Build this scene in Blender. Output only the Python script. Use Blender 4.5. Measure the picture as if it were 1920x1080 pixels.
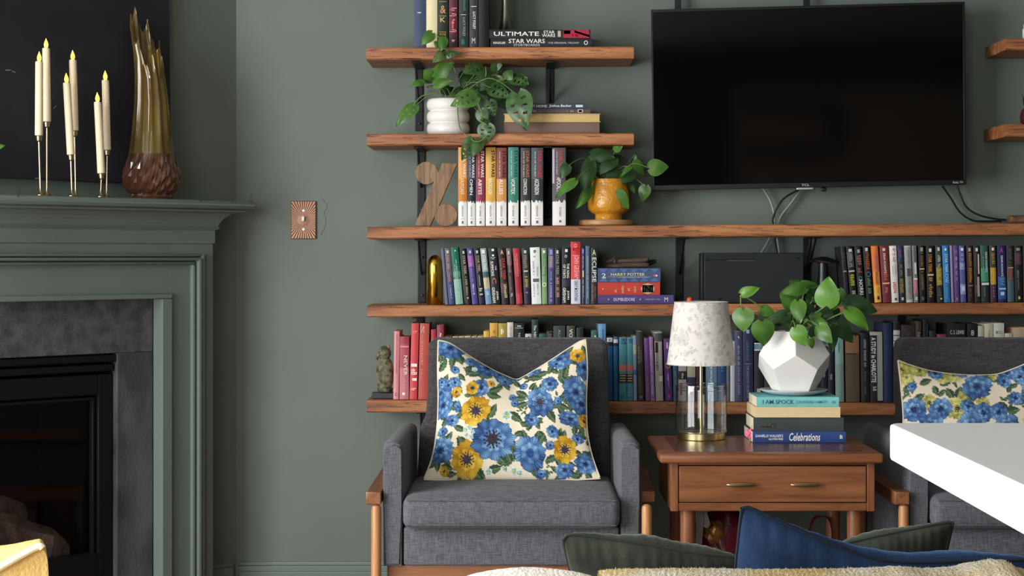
import bpy, bmesh, math, random
import numpy as np
from mathutils import Vector, Matrix

for o in list(bpy.data.objects):
    bpy.data.objects.remove(o, do_unlink=True)
scene = bpy.context.scene
COL = scene.collection
PI = math.pi
R = math.radians
random.seed(7)

# ------------------------------------------------------------------ camera
F, VX, VY, ZC = 3264.0, 980.0, 480.0, 1.10          # focal length in px, level vanishing point, eye height
cd = bpy.data.cameras.new('camera')
cd.sensor_width = 36.0
cd.lens = 36.0 * F / 1920.0
cd.shift_x = (960.0 - VX) / 1920.0
cd.shift_y = (VY - 540.0) / 1920.0
cd.clip_start = 0.05
cam = bpy.data.objects.new('camera', cd)
cam.location = (0, 0, ZC)
cam.rotation_euler = (R(90), 0, 0)
COL.objects.link(cam)
scene.camera = cam

# ------------------------------------------------------------------ light
world = bpy.data.worlds.new('world')
scene.world = world
world.use_nodes = True
bg = world.node_tree.nodes['Background']
bg.inputs[0].default_value = (0.85, 0.93, 1.0, 1)
bg.inputs[1].default_value = 0.6


def area_light(name, loc, rot, sx, sy, watts, col=(1, 1, 1)):
    l = bpy.data.lights.new(name, 'AREA')
    l.shape = 'RECTANGLE'
    l.size, l.size_y = sx, sy
    l.energy = watts
    l.color = col
    o = bpy.data.objects.new(name, l)
    o.location = loc
    o.rotation_euler = rot
    COL.objects.link(o)
    return o


LWX = -2.6                                            # left wall of the room
area_light('daylight_through_left_window', (LWX - 0.12, 2.05, 1.35), (0, R(-90), 0), 2.1, 2.9, 272, (0.97, 0.985, 1.0))
area_light('daylight_through_rear_window', (-1.45, -2.75, 1.5), (R(90), 0, 0), 1.8, 1.6, 78, (0.97, 0.985, 1.0))

vs = scene.view_settings
vs.view_transform = 'Standard'
vs.look = 'None'
vs.gamma = 1.0
vs.use_curve_mapping = False
vs.exposure = 0.0

# ------------------------------------------------------------------ helpers


def P(px, py, Y):
    return Vector(((px - VX) * Y / F, Y, ZC - (py - VY) * Y / F))


def lin(c):
    c = c / 255.0
    return c / 12.92 if c <= 0.04045 else ((c + 0.055) / 1.055) ** 2.4


def rgb(c):
    return (lin(c[0]), lin(c[1]), lin(c[2]), 1.0)



def mat_thin_glass(name, tint=(250, 252, 252), base=.045, rim=.8, power=3.2):
    """clear sheet: see-through with a mirror reflection that grows towards grazing view"""
    m = bpy.data.materials.new(name)
    m.use_nodes = True
    nt = m.node_tree
    nt.nodes.remove(nt.nodes['Principled BSDF'])
    tr = nt.nodes.new('ShaderNodeBsdfTransparent')
    tr.inputs[0].default_value = rgb(tint)
    gl = nt.nodes.new('ShaderNodeBsdfGlossy')
    gl.inputs['Roughness'].default_value = .03
    lw = nt.nodes.new('ShaderNodeLayerWeight')
    lw.inputs['Blend'].default_value = .5
    pw = nt.nodes.new('ShaderNodeMath')
    pw.operation = 'POWER'
    pw.inputs[1].default_value = power
    nt.links.new(lw.outputs['Facing'], pw.inputs[0])
    ma = nt.nodes.new('ShaderNodeMath')
    ma.operation = 'MULTIPLY_ADD'
    ma.inputs[1].default_value = rim
    ma.inputs[2].default_value = base
    nt.links.new(pw.outputs[0], ma.inputs[0])
    mx = nt.nodes.new('ShaderNodeMixShader')
    nt.links.new(ma.outputs[0], mx.inputs[0])
    nt.links.new(tr.outputs[0], mx.inputs[1])
    nt.links.new(gl.outputs[0], mx.inputs[2])
    nt.links.new(mx.outputs[0], nt.nodes['Material Output'].inputs[0])
    return m


_m = {}


def M(name, c=(128, 128, 128), rough=0.6, metal=0.0, spec=0.5, vary=0.0, vscale=8.0, vstretch=(1, 1, 1), bump=0.0, bscale=60.0,
      sheen=0.0, trans=0.0, emit=0.0, ior=1.45, c2=None, coat=0.0):
    """Principled material with an optional noise mix of two tones and a fine bump."""
    if name in _m:
        return _m[name]
    m = bpy.data.materials.new(name)
    m.use_nodes = True
    nt = m.node_tree
    b = nt.nodes['Principled BSDF']
    col = rgb(c)
    b.inputs['Base Color'].default_value = col
    b.inputs['Roughness'].default_value = rough
    b.inputs['Metallic'].default_value = metal
    b.inputs['Specular IOR Level'].default_value = spec
    b.inputs['IOR'].default_value = ior
    b.inputs['Transmission Weight'].default_value = trans
    b.inputs['Coat Weight'].default_value = coat
    if sheen:
        b.inputs['Sheen Weight'].default_value = sheen
        b.inputs['Sheen Roughness'].default_value = 0.35
    if emit:
        b.inputs['Emission Color'].default_value = col
        b.inputs['Emission Strength'].default_value = emit
    if vary or c2 or bump:
        tc = nt.nodes.new('ShaderNodeTexCoord')
        mp = nt.nodes.new('ShaderNodeMapping')
        mp.inputs['Scale'].default_value = vstretch
        nt.links.new(tc.outputs['Object'], mp.inputs[0])
    if vary or c2:
        nz = nt.nodes.new('ShaderNodeTexNoise')
        nz.inputs['Scale'].default_value = vscale
        nz.inputs['Detail'].default_value = 6
        nt.links.new(mp.outputs[0], nz.inputs['Vector'])
        rp = nt.nodes.new('ShaderNodeValToRGB')
        if c2:
            a, d = col, rgb(c2)
        else:
            a = tuple(x * (1 - vary) for x in col[:3]) + (1,)
            d = tuple(min(1, x * (1 + vary)) for x in col[:3]) + (1,)
        rp.color_ramp.elements[0].position = 0.35
        rp.color_ramp.elements[1].position = 0.65
        rp.color_ramp.elements[0].color = a
        rp.color_ramp.elements[1].color = d
        nt.links.new(nz.outputs['Fac'], rp.inputs[0])
        nt.links.new(rp.outputs[0], b.inputs['Base Color'])
    if bump:
        n2 = nt.nodes.new('ShaderNodeTexNoise')
        n2.inputs['Scale'].default_value = bscale
        n2.inputs['Detail'].default_value = 4
        nt.links.new(mp.outputs[0], n2.inputs['Vector'])
        bp = nt.nodes.new('ShaderNodeBump')
        bp.inputs['Strength'].default_value = bump
        bp.inputs['Distance'].default_value = 0.01
        nt.links.new(n2.outputs['Fac'], bp.inputs['Height'])
        nt.links.new(bp.outputs[0], b.inputs['Normal'])
    _m[name] = m
    return m


def mat_wood(name, c1, c2, c3, rough=0.45, scale=1.0, axis='X', cracks=0.0):
    if name in _m:
        return _m[name]
    m = bpy.data.materials.new(name)
    m.use_nodes = True
    nt = m.node_tree
    b = nt.nodes['Principled BSDF']
    b.inputs['Roughness'].default_value = rough
    tc = nt.nodes.new('ShaderNodeTexCoord')
    mp = nt.nodes.new('ShaderNodeMapping')
    s = {'X': (1.3, 14, 14), 'Y': (14, 1.3, 14), 'Z': (14, 14, 1.3)}[axis]
    mp.inputs['Scale'].default_value = tuple(v * scale for v in s)
    nt.links.new(tc.outputs['Object'], mp.inputs[0])
    nz = nt.nodes.new('ShaderNodeTexNoise')
    nz.inputs['Scale'].default_value = 2.2
    nz.inputs['Detail'].default_value = 9
    nz.inputs['Roughness'].default_value = 0.62
    nz.inputs['Distortion'].default_value = 0.9
    nt.links.new(mp.outputs[0], nz.inputs['Vector'])
    rp = nt.nodes.new('ShaderNodeValToRGB')
    e = rp.color_ramp.elements
    e[0].position, e[0].color = 0.30, rgb(c1)
    e[1].position, e[1].color = 0.72, rgb(c3)
    k = e.new(0.5)
    k.color = rgb(c2)
    nt.links.new(nz.outputs['Fac'], rp.inputs[0])
    out = rp.outputs[0]
    if cracks:
        mp2 = nt.nodes.new('ShaderNodeMapping')
        mp2.inputs['Scale'].default_value = {'X': (6, 75, 75), 'Y': (75, 6, 75), 'Z': (75, 75, 6)}[axis]
        nt.links.new(tc.outputs['Object'], mp2.inputs[0])
        n3 = nt.nodes.new('ShaderNodeTexNoise')
        n3.inputs['Scale'].default_value = 1.6
        n3.inputs['Detail'].default_value = 5
        n3.inputs['Distortion'].default_value = 1.4
        nt.links.new(mp2.outputs[0], n3.inputs['Vector'])
        r3 = nt.nodes.new('ShaderNodeValToRGB')
        r3.color_ramp.elements[0].position = 0.59
        r3.color_ramp.elements[1].position = 0.66
        nt.links.new(n3.outputs['Fac'], r3.inputs[0])
        mul = nt.nodes.new('ShaderNodeMath')
        mul.operation = 'MULTIPLY'
        mul.inputs[1].default_value = cracks
        nt.links.new(r3.outputs[0], mul.inputs[0])
        mx = nt.nodes.new('ShaderNodeMixRGB')
        mx.inputs['Color2'].default_value = rgb((62, 34, 20))
        nt.links.new(mul.outputs[0], mx.inputs['Fac'])
        nt.links.new(out, mx.inputs['Color1'])
        out = mx.outputs[0]
    nt.links.new(out, b.inputs['Base Color'])
    bp = nt.nodes.new('ShaderNodeBump')
    bp.inputs['Strength'].default_value = 0.25
    bp.inputs['Distance'].default_value = 0.004
    nt.links.new(nz.outputs['Fac'], bp.inputs['Height'])
    nt.links.new(bp.outputs[0], b.inputs['Normal'])
    _m[name] = m
    return m


def mat_weave(name, c1, c2, rough=0.9):
    """woven upholstery: crossed stretched noises"""
    m = bpy.data.materials.new(name)
    m.use_nodes = True
    nt = m.node_tree
    b = nt.nodes['Principled BSDF']
    b.inputs['Roughness'].default_value = rough
    b.inputs['Specular IOR Level'].default_value = 0.15
    b.inputs['Sheen Weight'].default_value = 0.1
    tc = nt.nodes.new('ShaderNodeTexCoord')
    outs = []
    for sc in ((40, 40, 420), (420, 420, 40)):
        mp = nt.nodes.new('ShaderNodeMapping')
        mp.inputs['Scale'].default_value = sc
        nt.links.new(tc.outputs['Object'], mp.inputs[0])
        n = nt.nodes.new('ShaderNodeTexNoise')
        n.inputs['Scale'].default_value = 1.0
        n.inputs['Detail'].default_value = 3
        nt.links.new(mp.outputs[0], n.inputs['Vector'])
        outs.append(n.outputs['Fac'])
    ad = nt.nodes.new('ShaderNodeMath')
    ad.operation = 'ADD'
    nt.links.new(outs[0], ad.inputs[0])
    nt.links.new(outs[1], ad.inputs[1])
    hf = nt.nodes.new('ShaderNodeMath')
    hf.operation = 'MULTIPLY'
    hf.inputs[1].default_value = 0.5
    nt.links.new(ad.outputs[0], hf.inputs[0])
    rp = nt.nodes.new('ShaderNodeValToRGB')
    rp.color_ramp.elements[0].position = 0.36
    rp.color_ramp.elements[1].position = 0.64
    rp.color_ramp.elements[0].color = rgb(c1)
    rp.color_ramp.elements[1].color = rgb(c2)
    nt.links.new(hf.outputs[0], rp.inputs[0])
    nt.links.new(rp.outputs[0], b.inputs['Base Color'])
    bp = nt.nodes.new('ShaderNodeBump')
    bp.inputs['Strength'].default_value = 0.3
    bp.inputs['Distance'].default_value = 0.002
    nt.links.new(hf.outputs[0], bp.inputs['Height'])
    nt.links.new(bp.outputs[0], b.inputs['Normal'])
    return m


class MB:
    """collects shapes (world coordinates) into one bmesh"""

    def __init__(s):
        s.bm = bmesh.new()
        s.hard = False

    def hexa(s, v, bevel=0.0, seg=2):
        """8 points: bottom ring of 4 then top ring of 4"""
        bm = s.bm
        n0 = len(bm.verts)
        vv = [bm.verts.new(p) for p in v]
        fs = [bm.faces.new([vv[i] for i in f]) for f in
              ((0, 1, 2, 3), (7, 6, 5, 4), (0, 4, 5, 1), (1, 5, 6, 2), (2, 6, 7, 3), (3, 7, 4, 0))]
        bmesh.ops.recalc_face_normals(bm, faces=fs)
        s.hard = True
        if bevel:
            es = set(e for f in fs for e in f.edges)
            bmesh.ops.bevel(bm, geom=list(es), offset=bevel, segments=seg, profile=0.5, affect='EDGES', clamp_overlap=True)
        return s

    def box(s, x0, x1, y0, y1, z0, z1, bevel=0.0, seg=2):
        return s.hexa([Vector(p) for p in ((x0, y0, z0), (x1, y0, z0), (x1, y1, z0), (x0, y1, z0),
                                           (x0, y0, z1), (x1, y0, z1), (x1, y1, z1), (x0, y1, z1))], bevel, seg)

    def tube(s, pts, r, seg=8, cap=True):
        bm = s.bm
        pts = [Vector(p) for p in pts]
        rs = r if isinstance(r, (list, tuple)) else [r] * len(pts)
        rings = []
        up = Vector((0.13, 0.29, 1)).normalized()
        for i, p in enumerate(pts):
            d = (pts[min(i + 1, len(pts) - 1)] - pts[max(i - 1, 0)])
            d = d.normalized() if d.length > 1e-9 else Vector((0, 0, 1))
            a = d.cross(up)
            if a.length < 1e-3:
                a = d.cross(Vector((1, 0, 0)))
            a.normalize()
            c = d.cross(a).normalized()
            rings.append([bm.verts.new(p + (a * math.cos(2 * PI * k / seg) + c * math.sin(2 * PI * k / seg)) * rs[i]) for k in range(seg)])
        for i in range(len(rings) - 1):
            for k in range(seg):
                bm.faces.new((rings[i][k], rings[i][(k + 1) % seg], rings[i + 1][(k + 1) % seg], rings[i + 1][k]))
        if cap:
            bm.faces.new(rings[0][::-1])
            bm.faces.new(rings[-1])
        return s

    def lathe(s, prof, c, seg=32, jag=None, closed=False):
        """prof: list of (radius, z); around a vertical axis at c"""
        bm = s.bm
        rings = []
        for i, (r, z) in enumerate(prof):
            ring = []
            for k in range(seg):
                a = 2 * PI * k / seg
                rr, zz = (r, z) if jag is None else jag(i, k, r, z, a)
                ring.append(bm.verts.new((c[0] + rr * math.cos(a), c[1] + rr * math.sin(a), c[2] + zz)))
            rings.append(ring)
        n = len(rings)
        for i in range(n if closed else n - 1):
            A, B = rings[i], rings[(i + 1) % n]
            for k in range(seg):
                bm.faces.new((A[k], A[(k + 1) % seg], B[(k + 1) % seg], B[k]))
        if not closed:
            if prof[0][0] > 1e-4:
                bm.faces.new(rings[0][::-1])
            if prof[-1][0] > 1e-4:
                bm.faces.new(rings[-1])
        return s

    def prism(s, poly, d, bevel=0.0):
        """polygon (list of Vectors) extruded by vector d"""
        bm = s.bm
        a = [bm.verts.new(p) for p in poly]
        b = [bm.verts.new(Vector(p) + d) for p in poly]
        fs = [bm.faces.new(a[::-1]), bm.faces.new(b)]
        n = len(a)
        for i in range(n):
            fs.append(bm.faces.new((a[i], a[(i + 1) % n], b[(i + 1) % n], b[i])))
        bmesh.ops.recalc_face_normals(bm, faces=fs)
        s.hard = True
        if bevel:
            es = set(e for f in fs[:2] for e in f.edges)
            bmesh.ops.bevel(bm, geom=list(es), offset=bevel, segments=2, profile=0.5, affect='EDGES', clamp_overlap=True)
        return s

    def ball(s, c, rx, ry, rz, sub=2, fn=None):
        r = bmesh.ops.create_icosphere(s.bm, subdivisions=sub, radius=1.0)
        for v in r['verts']:
            p = v.co.copy()
            k = fn(p) if fn else 1.0
            v.co = Vector((c[0] + p.x * rx * k, c[1] + p.y * ry * k, c[2] + p.z * rz * k))
        return s

    def grid(s, pts):
        bm = s.bm
        vv = [[bm.verts.new(p) for p in row] for row in pts]
        for i in range(len(vv) - 1):
            for j in range(len(vv[0]) - 1):
                bm.faces.new((vv[i][j], vv[i][j + 1], vv[i + 1][j + 1], vv[i + 1][j]))
        return vv


def root_of(o):
    while o.parent:
        o = o.parent
    return o


def obj(name, mb, material, parent=None, smooth=True, auto=35, origin=None):
    """link a builder's shapes as ONE mesh object; children keep the root's origin"""
    hard = isinstance(mb, MB) and mb.hard
    bm = mb.bm if isinstance(mb, MB) else mb
    bmesh.ops.recalc_face_normals(bm, faces=bm.faces[:])
    if parent:
        org = root_of(parent).location.copy()
    elif origin is not None:
        org = Vector(origin)
    else:
        xs = [v.co.x for v in bm.verts]
        ys = [v.co.y for v in bm.verts]
        org = Vector(((min(xs) + max(xs)) / 2, (min(ys) + max(ys)) / 2, min(v.co.z for v in bm.verts)))
    bmesh.ops.translate(bm, verts=bm.verts, vec=-org)
    if smooth:
        for f in bm.faces:
            f.smooth = True
        lim = R(min(auto, 20) if hard else auto)
        for e in bm.edges:
            e.smooth = len(e.link_faces) == 2 and e.calc_face_angle(0) < lim
    me = bpy.data.meshes.new(name)
    bm.to_mesh(me)
    bm.free()
    if material:
        me.materials.append(material)
    o = bpy.data.objects.new(name, me)
    COL.objects.link(o)
    if parent:
        o.parent = parent
    else:
        o.location = org
    return o


def tag(o, label=None, cat=None, group=None, kind=None):
    for k, v in (('label', label), ('category', cat), ('group', group), ('kind', kind)):
        if v:
            o[k] = v
    return o


def thing(name, loc, label, cat, group=None):
    o = bpy.data.objects.new(name, None)
    o.empty_display_size = 0.05
    o.location = loc
    COL.objects.link(o)
    return tag(o, label, cat, group)


def struct(name, mb, material, **k):
    return tag(obj(name, mb, material, **k), kind='structure')


def copy_tree(o, parent=None):
    c = o.copy()
    COL.objects.link(c)
    if parent:
        c.parent = parent
    for ch in [q for q in o.children]:
        copy_tree(ch, c)
    return c


_txt = {}


def text_geo(s):
    """flat outline of a string as (verts, faces), normalised to a 0..1 box"""
    if s in _txt:
        return _txt[s]
    cu = bpy.data.curves.new('t', 'FONT')
    cu.body = s
    cu.resolution_u = 2
    cu.offset = .012
    o = bpy.data.objects.new('t', cu)
    me = o.to_mesh()
    v = [(q.co.x, q.co.y) for q in me.vertices]
    f = [tuple(p.vertices) for p in me.polygons]
    o.to_mesh_clear()
    bpy.data.objects.remove(o)
    bpy.data.curves.remove(cu)
    x0, x1 = min(a for a, _ in v), max(a for a, _ in v)
    y0, y1 = min(b for _, b in v), max(b for _, b in v)
    v = [((a - x0) / (x1 - x0), (b - y0) / (y1 - y0)) for a, b in v]
    _txt[s] = (v, f)
    return _txt[s]


def text_into(bm, s, o, ux, uy, slant=0.0):
    """string filling the box with corner o and edge vectors ux (reading direction) and uy"""
    v, f = text_geo(s)
    vv = [bm.verts.new(o + ux * (a + slant * b * uy.length / ux.length) + uy * b) for a, b in v]
    for q in f:
        try:
            bm.faces.new([vv[i] for i in q])
        except ValueError:
            pass


_rs = random.Random(3)


def bars_into(bm, o, ux, uy):
    """lettering too small to read: letter-sized strokes"""
    L, H = ux.length, uy.length
    d, u = ux.normalized(), uy.normalized()
    p = 0.0
    step = H * 0.62
    while p < L - step * 0.5:
        if _rs.random() < 0.87:
            for q in range(2):
                a = p + q * step * 0.45
                h0 = 0.0 if _rs.random() < .8 else H * .3
                h1 = H * (1.0 if _rs.random() < .55 else .72)
                w = step * 0.22
                vs_ = [o + d * a + u * h0, o + d * (a + w) + u * h0, o + d * (a + w) + u * h1, o + d * a + u * h1]
                bm.faces.new([bm.verts.new(x) for x in vs_])
            hm = H * _rs.choice((0.0, .4, .8))
            vs_ = [o + d * p + u * hm, o + d * (p + step * .65) + u * hm, o + d * (p + step * .65) + u * (hm + H * .18), o + d * p + u * (hm + H * .18)]
            bm.faces.new([bm.verts.new(x) for x in vs_])
        p += step


def crv(pts, n=8):
    """smooth path through points (Catmull-Rom)"""
    pts = [Vector(p) for p in pts]
    q = [pts[0] * 2 - pts[1]] + pts + [pts[-1] * 2 - pts[-2]]
    out = []
    for i in range(1, len(q) - 2):
        for k in range(n):
            t = k / n
            a, b, c, d = q[i - 1], q[i], q[i + 1], q[i + 2]
            out.append(0.5 * ((2 * b) + (c - a) * t + (2 * a - 5 * b + 4 * c - d) * t * t + (3 * b - a - 3 * c + d) * t ** 3))
    out.append(pts[-1])
    return out


def rbox(x0, x1, y0, y1, z0, z1, r, seg=4, n=(1, 1, 1), puff=0.0, mb=None):
    """soft cushion: rounded box, optionally puffed"""
    mb = mb or MB()
    t = MB()
    t.box(x0, x1, y0, y1, z0, z1)
    es = t.bm.edges[:]
    bmesh.ops.bevel(t.bm, geom=es, offset=r, segments=seg, profile=0.5, affect='EDGES', clamp_overlap=True)
    if puff:
        big = [e for e in t.bm.edges if e.calc_length() > 0.06]
        bmesh.ops.subdivide_edges(t.bm, edges=big, cuts=9, use_grid_fill=True)
        cx, cy, cz = (x0 + x1) / 2, (y0 + y1) / 2, (z0 + z1) / 2
        hx, hy, hz = (x1 - x0) / 2, (y1 - y0) / 2, (z1 - z0) / 2
        for v in t.bm.verts:
            u, w, q = (v.co.x - cx) / hx, (v.co.y - cy) / hy, (v.co.z - cz) / hz
            k = puff * (1 - u * u * .8) * (1 - w * w * .8)
            v.co.z += k * (1 if q > 0 else -0.35) * abs(q)
            v.co.y += puff * .6 * (1 - u * u * .8) * (1 - min(1, q * q)) * w
    me = bpy.data.meshes.new('tmp')
    t.bm.to_mesh(me)
    t.bm.free()
    mb.bm.from_mesh(me)
    bpy.data.meshes.remove(me)
    return mb


# ------------------------------------------------------------------ materials
WALL = M('wall_paint_green', (110, 120, 111), 0.62, vary=0.05, vscale=3, bump=0.04, bscale=140, spec=0.25)
TRIM = M('trim_paint_green', (110, 123, 115), 0.42, vary=0.03, vscale=4, spec=0.4)
SHELF = mat_wood('shelf_wood', (112, 66, 38), (160, 100, 60), (192, 132, 84), 0.5, 1.0, 'X', cracks=0.85)
WALNUT = mat_wood('walnut_table', (98, 58, 36), (128, 79, 50), (150, 96, 62), 0.32, 1.4, 'X')
WALNUTZ = mat_wood('walnut_leg', (98, 58, 36), (128, 79, 50), (150, 96, 62), 0.35, 1.4, 'Z')
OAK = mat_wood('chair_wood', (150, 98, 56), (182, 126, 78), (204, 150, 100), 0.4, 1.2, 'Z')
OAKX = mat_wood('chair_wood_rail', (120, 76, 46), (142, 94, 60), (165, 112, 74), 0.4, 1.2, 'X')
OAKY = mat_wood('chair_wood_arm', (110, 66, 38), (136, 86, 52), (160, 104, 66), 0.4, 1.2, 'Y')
CARVED = mat_wood('carved_wood', (104, 78, 58), (138, 108, 82), (166, 134, 104), 0.75, 3.0, 'Z', cracks=0.4)
GREY = mat_weave('grey_weave', (72, 73, 78), (112, 113, 119))
BLACK = M('black_steel', (26, 27, 30), 0.5, spec=0.4)
BRASS = M('brass', (190, 160, 80), 0.3, 1.0)
ABRASS = M('aged_brass', (178, 160, 116), 0.34, 1.0)
WHITE = M('white_ceramic', (228, 226, 218), 0.35, spec=0.5)
PAGES = M('page_paper', (226, 212, 180), 0.85, spec=0.1, vary=0.06, vscale=30, vstretch=(1, 1, 60))

# printed flowers ---------------------------------------------------
BLUE = [np.array(c, float) for c in ((36, 54, 94), (76, 114, 164), (150, 186, 210))]
YEL = [np.array(c, float) for c in ((140, 92, 22), (206, 160, 44), (236, 204, 96))]
LIME = [np.array(c, float) for c in ((118, 118, 60), (190, 184, 100), (226, 222, 156))]
GRN = [np.array(c, float) for c in ((36, 52, 44), (66, 90, 66), (128, 146, 108))]
WHT = [np.array(c, float) for c in ((90, 150, 170), (214, 226, 222), (244, 244, 236))]


class Print:
    def __init__(s, x0, y0, x1, y1, base, ss=3):
        s.x0, s.y0, s.ss = x0, y0, ss
        w, h = int((x1 - x0) * ss), int((y1 - y0) * ss)
        s.im = np.zeros((h, w, 3)) + np.array(base, float)
        s.yy, s.xx = np.mgrid[0:h, 0:w]
        s.yy = s.yy / ss + y0
        s.xx = s.xx / ss + x0
        s.rs = np.random.RandomState(4)

    def box(s, cx, cy, r):
        h, w = s.im.shape[:2]
        a, b = int(max(0, (cx - r - s.x0) * s.ss)), int(min(w, (cx + r - s.x0) * s.ss + 1))
        c, d = int(max(0, (cy - r - s.y0) * s.ss)), int(min(h, (cy + r - s.y0) * s.ss + 1))
        return slice(c, max(c, d)), slice(a, max(a, b))

    def ramp(s, pal, t):
        t = np.clip(t, 0, 1)[..., None]
        return np.where(t < .5, pal[0] + (pal[1] - pal[0]) * t * 2, pal[1] + (pal[2] - pal[1]) * (t * 2 - 1))

    def flower(s, cx, cy, r, pal, n=7, asp=1.0, rot=0.0, ctr=(40, 40, 58), cr=.22, layers=2):
        sl = s.box(cx, cy, r * 1.5)
        x, y = s.xx[sl] - cx, s.yy[sl] - cy
        ca, sa = math.cos(rot), math.sin(rot)
        x, y = x * ca + y * sa, (-x * sa + y * ca) / asp
        d = np.hypot(x, y) / r
        th = np.arctan2(y, x)
        p = s.rs.uniform(0, 6.28, 8)
        im = s.im[sl]
        wob = .5 * np.sin(x / r * 5 + p[5]) + .5 * np.sin(y / r * 6 + p[6])
        for L in range(layers):
            k = 1.0 - .42 * L
            ed = k * (.90 + .05 * np.cos(n * th + p[0] + L * 2 + wob) + .06 * np.cos(2 * th + p[1]) + .035 * np.cos((2 * n + 1) * th + p[2]) + .03 * np.cos(17 * th + p[3]))
            m = d < ed
            q_ = d / np.maximum(ed, 1e-6)
            streak = .5 + .5 * np.cos(n * 6 * th + 3 * np.sin(3 * th + p[3]) + 5 * d)
            fold = .5 + .5 * np.cos(n * th + p[0] + L * 2 + 1.3 * wob)
            t = .50 + .22 * np.cos(th - p[4]) * q_ + .34 * (fold - .5) * q_ ** .5 + .26 * (streak - .5) * (.3 + q_) + .10 * wob - .30 * np.exp(-((q_ - (.48 if L == 0 else .30)) / .16) ** 2) - .16 * (q_ > .95) + .12 * L
            im[m] = s.ramp(pal, t)[m]
        if cr:
            m = d < cr * (1 + .25 * np.cos(9 * th + p[5]))
            t = .5 + .5 * np.cos(13 * th + 20 * d)
            im[m] = (np.array(ctr, float) * (.75 + .7 * t[..., None]))[m]
            m = (np.abs(d - cr * 1.35) < .05) & (np.cos(15 * th + p[5]) > .3)
            im[m] = np.array(ctr, float) * .8

    def lineleaf(s, cx, cy, L, ang, w, col):
        sl = s.box(cx, cy, L * .7)
        x, y = s.xx[sl] - cx, s.yy[sl] - cy
        a = R(ang)
        u = (x * math.cos(a) + y * math.sin(a)) / L + .5
        v = (-x * math.sin(a) + y * math.cos(a)) / L
        hw = w * .5 * np.sin(np.pi * np.clip(u, 0, 1) ** .8)
        m = (np.abs(v) < hw) & (u > 0) & (u < 1) & ((np.abs(v) > hw - .09) | (np.abs(v) < .035) | (np.cos(u * 30 + np.abs(v) * 40) > .75))
        s.im[sl][m] = np.array(col, float)

    def lineflower(s, cx, cy, r, col, n=5):
        sl = s.box(cx, cy, r * 1.3)
        x, y = s.xx[sl] - cx, s.yy[sl] - cy
        d, th = np.hypot(x, y) / r, np.arctan2(y, x)
        p = s.rs.uniform(0, 6.28)
        ed = .85 + .15 * np.cos(n * th + p)
        m = (np.abs(d - ed) < .09) | (np.abs(d - .5 * ed) < .08) | (d < .16) | ((np.cos(n * th + p) < -.93) & (d < ed))
        s.im[sl][m] = np.array(col, float)

    def leafp(s, cx, cy, L, ang, w=.42, pal=GRN):
        sl = s.box(cx, cy, L * .7)
        x, y = s.xx[sl] - cx, s.yy[sl] - cy
        a = R(ang)
        u = (x * math.cos(a) + y * math.sin(a)) / L + .5
        v = (-x * math.sin(a) + y * math.cos(a)) / L
        hw = w * .5 * np.sin(np.pi * np.clip(u, 0, 1) ** .8) * (1 + .08 * np.cos(u * 30))
        m = (np.abs(v) < hw) & (u > 0) & (u < 1)
        t = .32 + .3 * (v > 0) + .22 * np.cos(u * 34 + np.abs(v) * 60) - .3 * (np.abs(v) > hw * .82)
        t = np.where(np.abs(v) < .018, .95, t)
        im = s.im[sl]
        im[m] = s.ramp(pal, t)[m]

    def sprig(s, cx, cy, r, k=7, pal=GRN):
        for i in range(k):
            a = s.rs.uniform(0, 360)
            d = s.rs.uniform(.15, .8) * r
            s.leafp(cx + d * math.cos(R(a)), cy + d * math.sin(R(a)), r * s.rs.uniform(.5, .8), a, .45, pal)

    def sample(s, px):
        h, w = s.im.shape[:2]
        i = np.clip(((px[:, 1] - s.y0) * s.ss).astype(int), 0, h - 1)
        j = np.clip(((px[:, 0] - s.x0) * s.ss).astype(int), 0, w - 1)
        c = s.im[i, j] / 255.0
        return np.where(c <= .04045, c / 12.92, ((np.clip(c, 0, 1) + .055) / 1.055) ** 2.4)


pm = bpy.data.materials.new('floral_cotton')
pm.use_nodes = True
nt = pm.node_tree
nt.nodes['Principled BSDF'].inputs['Roughness'].default_value = .85
nt.nodes['Principled BSDF'].inputs['Specular IOR Level'].default_value = .15
at_ = nt.nodes.new('ShaderNodeAttribute')
at_.attribute_name = 'print'
nt.links.new(at_.outputs['Color'], nt.nodes['Principled BSDF'].inputs['Base Color'])


# ------------------------------------------------------------------ room shell
YW = 5.6
CX = (443 - VX) / F * YW                               # corner between the back wall and the angled chimney wall
S2 = math.sqrt(0.5)
RX, YR, CEIL = 3.4, -2.9, 2.75


def FP(w, n, z):
    """chimney wall frame: w along the wall from the corner, n out of the wall"""
    return Vector((CX - S2 * w + S2 * n, YW - S2 * w - S2 * n, z))


def fw(px, n):
    k = (px - VX) / F
    return (CX + S2 * n - k * (YW - S2 * n)) / (S2 * (1 - k))


def fz(py, w, n):
    return ZC - (py - VY) * (YW - S2 * (w + n)) / F


def fbox(mb, w0, w1, n0, n1, z0, z1, bevel=0.0):
    return mb.hexa([FP(w0, n0, z0), FP(w1, n0, z0), FP(w1, n1, z0), FP(w0, n1, z0),
                    FP(w0, n0, z1), FP(w1, n0, z1), FP(w1, n1, z1), FP(w0, n1, z1)], bevel)


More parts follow.
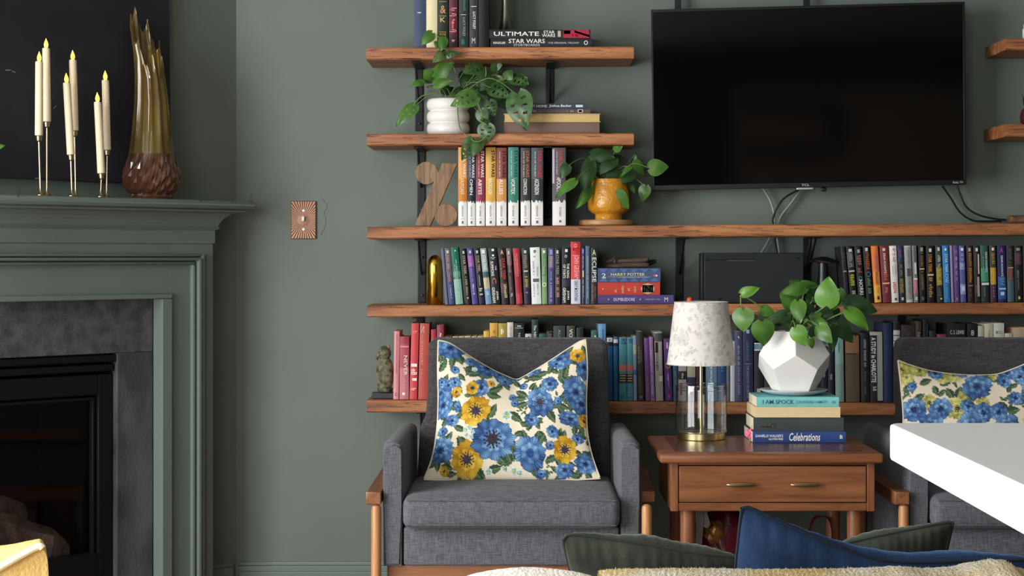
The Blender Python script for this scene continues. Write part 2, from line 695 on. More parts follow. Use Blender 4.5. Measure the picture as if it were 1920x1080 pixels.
WLEN = (CX - LWX) / S2                                 # length of the angled wall
YL = YW - S2 * WLEN
struct('floor', MB().box(LWX - .5, RX + .2, YR - .2, YW + .2, -0.1, 0), mat_wood('floor_boards', (92, 62, 40), (120, 84, 56), (142, 102, 70), 0.4, 1, 'Y'))
struct('ceiling', MB().box(LWX - .5, RX + .2, YR - .2, YW + .2, CEIL, CEIL + .1), M('ceiling_paint', (180, 180, 176), 0.8))
struct('wall_back', MB().box(CX - .3, RX + .2, YW, YW + .12, 0, CEIL), WALL)
struct('wall_right', MB().box(RX, RX + .12, YR, YW, 0, CEIL), WALL)
REARW = M('rear_wall_paint', (52, 48, 44), 0.8)
b = MB()
b.box(LWX, -2.4, YR, YR + .1, 0, CEIL).box(-.5, RX, YR, YR + .1, 0, CEIL)
b.box(-2.4, -.5, YR, YR + .1, 0, .6).box(-2.4, -.5, YR, YR + .1, 2.4, CEIL)
struct('wall_rear', b, REARW)
b = MB()
b.box(LWX - .1, LWX, YR, 0.55, 0, CEIL).box(LWX - .1, LWX, 3.55, YL + .05, 0, CEIL)
b.box(LWX - .1, LWX, .55, 3.55, 0, .25).box(LWX - .1, LWX, .55, 3.55, 2.45, CEIL)
struct('wall_left', b, WALL)
FB0, FB1, FBZ = 0.4765, 1.3765, 0.809                  # firebox opening
b = MB()
fbox(b, 0, FB0, -.1, 0, 0, CEIL)
fbox(b, FB1, WLEN, -.1, 0, 0, CEIL)
fbox(b, FB0, FB1, -.1, 0, FBZ, CEIL)
struct('wall_chimney', b, WALL)
WF = M('window_frame_white', (225, 225, 222), 0.5)
for i, (x0, x1, y0, y1, z0, z1, ax) in enumerate(((LWX - .1, LWX, .55, 3.55, .25, 2.45, 'y'), (-2.4, -.5, YR, YR + .1, .6, 2.4, 'x'))):
    b = MB()
    if ax == 'y':
        for a, c in ((y0, y0 + .06), (y1 - .06, y1), ((y0 + y1) / 2 - .03, (y0 + y1) / 2 + .03)):
            b.box(x0 + .02, x1 - .01, a, c, z0, z1)
        b.box(x0 + .02, x1 - .01, y0, y1, z0, z0 + .06).box(x0 + .02, x1 - .01, y0, y1, z1 - .06, z1)
    else:
        for a, c in ((x0, x0 + .06), (x1 - .06, x1), ((x0 + x1) / 2 - .03, (x0 + x1) / 2 + .03)):
            b.box(a, c, y0 + .02, y1 - .02, z0, z1)
        b.box(x0, x1, y0 + .02, y1 - .02, z0, z0 + .06).box(x0, x1, y0 + .02, y1 - .02, z1 - .06, z1)
    struct('window_%d' % (i + 1), b, WF)
# baseboards: stepped profile
zb = P(0, 1053, YW).z
b = MB()
b.box(CX + .012, RX, YW - .016, YW - .001, 0.001, zb - .03, .002).box(CX + .009, RX, YW - .013, YW - .001, zb - .03, zb - .012, .002)
b.box(CX + .006, RX, YW - .009, YW - .001, zb - .012, zb, .003)
struct('baseboard_back', b, TRIM)
b = MB()
fbox(b, .02, .158, .001, .014, 0.001, zb - .012, .002)
fbox(b, .015, .158, .001, .009, zb - .012, zb, .002)
struct('baseboard_left', b, TRIM)

# ------------------------------------------------------------------ fireplace
fp = thing('fireplace', FP(.93, .06, 0), 'green painted corner fireplace with stepped mantel and dark stone surround', 'fireplace')
STONE = M('dark_stone', (66, 66, 70), 0.62, c2=(96, 94, 98), vscale=26, bump=0.25, bscale=220, spec=0.35)
STONE2 = M('worn_dark_stone', (44, 46, 50), 0.5, c2=(92, 92, 96), vscale=9, vstretch=(1, 1, .45), bump=0.15, bscale=120, spec=0.4)
FBLK = M('firebox_black', (15, 15, 19), 0.35, spec=0.4)
W0, W1 = .16, 1.695                                    # outer edges of the painted surround
IN0, IN1 = .3515, 1.5015                               # edge of the stone opening
ZT = .970
b = MB()
fbox(b, W0, IN0 - .03, .001, .10, .001, 1.14, .001)
fbox(b, IN1 + .03, W1, .001, .10, .001, 1.14, .001)
fbox(b, IN0 - .03, IN1 + .03, .001, .10, ZT + .012, 1.14, .001)
obj('surround_board', b, TRIM, fp)
MW0, MW1, MZT, MZI = .2005, W1 - .0405, 1.1066, 1.075
b = MB()
for (a, c, n) in ((0.0, .012, .118), (.016, .029, .126), (.033, .045, .116)):
    fbox(b, MW0 + a, MW0 + c, .099, n, .001, MZT - a, .004)
    fbox(b, MW1 - c, MW1 - a, .099, n, .001, MZT - a, .004)
    fbox(b, MW0 + a, MW1 - a, .099, n - .0005, MZT - c * .72, MZT - a * .72, .004)
obj('panel_moulding', b, TRIM, fp)
b = MB()
fbox(b, .3155, IN0, .06, .112, .001, ZT, .003)
fbox(b, IN1, IN1 + .036, .06, .112, .001, ZT, .003)
fbox(b, .3155, IN1 + .036, .06, .1125, ZT, .9866, .003)
obj('inner_trim', b, TRIM, fp)
b = MB()
fbox(b, W0 - .005, W1 + .005, .001, .105, 1.138, 1.182, .001)
obj('frieze_board', b, TRIM, fp)
b = MB()
# cornice: cove profile stepping outwards, returning round the right end
prof = [(.108, 1.180), (.116, 1.187), (.112, 1.192), (.113, 1.197), (.118, 1.207), (.127, 1.219), (.140, 1.229), (.150, 1.234)]
for (n0, z0), (n1, z1) in zip(prof[:-1], prof[1:]):
    q = []
    for n, z in ((n0, z0), (n1, z1)):
        e = n - .10
        q.append([FP(W0 - e, .001, z), FP(W1 + e, .001, z), FP(W1 + e, n, z), FP(W0 - e, n, z)])
    b.hexa(q[0] + q[1])
obj('cornice', b, TRIM, fp)
b = MB()
fbox(b, W0 - .075, W1 + .075, .001, .175, 1.2344, 1.2427, .002)
fbox(b, W0 - .10, W1 + .10, .001, .20, 1.2427, 1.271, .0115)
obj('mantel_shelf', b, TRIM, fp)
b = MB()
fbox(b, IN0, IN1, .03, .06, FBZ, ZT, .002)
obj('stone_slab', b, STONE, fp)
for a, c in ((IN0, FB0), (FB1, IN1)):
    b = MB()
    fbox(b, a, c, .03, .06, .001, FBZ, .002)
    obj('stone_slab', b, STONE2, fp)
# firebox: box, hood, door frame, glass, logs
b = MB()
for (w0, w1, n0, n1, z0, z1) in ((FB0, FB1, -.40, -.39, .002, FBZ), (FB0, FB0 + .01, -.39, .03, .002, FBZ), (FB1 - .01, FB1, -.39, .03, .002, FBZ),
                                 (FB0, FB1, -.39, .03, FBZ - .01, FBZ - .001), (FB0, FB1, -.39, .03, .002, .19)):
    fbox(b, w0, w1, n0, n1, z0, z1)
fb = obj('firebox', b, FBLK, fp)
b = MB()
fbox(b, FB0 + .002, FB1 - .002, .03, .058, FBZ - .026, FBZ - .004, .004)
fbox(b, FB0 + .006, FB1 - .006, .03, .050, FBZ - .054, FBZ - .032, .004)
obj('hood_louver', b, FBLK, fb)
DZ = FBZ - .062
b = MB()
for (w0, w1, z0, z1) in ((FB0 + .004, FB0 + .052, .06, DZ), (FB1 - .052, FB1 - .004, .06, DZ), (FB0 + .052, FB1 - .052, DZ - .062, DZ), (FB0 + .052, FB1 - .052, .06, .215)):
    fbox(b, w0, w1, .012, .04, z0, z1, .004)
for (w0, w1, z0, z1) in ((FB0 + .058, FB0 + .066, .13, DZ - .07), (FB1 - .066, FB1 - .058, .13, DZ - .07), (FB0 + .058, FB1 - .058, DZ - .078, DZ - .068)):
    fbox(b, w0, w1, .01, .03, z0, z1, .002)
obj('door_frame', b, FBLK, fb)
b = MB()
fbox(b, FB0 + .06, FB1 - .06, .004, .008, .21, DZ - .066)
obj('glass_pane', b, M('smoked_glass', (215, 215, 220), 0.03, trans=1.0, spec=0.3, ior=1.22), fb)
LOGM = M('fire_log', (150, 126, 104), 0.9, c2=(84, 68, 58), vscale=14, bump=0.6, bscale=60)
rl = random.Random(5)
for (w, n, z, lw, rr, tilt) in ((.83, -.09, .285, .46, .075, .30), (1.05, -.22, .26, .5, .06, .1), (.9, -.26, .34, .55, .055, .12)):
    pts, rs = [], []
    for i in range(9):
        t = i / 8 - .5
        pts.append(FP(w + t * lw, n + .015 * math.sin(i * 2), z + tilt * t * .6 + .006 * math.sin(i * 3)))
        rs.append(rr * (1 + .12 * rl.uniform(-1, 1)) * (.8 if i in (0, 8) else 1))
    obj('log', MB().tube(pts, rs, 10), LOGM, fb)
for k in range(5):
    b = MB()
    fbox(b, FB0 + .03 + k * .17, FB0 + .19 + k * .17, -.388, -.37, .192, .30, .004)
    obj('fire_brick', b, M('fire_brick', (64, 60, 60), .9, vary=.2), fb)

# ------------------------------------------------------------------ mantel things
ZM = 1.2712
# dark painted panel above the mantel, leaning flat against the chimney wall
n0 = .012
wr, wl = fw(310, n0), fw(-70, n0)
zr, zl = fz(348, wr, n0), fz(331, wl, n0)
b = MB()
b.hexa([FP(wr, n0, zr), FP(wl, n0, zl), FP(wl, n0 + .035, zl), FP(wr, n0 + .035, zr),
        FP(wr, .001, 2.45), FP(wl, .001, 2.45), FP(wl, .022, 2.45), FP(wr, .022, 2.45)], .002)
tag(obj('wall_panel', b, M('charcoal_paint', (35, 35, 43), .5, c2=(26, 26, 33), vscale=5, bump=.15, bscale=18)),
    'large charcoal black panel with scratches hung behind the candles above the mantel', 'panel')
SCR = M('scratch_white', (120, 120, 124), .8)
for k, (px, py, L, a) in enumerate(((8, 133, 9, .1), (20, 135, 6, -.2), (50, 118, 40, .1), (92, 131, 26, .05), (160, 164, 10, 0), (98, 205, 4, 1.2), (112, 222, 12, 0), (62, 336, 9, .1), (128, 336, 8, -.1))):
    w, n = fw(px, .036), .0335
    z = fz(py, w, n)
    if k not in (0, 1, 5, 7):
        continue
    nn = .012 + .035 - .013 * (z - zr) / (2.45 - zr) + .0006
    b = MB()
    l = L * 5.1 / F * 1.2
    b.hexa([FP(w, nn - .0004, z), FP(w - l, nn - .0004, z + l * a), FP(w - l, nn + .0004, z + l * a), FP(w, nn + .0004, z),
            FP(w, nn - .0004, z + .003), FP(w - l, nn - .0004, z + l * a + .0025), FP(w - l, nn + .0004, z + l * a + .0025), FP(w, nn + .0004, z + .003)])
    obj('scratch', b, SCR, [o for o in COL.objects if o.name == 'wall_panel'][0])

# six candles in slim metal holders: (base px, n, cup top px/py, candle top px/py)
WAX = M('ivory_wax', (236, 220, 186), 0.45, spec=0.35)
FLAME = M('flame_glow', (255, 196, 70), 0.5, emit=3.2)
HOLD = M('champagne_metal', (168, 150, 118), 0.32, 1.0)
CAND = (
    (76, .175, 73, 254, 73.5, 115, 'front candle of the left mantel pair'),
    (88, .13, 88, 228, 86.5, 90, 'tallest, back candle of the left mantel pair'),
    (135, .175, 133, 290, 125, 155, 'left leaning front candle of the middle mantel pair'),
    (142, .13, 140, 245, 136.5, 112, 'back candle of the middle mantel pair'),
    (189, .175, 190, 325, 183, 191, 'shortest, front candle of the right mantel pair'),
    (200, .13, 201, 281, 197.5, 150, 'back candle of the right mantel pair'),
)
for (bx, n, cx, cy, tx, ty, lab) in CAND:
    w = fw(bx, n)
    base = FP(w, n, ZM)
    Y = base.y
    sc = Y / F
    cup = P(cx, cy, Y)
    top = P(tx, ty, Y)
    h = thing('candle_holder', base, 'slim metal stick holder carrying the ' + lab, 'candle holder', 'metal candle holders on the mantel')
    obj('base', MB().lathe([(.0125, 0), (.0125, .002), (.008, .005), (.0035, .014), (.003, .02)], base, 20), HOLD, h)
    obj('stem', MB().tube([base + Vector((0, 0, .012)), base.lerp(cup, .5), cup - Vector((0, 0, .014))], .0027, 8), HOLD, h)
    ax = (top - cup).normalized()
    obj('cup', MB().tube([cup - ax * .018, cup - ax * .015, cup - ax * .004, cup - ax * .001], [.004, .0075, .0092, .0085], 16), HOLD, h)
    c = thing('candle', cup, 'ivory taper with lit flame tip, ' + lab, 'candle', 'lit ivory candles on the mantel')
    rw = .0113
    obj('wax_body', MB().tube([cup, cup + ax * .003, top - ax * .003, top - ax * .0005, top - ax * .003], [rw * .96, rw, rw * .95, rw * .85, rw * .5], 18), WAX, c)
    fl = [top - ax * .003]
    pr = [(0, .0032), (.006, .0058), (.012, .0062), (.018, .0045), (.024, .002), (.029, .0003)]
    obj('flame', MB().tube([top + ax * (a - .001) for a, _ in pr], [q for _, q in pr], 12), FLAME, c)

# tall amber glass vase with a diamond-cut bulb and a pulled, ragged lip
nv = .105
wv = fw(284, nv)
vc = FP(wv, nv, ZM)
k = vc.y / F
AMB = M('amber_glass', (196, 168, 84), 0.12, trans=0.8, ior=1.4, spec=0.8, c2=(150, 116, 56), vscale=6, coat=0.5)
AMBD = M('amber_glass_dark', (122, 74, 48), 0.10, trans=0.6, ior=1.5, spec=0.8, coat=0.5)
PR = [(39, 0), (41, 4), (39, 9), (47, 17), (52, 29), (54, 41), (51.5, 55), (46.5, 68), (42.5, 84), (38, 105), (34.5, 130), (30.5, 182), (27.5, 225), (27, 250), (29, 270)]
SEG = 56


def vjag(i, q, r, z, a):
    if 2 <= i <= 7:
        d = 1.035 if q % 4 == (0 if i % 2 else 2) else (.975 if q % 2 else .955)
        return r * d, z
    return r, z


vs_t = thing('vase', vc, 'tall amber glass vase with ragged stretched lip on the mantel', 'vase')
obj('bulb', MB().lathe([(r * k, z * k) for r, z in PR[:9]], vc, SEG, vjag), AMBD, vs_t, smooth=False)


def neck(mb, inner):
    bm = mb.bm
    rings = []
    prof = PR[8:]
    for i, (r, z) in enumerate(prof):
        ring = []
        for q in range(SEG):
            a = 2 * PI * q / SEG
            # lip height swings round the rim: high at the back left, low at the front right
            hgt = 292 + 72 * math.cos(a - R(150)) + 44 * max(0, math.cos(7 * a + 1)) ** 3 - 14 * max(0, math.cos(7 * a + 4)) ** 2 + 6 * math.cos(14 * a)
            t = i / (len(prof) - 1)
            zz = 84 + (z - 84) * (1 if t < .55 else 1 + (hgt / 270 - 1) * ((t - .55) / .45) ** 1.2)
            rr = (r - (2.2 if inner else 0)) * (1 + .06 * math.cos(14 * a) * (1 if t > .1 else t * 10))
            ox = -9 * max(0, t - .5) * 2 * (zz / 300)
            ring.append(bm.verts.new((vc.x + (rr * math.cos(a) + ox) * k, vc.y + rr * math.sin(a) * k, vc.z + zz * k)))
        rings.append(ring)
    for A, B in zip(rings[:-1], rings[1:]):
        for q in range(SEG):
            bm.faces.new((A[q], A[(q + 1) % SEG], B[(q + 1) % SEG], B[q]))
    return rings


b = MB()
ro = neck(b, False)
ri = neck(b, True)
for q in range(SEG):
    b.bm.faces.new((ro[-1][q], ro[-1][(q + 1) % SEG], ri[-1][(q + 1) % SEG], ri[-1][q]))
    b.bm.faces.new((ro[0][q], ro[0][(q + 1) % SEG], ri[0][(q + 1) % SEG], ri[0][q]))
obj('neck', b, AMB, vs_t, auto=60)

for i, (px, py, ex, ey, lab) in enumerate(((31, 376, 38, 356, 'short black wire hook standing on the mantel left of the candles'),
                                           (373, 380, 383, 368, 'short black wire hook on the mantel just right of the vase'),
                                           (407, 382, 411, 373, 'short black wire hook, middle of the three right of the vase'),
                                           (432, 382, 440, 373, 'short black wire hook on the mantel near the wall corner'),
                                           (465, 381, 473, 364, 'longer black wire hook at the right tip of the mantel'),
                                           (468, 385, 474, 373, 'shorter black wire hook at the right tip of the mantel'))):
    n = .195
    w = fw(px, n)
    Yh = FP(w, n, 1).y
    a, c = P(px, py, Yh), P(ex, ey, Yh)
    a.z = min(a.z, 1.268)
    tag(obj('wire_hook', MB().tube([a, c], .0011, 6), BLACK), lab, 'hook', 'wire hooks on the mantel')

# ------------------------------------------------------------------ light switch
Ys = YW - .001
b = MB()
p0, p1 = P(546, 448, Ys), P(593, 377, Ys)
sw = thing('light_switch', P(570, 448, Ys), 'copper sunburst switch plate with white toggle on the green wall', 'light switch')
COP = M('copper_plate', (214, 164, 136), 0.5, 0.2, c2=(190, 140, 114), vscale=20)
b.box(p0.x, p1.x, Ys - .006, Ys, p0.z, p1.z, .0015)
obj('plate', b, M('copper_edge', (104, 72, 56), .6, .2), sw)
b = MB()
cx, cz = (p0.x + p1.x) / 2, (p0.z + p1.z) / 2
hw, hh = (p1.x - p0.x) / 2 - .002, (p1.z - p0.z) / 2 - .002
NR = 46
for i in range(NR):
    a0 = 2 * PI * (i + .22) / NR
    a1 = 2 * PI * (i + .70) / NR
    q = []
    for a in (a0, a1):
        d = Vector((math.cos(a), 0, math.sin(a)))
        t = min(hw / max(1e-6, abs(d.x)), hh / max(1e-6, abs(d.z)))
        q.append((d * .019, d * t))
    o = Vector((cx, Ys - .006, cz))
    b.prism([o + q[0][0], o + q[0][1], o + q[1][1], o + q[1][0]], Vector((0, -.0022, 0)))
obj('sunburst_ridges', b, COP, sw, smooth=False)
obj('center_disc', MB().tube([(cx, Ys - .005, cz), (cx, Ys - .0085, cz), (cx, Ys - .009, cz)], [.019, .019, .0175], 28), M('copper_disc', (160, 116, 92), .5, .2), sw)
obj('toggle', MB().box(cx - .0042, cx + .0042, Ys - .021, Ys - .007, cz - .004, cz + .0115, .0015), WHITE, sw)
for dz in (-.030, .030):
    obj('screw', MB().tube([(cx, Ys - .006, cz + dz), (cx, Ys - .0092, cz + dz)], .0034, 10), M('steel', (200, 196, 190), .3, 1.0), sw)

sc_pts = [(603, 371), (608, 377), (614, 388), (608, 398), (611, 412), (609, 426), (603, 436), (604, 442)]
wb = [o for o in COL.objects if o.name == 'wall_back'][0]
obj('paint_scar', MB().tube(crv([P(a, c, YW - .0004) for a, c in sc_pts], 5), [.0009 if 4 < i < 30 else .0013 for i in range(36)], 6), M('paint_scar', (84, 100, 92), .6), wb)

# ------------------------------------------------------------------ shelves
YF, YB = 5.36, 5.5985


class Shelf:
    def __init__(s, label, xl, xr, ytl, ytr, th):
        a, c = P(xl, ytl, YF), P(xr, ytr, YF)
        s.x0, s.x1, s.z0, s.z1 = a.x, c.x, a.z, c.z
        s.th = th * YF / F
        b = MB()
        N = max(8, int((c.x - a.x) / .03))
        rj = random.Random(int(xl * 7 + ytl))
        prev = None
        bm = b.bm
        rows = []
        for i in range(N + 1):
            t = i / N
            x = a.x + (c.x - a.x) * t
            z = a.z + (c.z - a.z) * t
            j = [rj.uniform(-1, 1) * .0011 for _ in range(4)]
            e = .0035
            ring = [(YF + e + j[0], z), (YF + j[1], z - e + j[0]), (YF + j[2], z - s.th + e + j[3]), (YF + e + j[3], z - s.th + j[2] * .6), (YB, z - s.th), (YB, z)]
            rows.append([bm.verts.new((x, y, zz)) for y, zz in ring])
        for A, B in zip(rows[:-1], rows[1:]):
            for q in range(6):
                bm.faces.new((A[q], A[(q + 1) % 6], B[(q + 1) % 6], B[q]))
        bm.faces.new(rows[0][::-1])
        bm.faces.new(rows[-1])
        s.o = tag(obj('wall_shelf', b, SHELF, auto=25), label, 'shelf', 'thick wooden wall shelves')

    def top(s, x):
        return s.z0 + (s.z1 - s.z0) * (x - s.x0) / (s.x1 - s.x0) + .0009

    def topx(s, px, Y):
        return s.top((px - VX) * Y / F)


S1 = Shelf('topmost thick wooden shelf left of the television', 686.5, 1188.4, 89.4, 87.2, 22.4)
S2h = Shelf('second short wooden shelf from the top, under the white ribbed pot', 687.5, 1188.4, 251, 249.7, 21.6)
S3 = Shelf('long wooden shelf running below the television', 688.5, 2010, 425.5, 418.2, 22)
S4 = Shelf('long wooden shelf carrying the two paperback rows', 688.5, 2010, 573, 567.0, 21.6)
S5 = Shelf('lowest long wooden shelf behind the grey armchairs', 687.5, 2010, 750.3, 758.0, 23)
R1 = Shelf('upper short wooden shelf cut by the right edge of the photo', 1886, 2200, 72, 70.5, 21.5)
R2 = Shelf('lower short wooden shelf cut by the right edge of the photo', 1883.5, 2200, 233, 231.5, 23.5)


def bracket(shelf, px, pybot, label, w=.026, brace=True):
    Y = YW - .001
    x = (px - VX) * Y / F
    zt = shelf.top(x) - shelf.th - .0022
    zb = ZC - (pybot - VY) * Y / F
    t = thing('shelf_bracket', (x, Y, zb), label, 'bracket', 'black steel shelf brackets')
    h = w / 2
    obj('wall_plate', MB().box(x - h, x + h, Y - .005, Y, zb, zt, .0025), BLACK, t)
    obj('shelf_plate', MB().box(x - h, x + h, YF + .045, Y - .005, zt - .005, zt, .0015), BLACK, t)
    zm = zt - (zt - zb) * .56
    if brace:
        obj('brace', MB().hexa([Vector(p) for p in ((x - .003, Y - .012, zm), (x + .003, Y - .012, zm), (x + .003, Y - .005, zm + .006), (x - .003, Y - .005, zm + .006),
                                                (x - .003, YF + .06, zt - .006), (x + .003, YF + .06, zt - .006), (x + .003, YF + .074, zt - .005), (x - .003, YF + .074, zt - .005))], .0008), BLACK, t)
    for q in (.12, .72):
        z = zb + (zt - zb) * q
        obj('screw', MB().tube([(x + .002, Y - .005, z), (x + .002, Y - .008, z), (x + .002, Y - .009, z)], [.0042, .0042, .002], 10), M('screw_black', (14, 14, 15), .4), t)


bracket(S1, 786, 246, 'black steel bracket under the topmost shelf, behind the ribbed pot')
bracket(S1, 1031, 246, 'black steel bracket under the topmost shelf, above the lying books')
bracket(S2h, 790, 408, 'black steel bracket behind the wooden percent sign')
bracket(S2h, 1026, 408, 'black steel bracket in the gap of the upright book set')
bracket(S3, 791, 568, 'black steel bracket just left of the brass dome')
bracket(S3, 1274, 568, 'black steel bracket between the lying books and the black box')
bracket(S3, 1513, 568, 'black steel bracket behind the right end of the black box')
bracket(S4, 788, 735, 'black steel bracket behind the two tall red books', brace=False)
bracket(S4, 1274, 735, 'black steel bracket behind the white lampshade', brace=False)
bracket(S4, 1690, 735, 'black steel bracket above the right armchair', brace=False)
bracket(S5, 795, 900, 'black steel bracket under the lowest shelf behind the left armchair')
bracket(S5, 1290, 900, 'black steel bracket under the lowest shelf behind the lamp base')
bracket(S5, 1700, 900, 'black steel bracket under the lowest shelf behind the right armchair')
bracket(R1, 2010, 200, 'black steel bracket under the upper right shelf, out of frame')
bracket(R2, 2010, 380, 'black steel bracket under the lower right shelf, out of frame')

# ------------------------------------------------------------------ television
c00, c10, c11, c01 = P(1224, 357, 5.51), P(1811.5, 346, 5.44), P(1809.5, 3, 5.44), P(1220, 18, 5.51)
u = ((c10 + c11) - (c00 + c01)) / 2
v = ((c01 + c11) - (c00 + c10)) / 2
nn = u.cross(v).normalized()
ctr = (c00 + c10 + c11 + c01) / 4
uh, vh = u / 2, v / 2


def tvp(a, c, d=0.0):
    return ctr + uh * a + vh * c + nn * d


def tvbox(mb, a0, a1, c0, c1, d0, d1, bevel=0.0):
    return mb.hexa([tvp(a0, c0, d0), tvp(a1, c0, d0), tvp(a1, c0, d1), tvp(a0, c0, d1), tvp(a0, c1, d0), tvp(a1, c1, d0), tvp(a1, c1, d1), tvp(a0, c1, d1)], bevel)


if nn.y > 0:
    nn = -nn
TVB = M('tv_plastic', (16, 16, 18), 0.35, spec=0.4)
tv = thing('television', tvp(0, -1, -.02), 'large black wall mounted television with switched off screen', 'television')
b = MB()
tvbox(b, -1, 1, -1, 1, -.030, -.004, .003)
tvbox(b, -.55, .55, -.7, .4, -.052, -.030, .004)
obj('housing', b, TVB, tv)
b = MB()
bz, bl = .014, .032
for (a0, a1, q0, q1) in ((-1, -1 + bz, -1, 1), (1 - bz, 1, -1, 1), (-1 + bz, 1 - bz, 1 - bl, 1), (-1 + bz, 1 - bz, -1, -1 + .055)):
    tvbox(b, a0, a1, q0, q1, -.006, .001, .0012)
obj('bezel', b, TVB, tv)
b = MB()
tvbox(b, -1 + bz, 1 - bz, -.945, 1 - bl, -.005, -.002)
obj('screen', b, M('tv_screen', (4, 4, 5), 0.07, spec=0.4), tv)
LET = M('silver_print', (180, 182, 186), 0.4)
bm = bmesh.new()
text_into(bm, 'TCL', tvp(-.044, -.985, .0014), uh * .05, vh * .026)
obj('maker_lettering', bm, LET, tv, smooth=False)
bm = bmesh.new()
text_into(bm, 'Roku TV', tvp(.915, -.985, .0014), uh * .065, vh * .022)
obj('maker_lettering', bm, LET, tv, smooth=False)
obj('light_bar', tvbox(MB(), -.075, .03, -1.022, -1.0, -.018, .0, .002), M('chrome_strip', (215, 218, 222), .25, .6), tv)
obj('sensor', tvbox(MB(), .085, .118, -1.045, -1.0, -.028, -.012, .003), TVB, tv)
for px in (1272, 1514):
    x = (px - VX) * 5.54 / F
    obj('mount_arm', MB().box(x - .010, x + .010, 5.55, 5.565, 1.60, 1.98, .002), BLACK, tv)
b = MB().box((1260 - VX) * 5.6 / F, (1530 - VX) * 5.6 / F, 5.566, 5.5985, 1.70, 1.80, .004)
obj('mount_rail', b, BLACK, tv)

CORD = M('cord_grey', (150, 154, 150), 0.5)
CORDB = M('cord_black', (16, 17, 18), 0.5)
for (pts, m, lab) in (
        ([(1430, 352), (1444, 376), (1451, 400), (1452, 419)], CORD, 'thin grey cord hanging leftmost below the television'),
        ([(1497, 356), (1470, 372), (1455, 394), (1449, 412), (1450, 420)], CORDB, 'thin black cord curving left from below the television badge'),
        ([(1500, 358), (1482, 382), (1465, 404), (1458, 420)], CORD, 'thin grey cord curving down from below the television badge'),
        ([(1443, 446), (1436, 460), (1427, 476), (1422, 500)], CORD, 'grey cord slanting left below the long shelf above the black box'),
        ([(1451, 446), (1454, 460), (1457, 476), (1458, 500)], CORDB, 'black cord dropping straight behind the black box'),
        ([(1457, 446), (1459, 460), (1461, 476), (1462, 500)], CORD, 'grey cord dropping beside the black one behind the black box'),
        ([(1519, 446), (1517, 462), (1512, 485), (1510, 505)], CORDB, 'black cord hanging at the right end of the black box'),
        ([(1767, 349), (1783, 372), (1800, 398), (1823, 413), (1845, 415), (1878, 414.5)], CORDB, 'left black cable bending from the television to the shelf'),
        ([(1794, 346), (1800, 364), (1812, 388), (1835, 403), (1870, 411), (1900, 412.5)], CORDB, 'right black cable bending from the television to the shelf')):
    Yc = 5.555 if lab.startswith(('right', 'thin black')) else 5.572
    tag(obj('power_cord', MB().tube(crv([P(a, c, Yc) for a, c in pts], 6), .0032, 8), m), lab, 'cord', 'cords around the television')

# ------------------------------------------------------------------ books


def cmat(c, rough=0.5):
    g_ = sum(c) / 3
    c = tuple(int(round(x * .88 + g_ * .10 + 4)) for x in c)
    return M('cover_%02x%02x%02x' % tuple(c), c, rough, spec=0.3, vary=0.06, vscale=25, vstretch=(1, 1, .4))


def imat(c):
    return M('ink_%02x%02x%02x' % tuple(c), c, 0.5, spec=0.2)


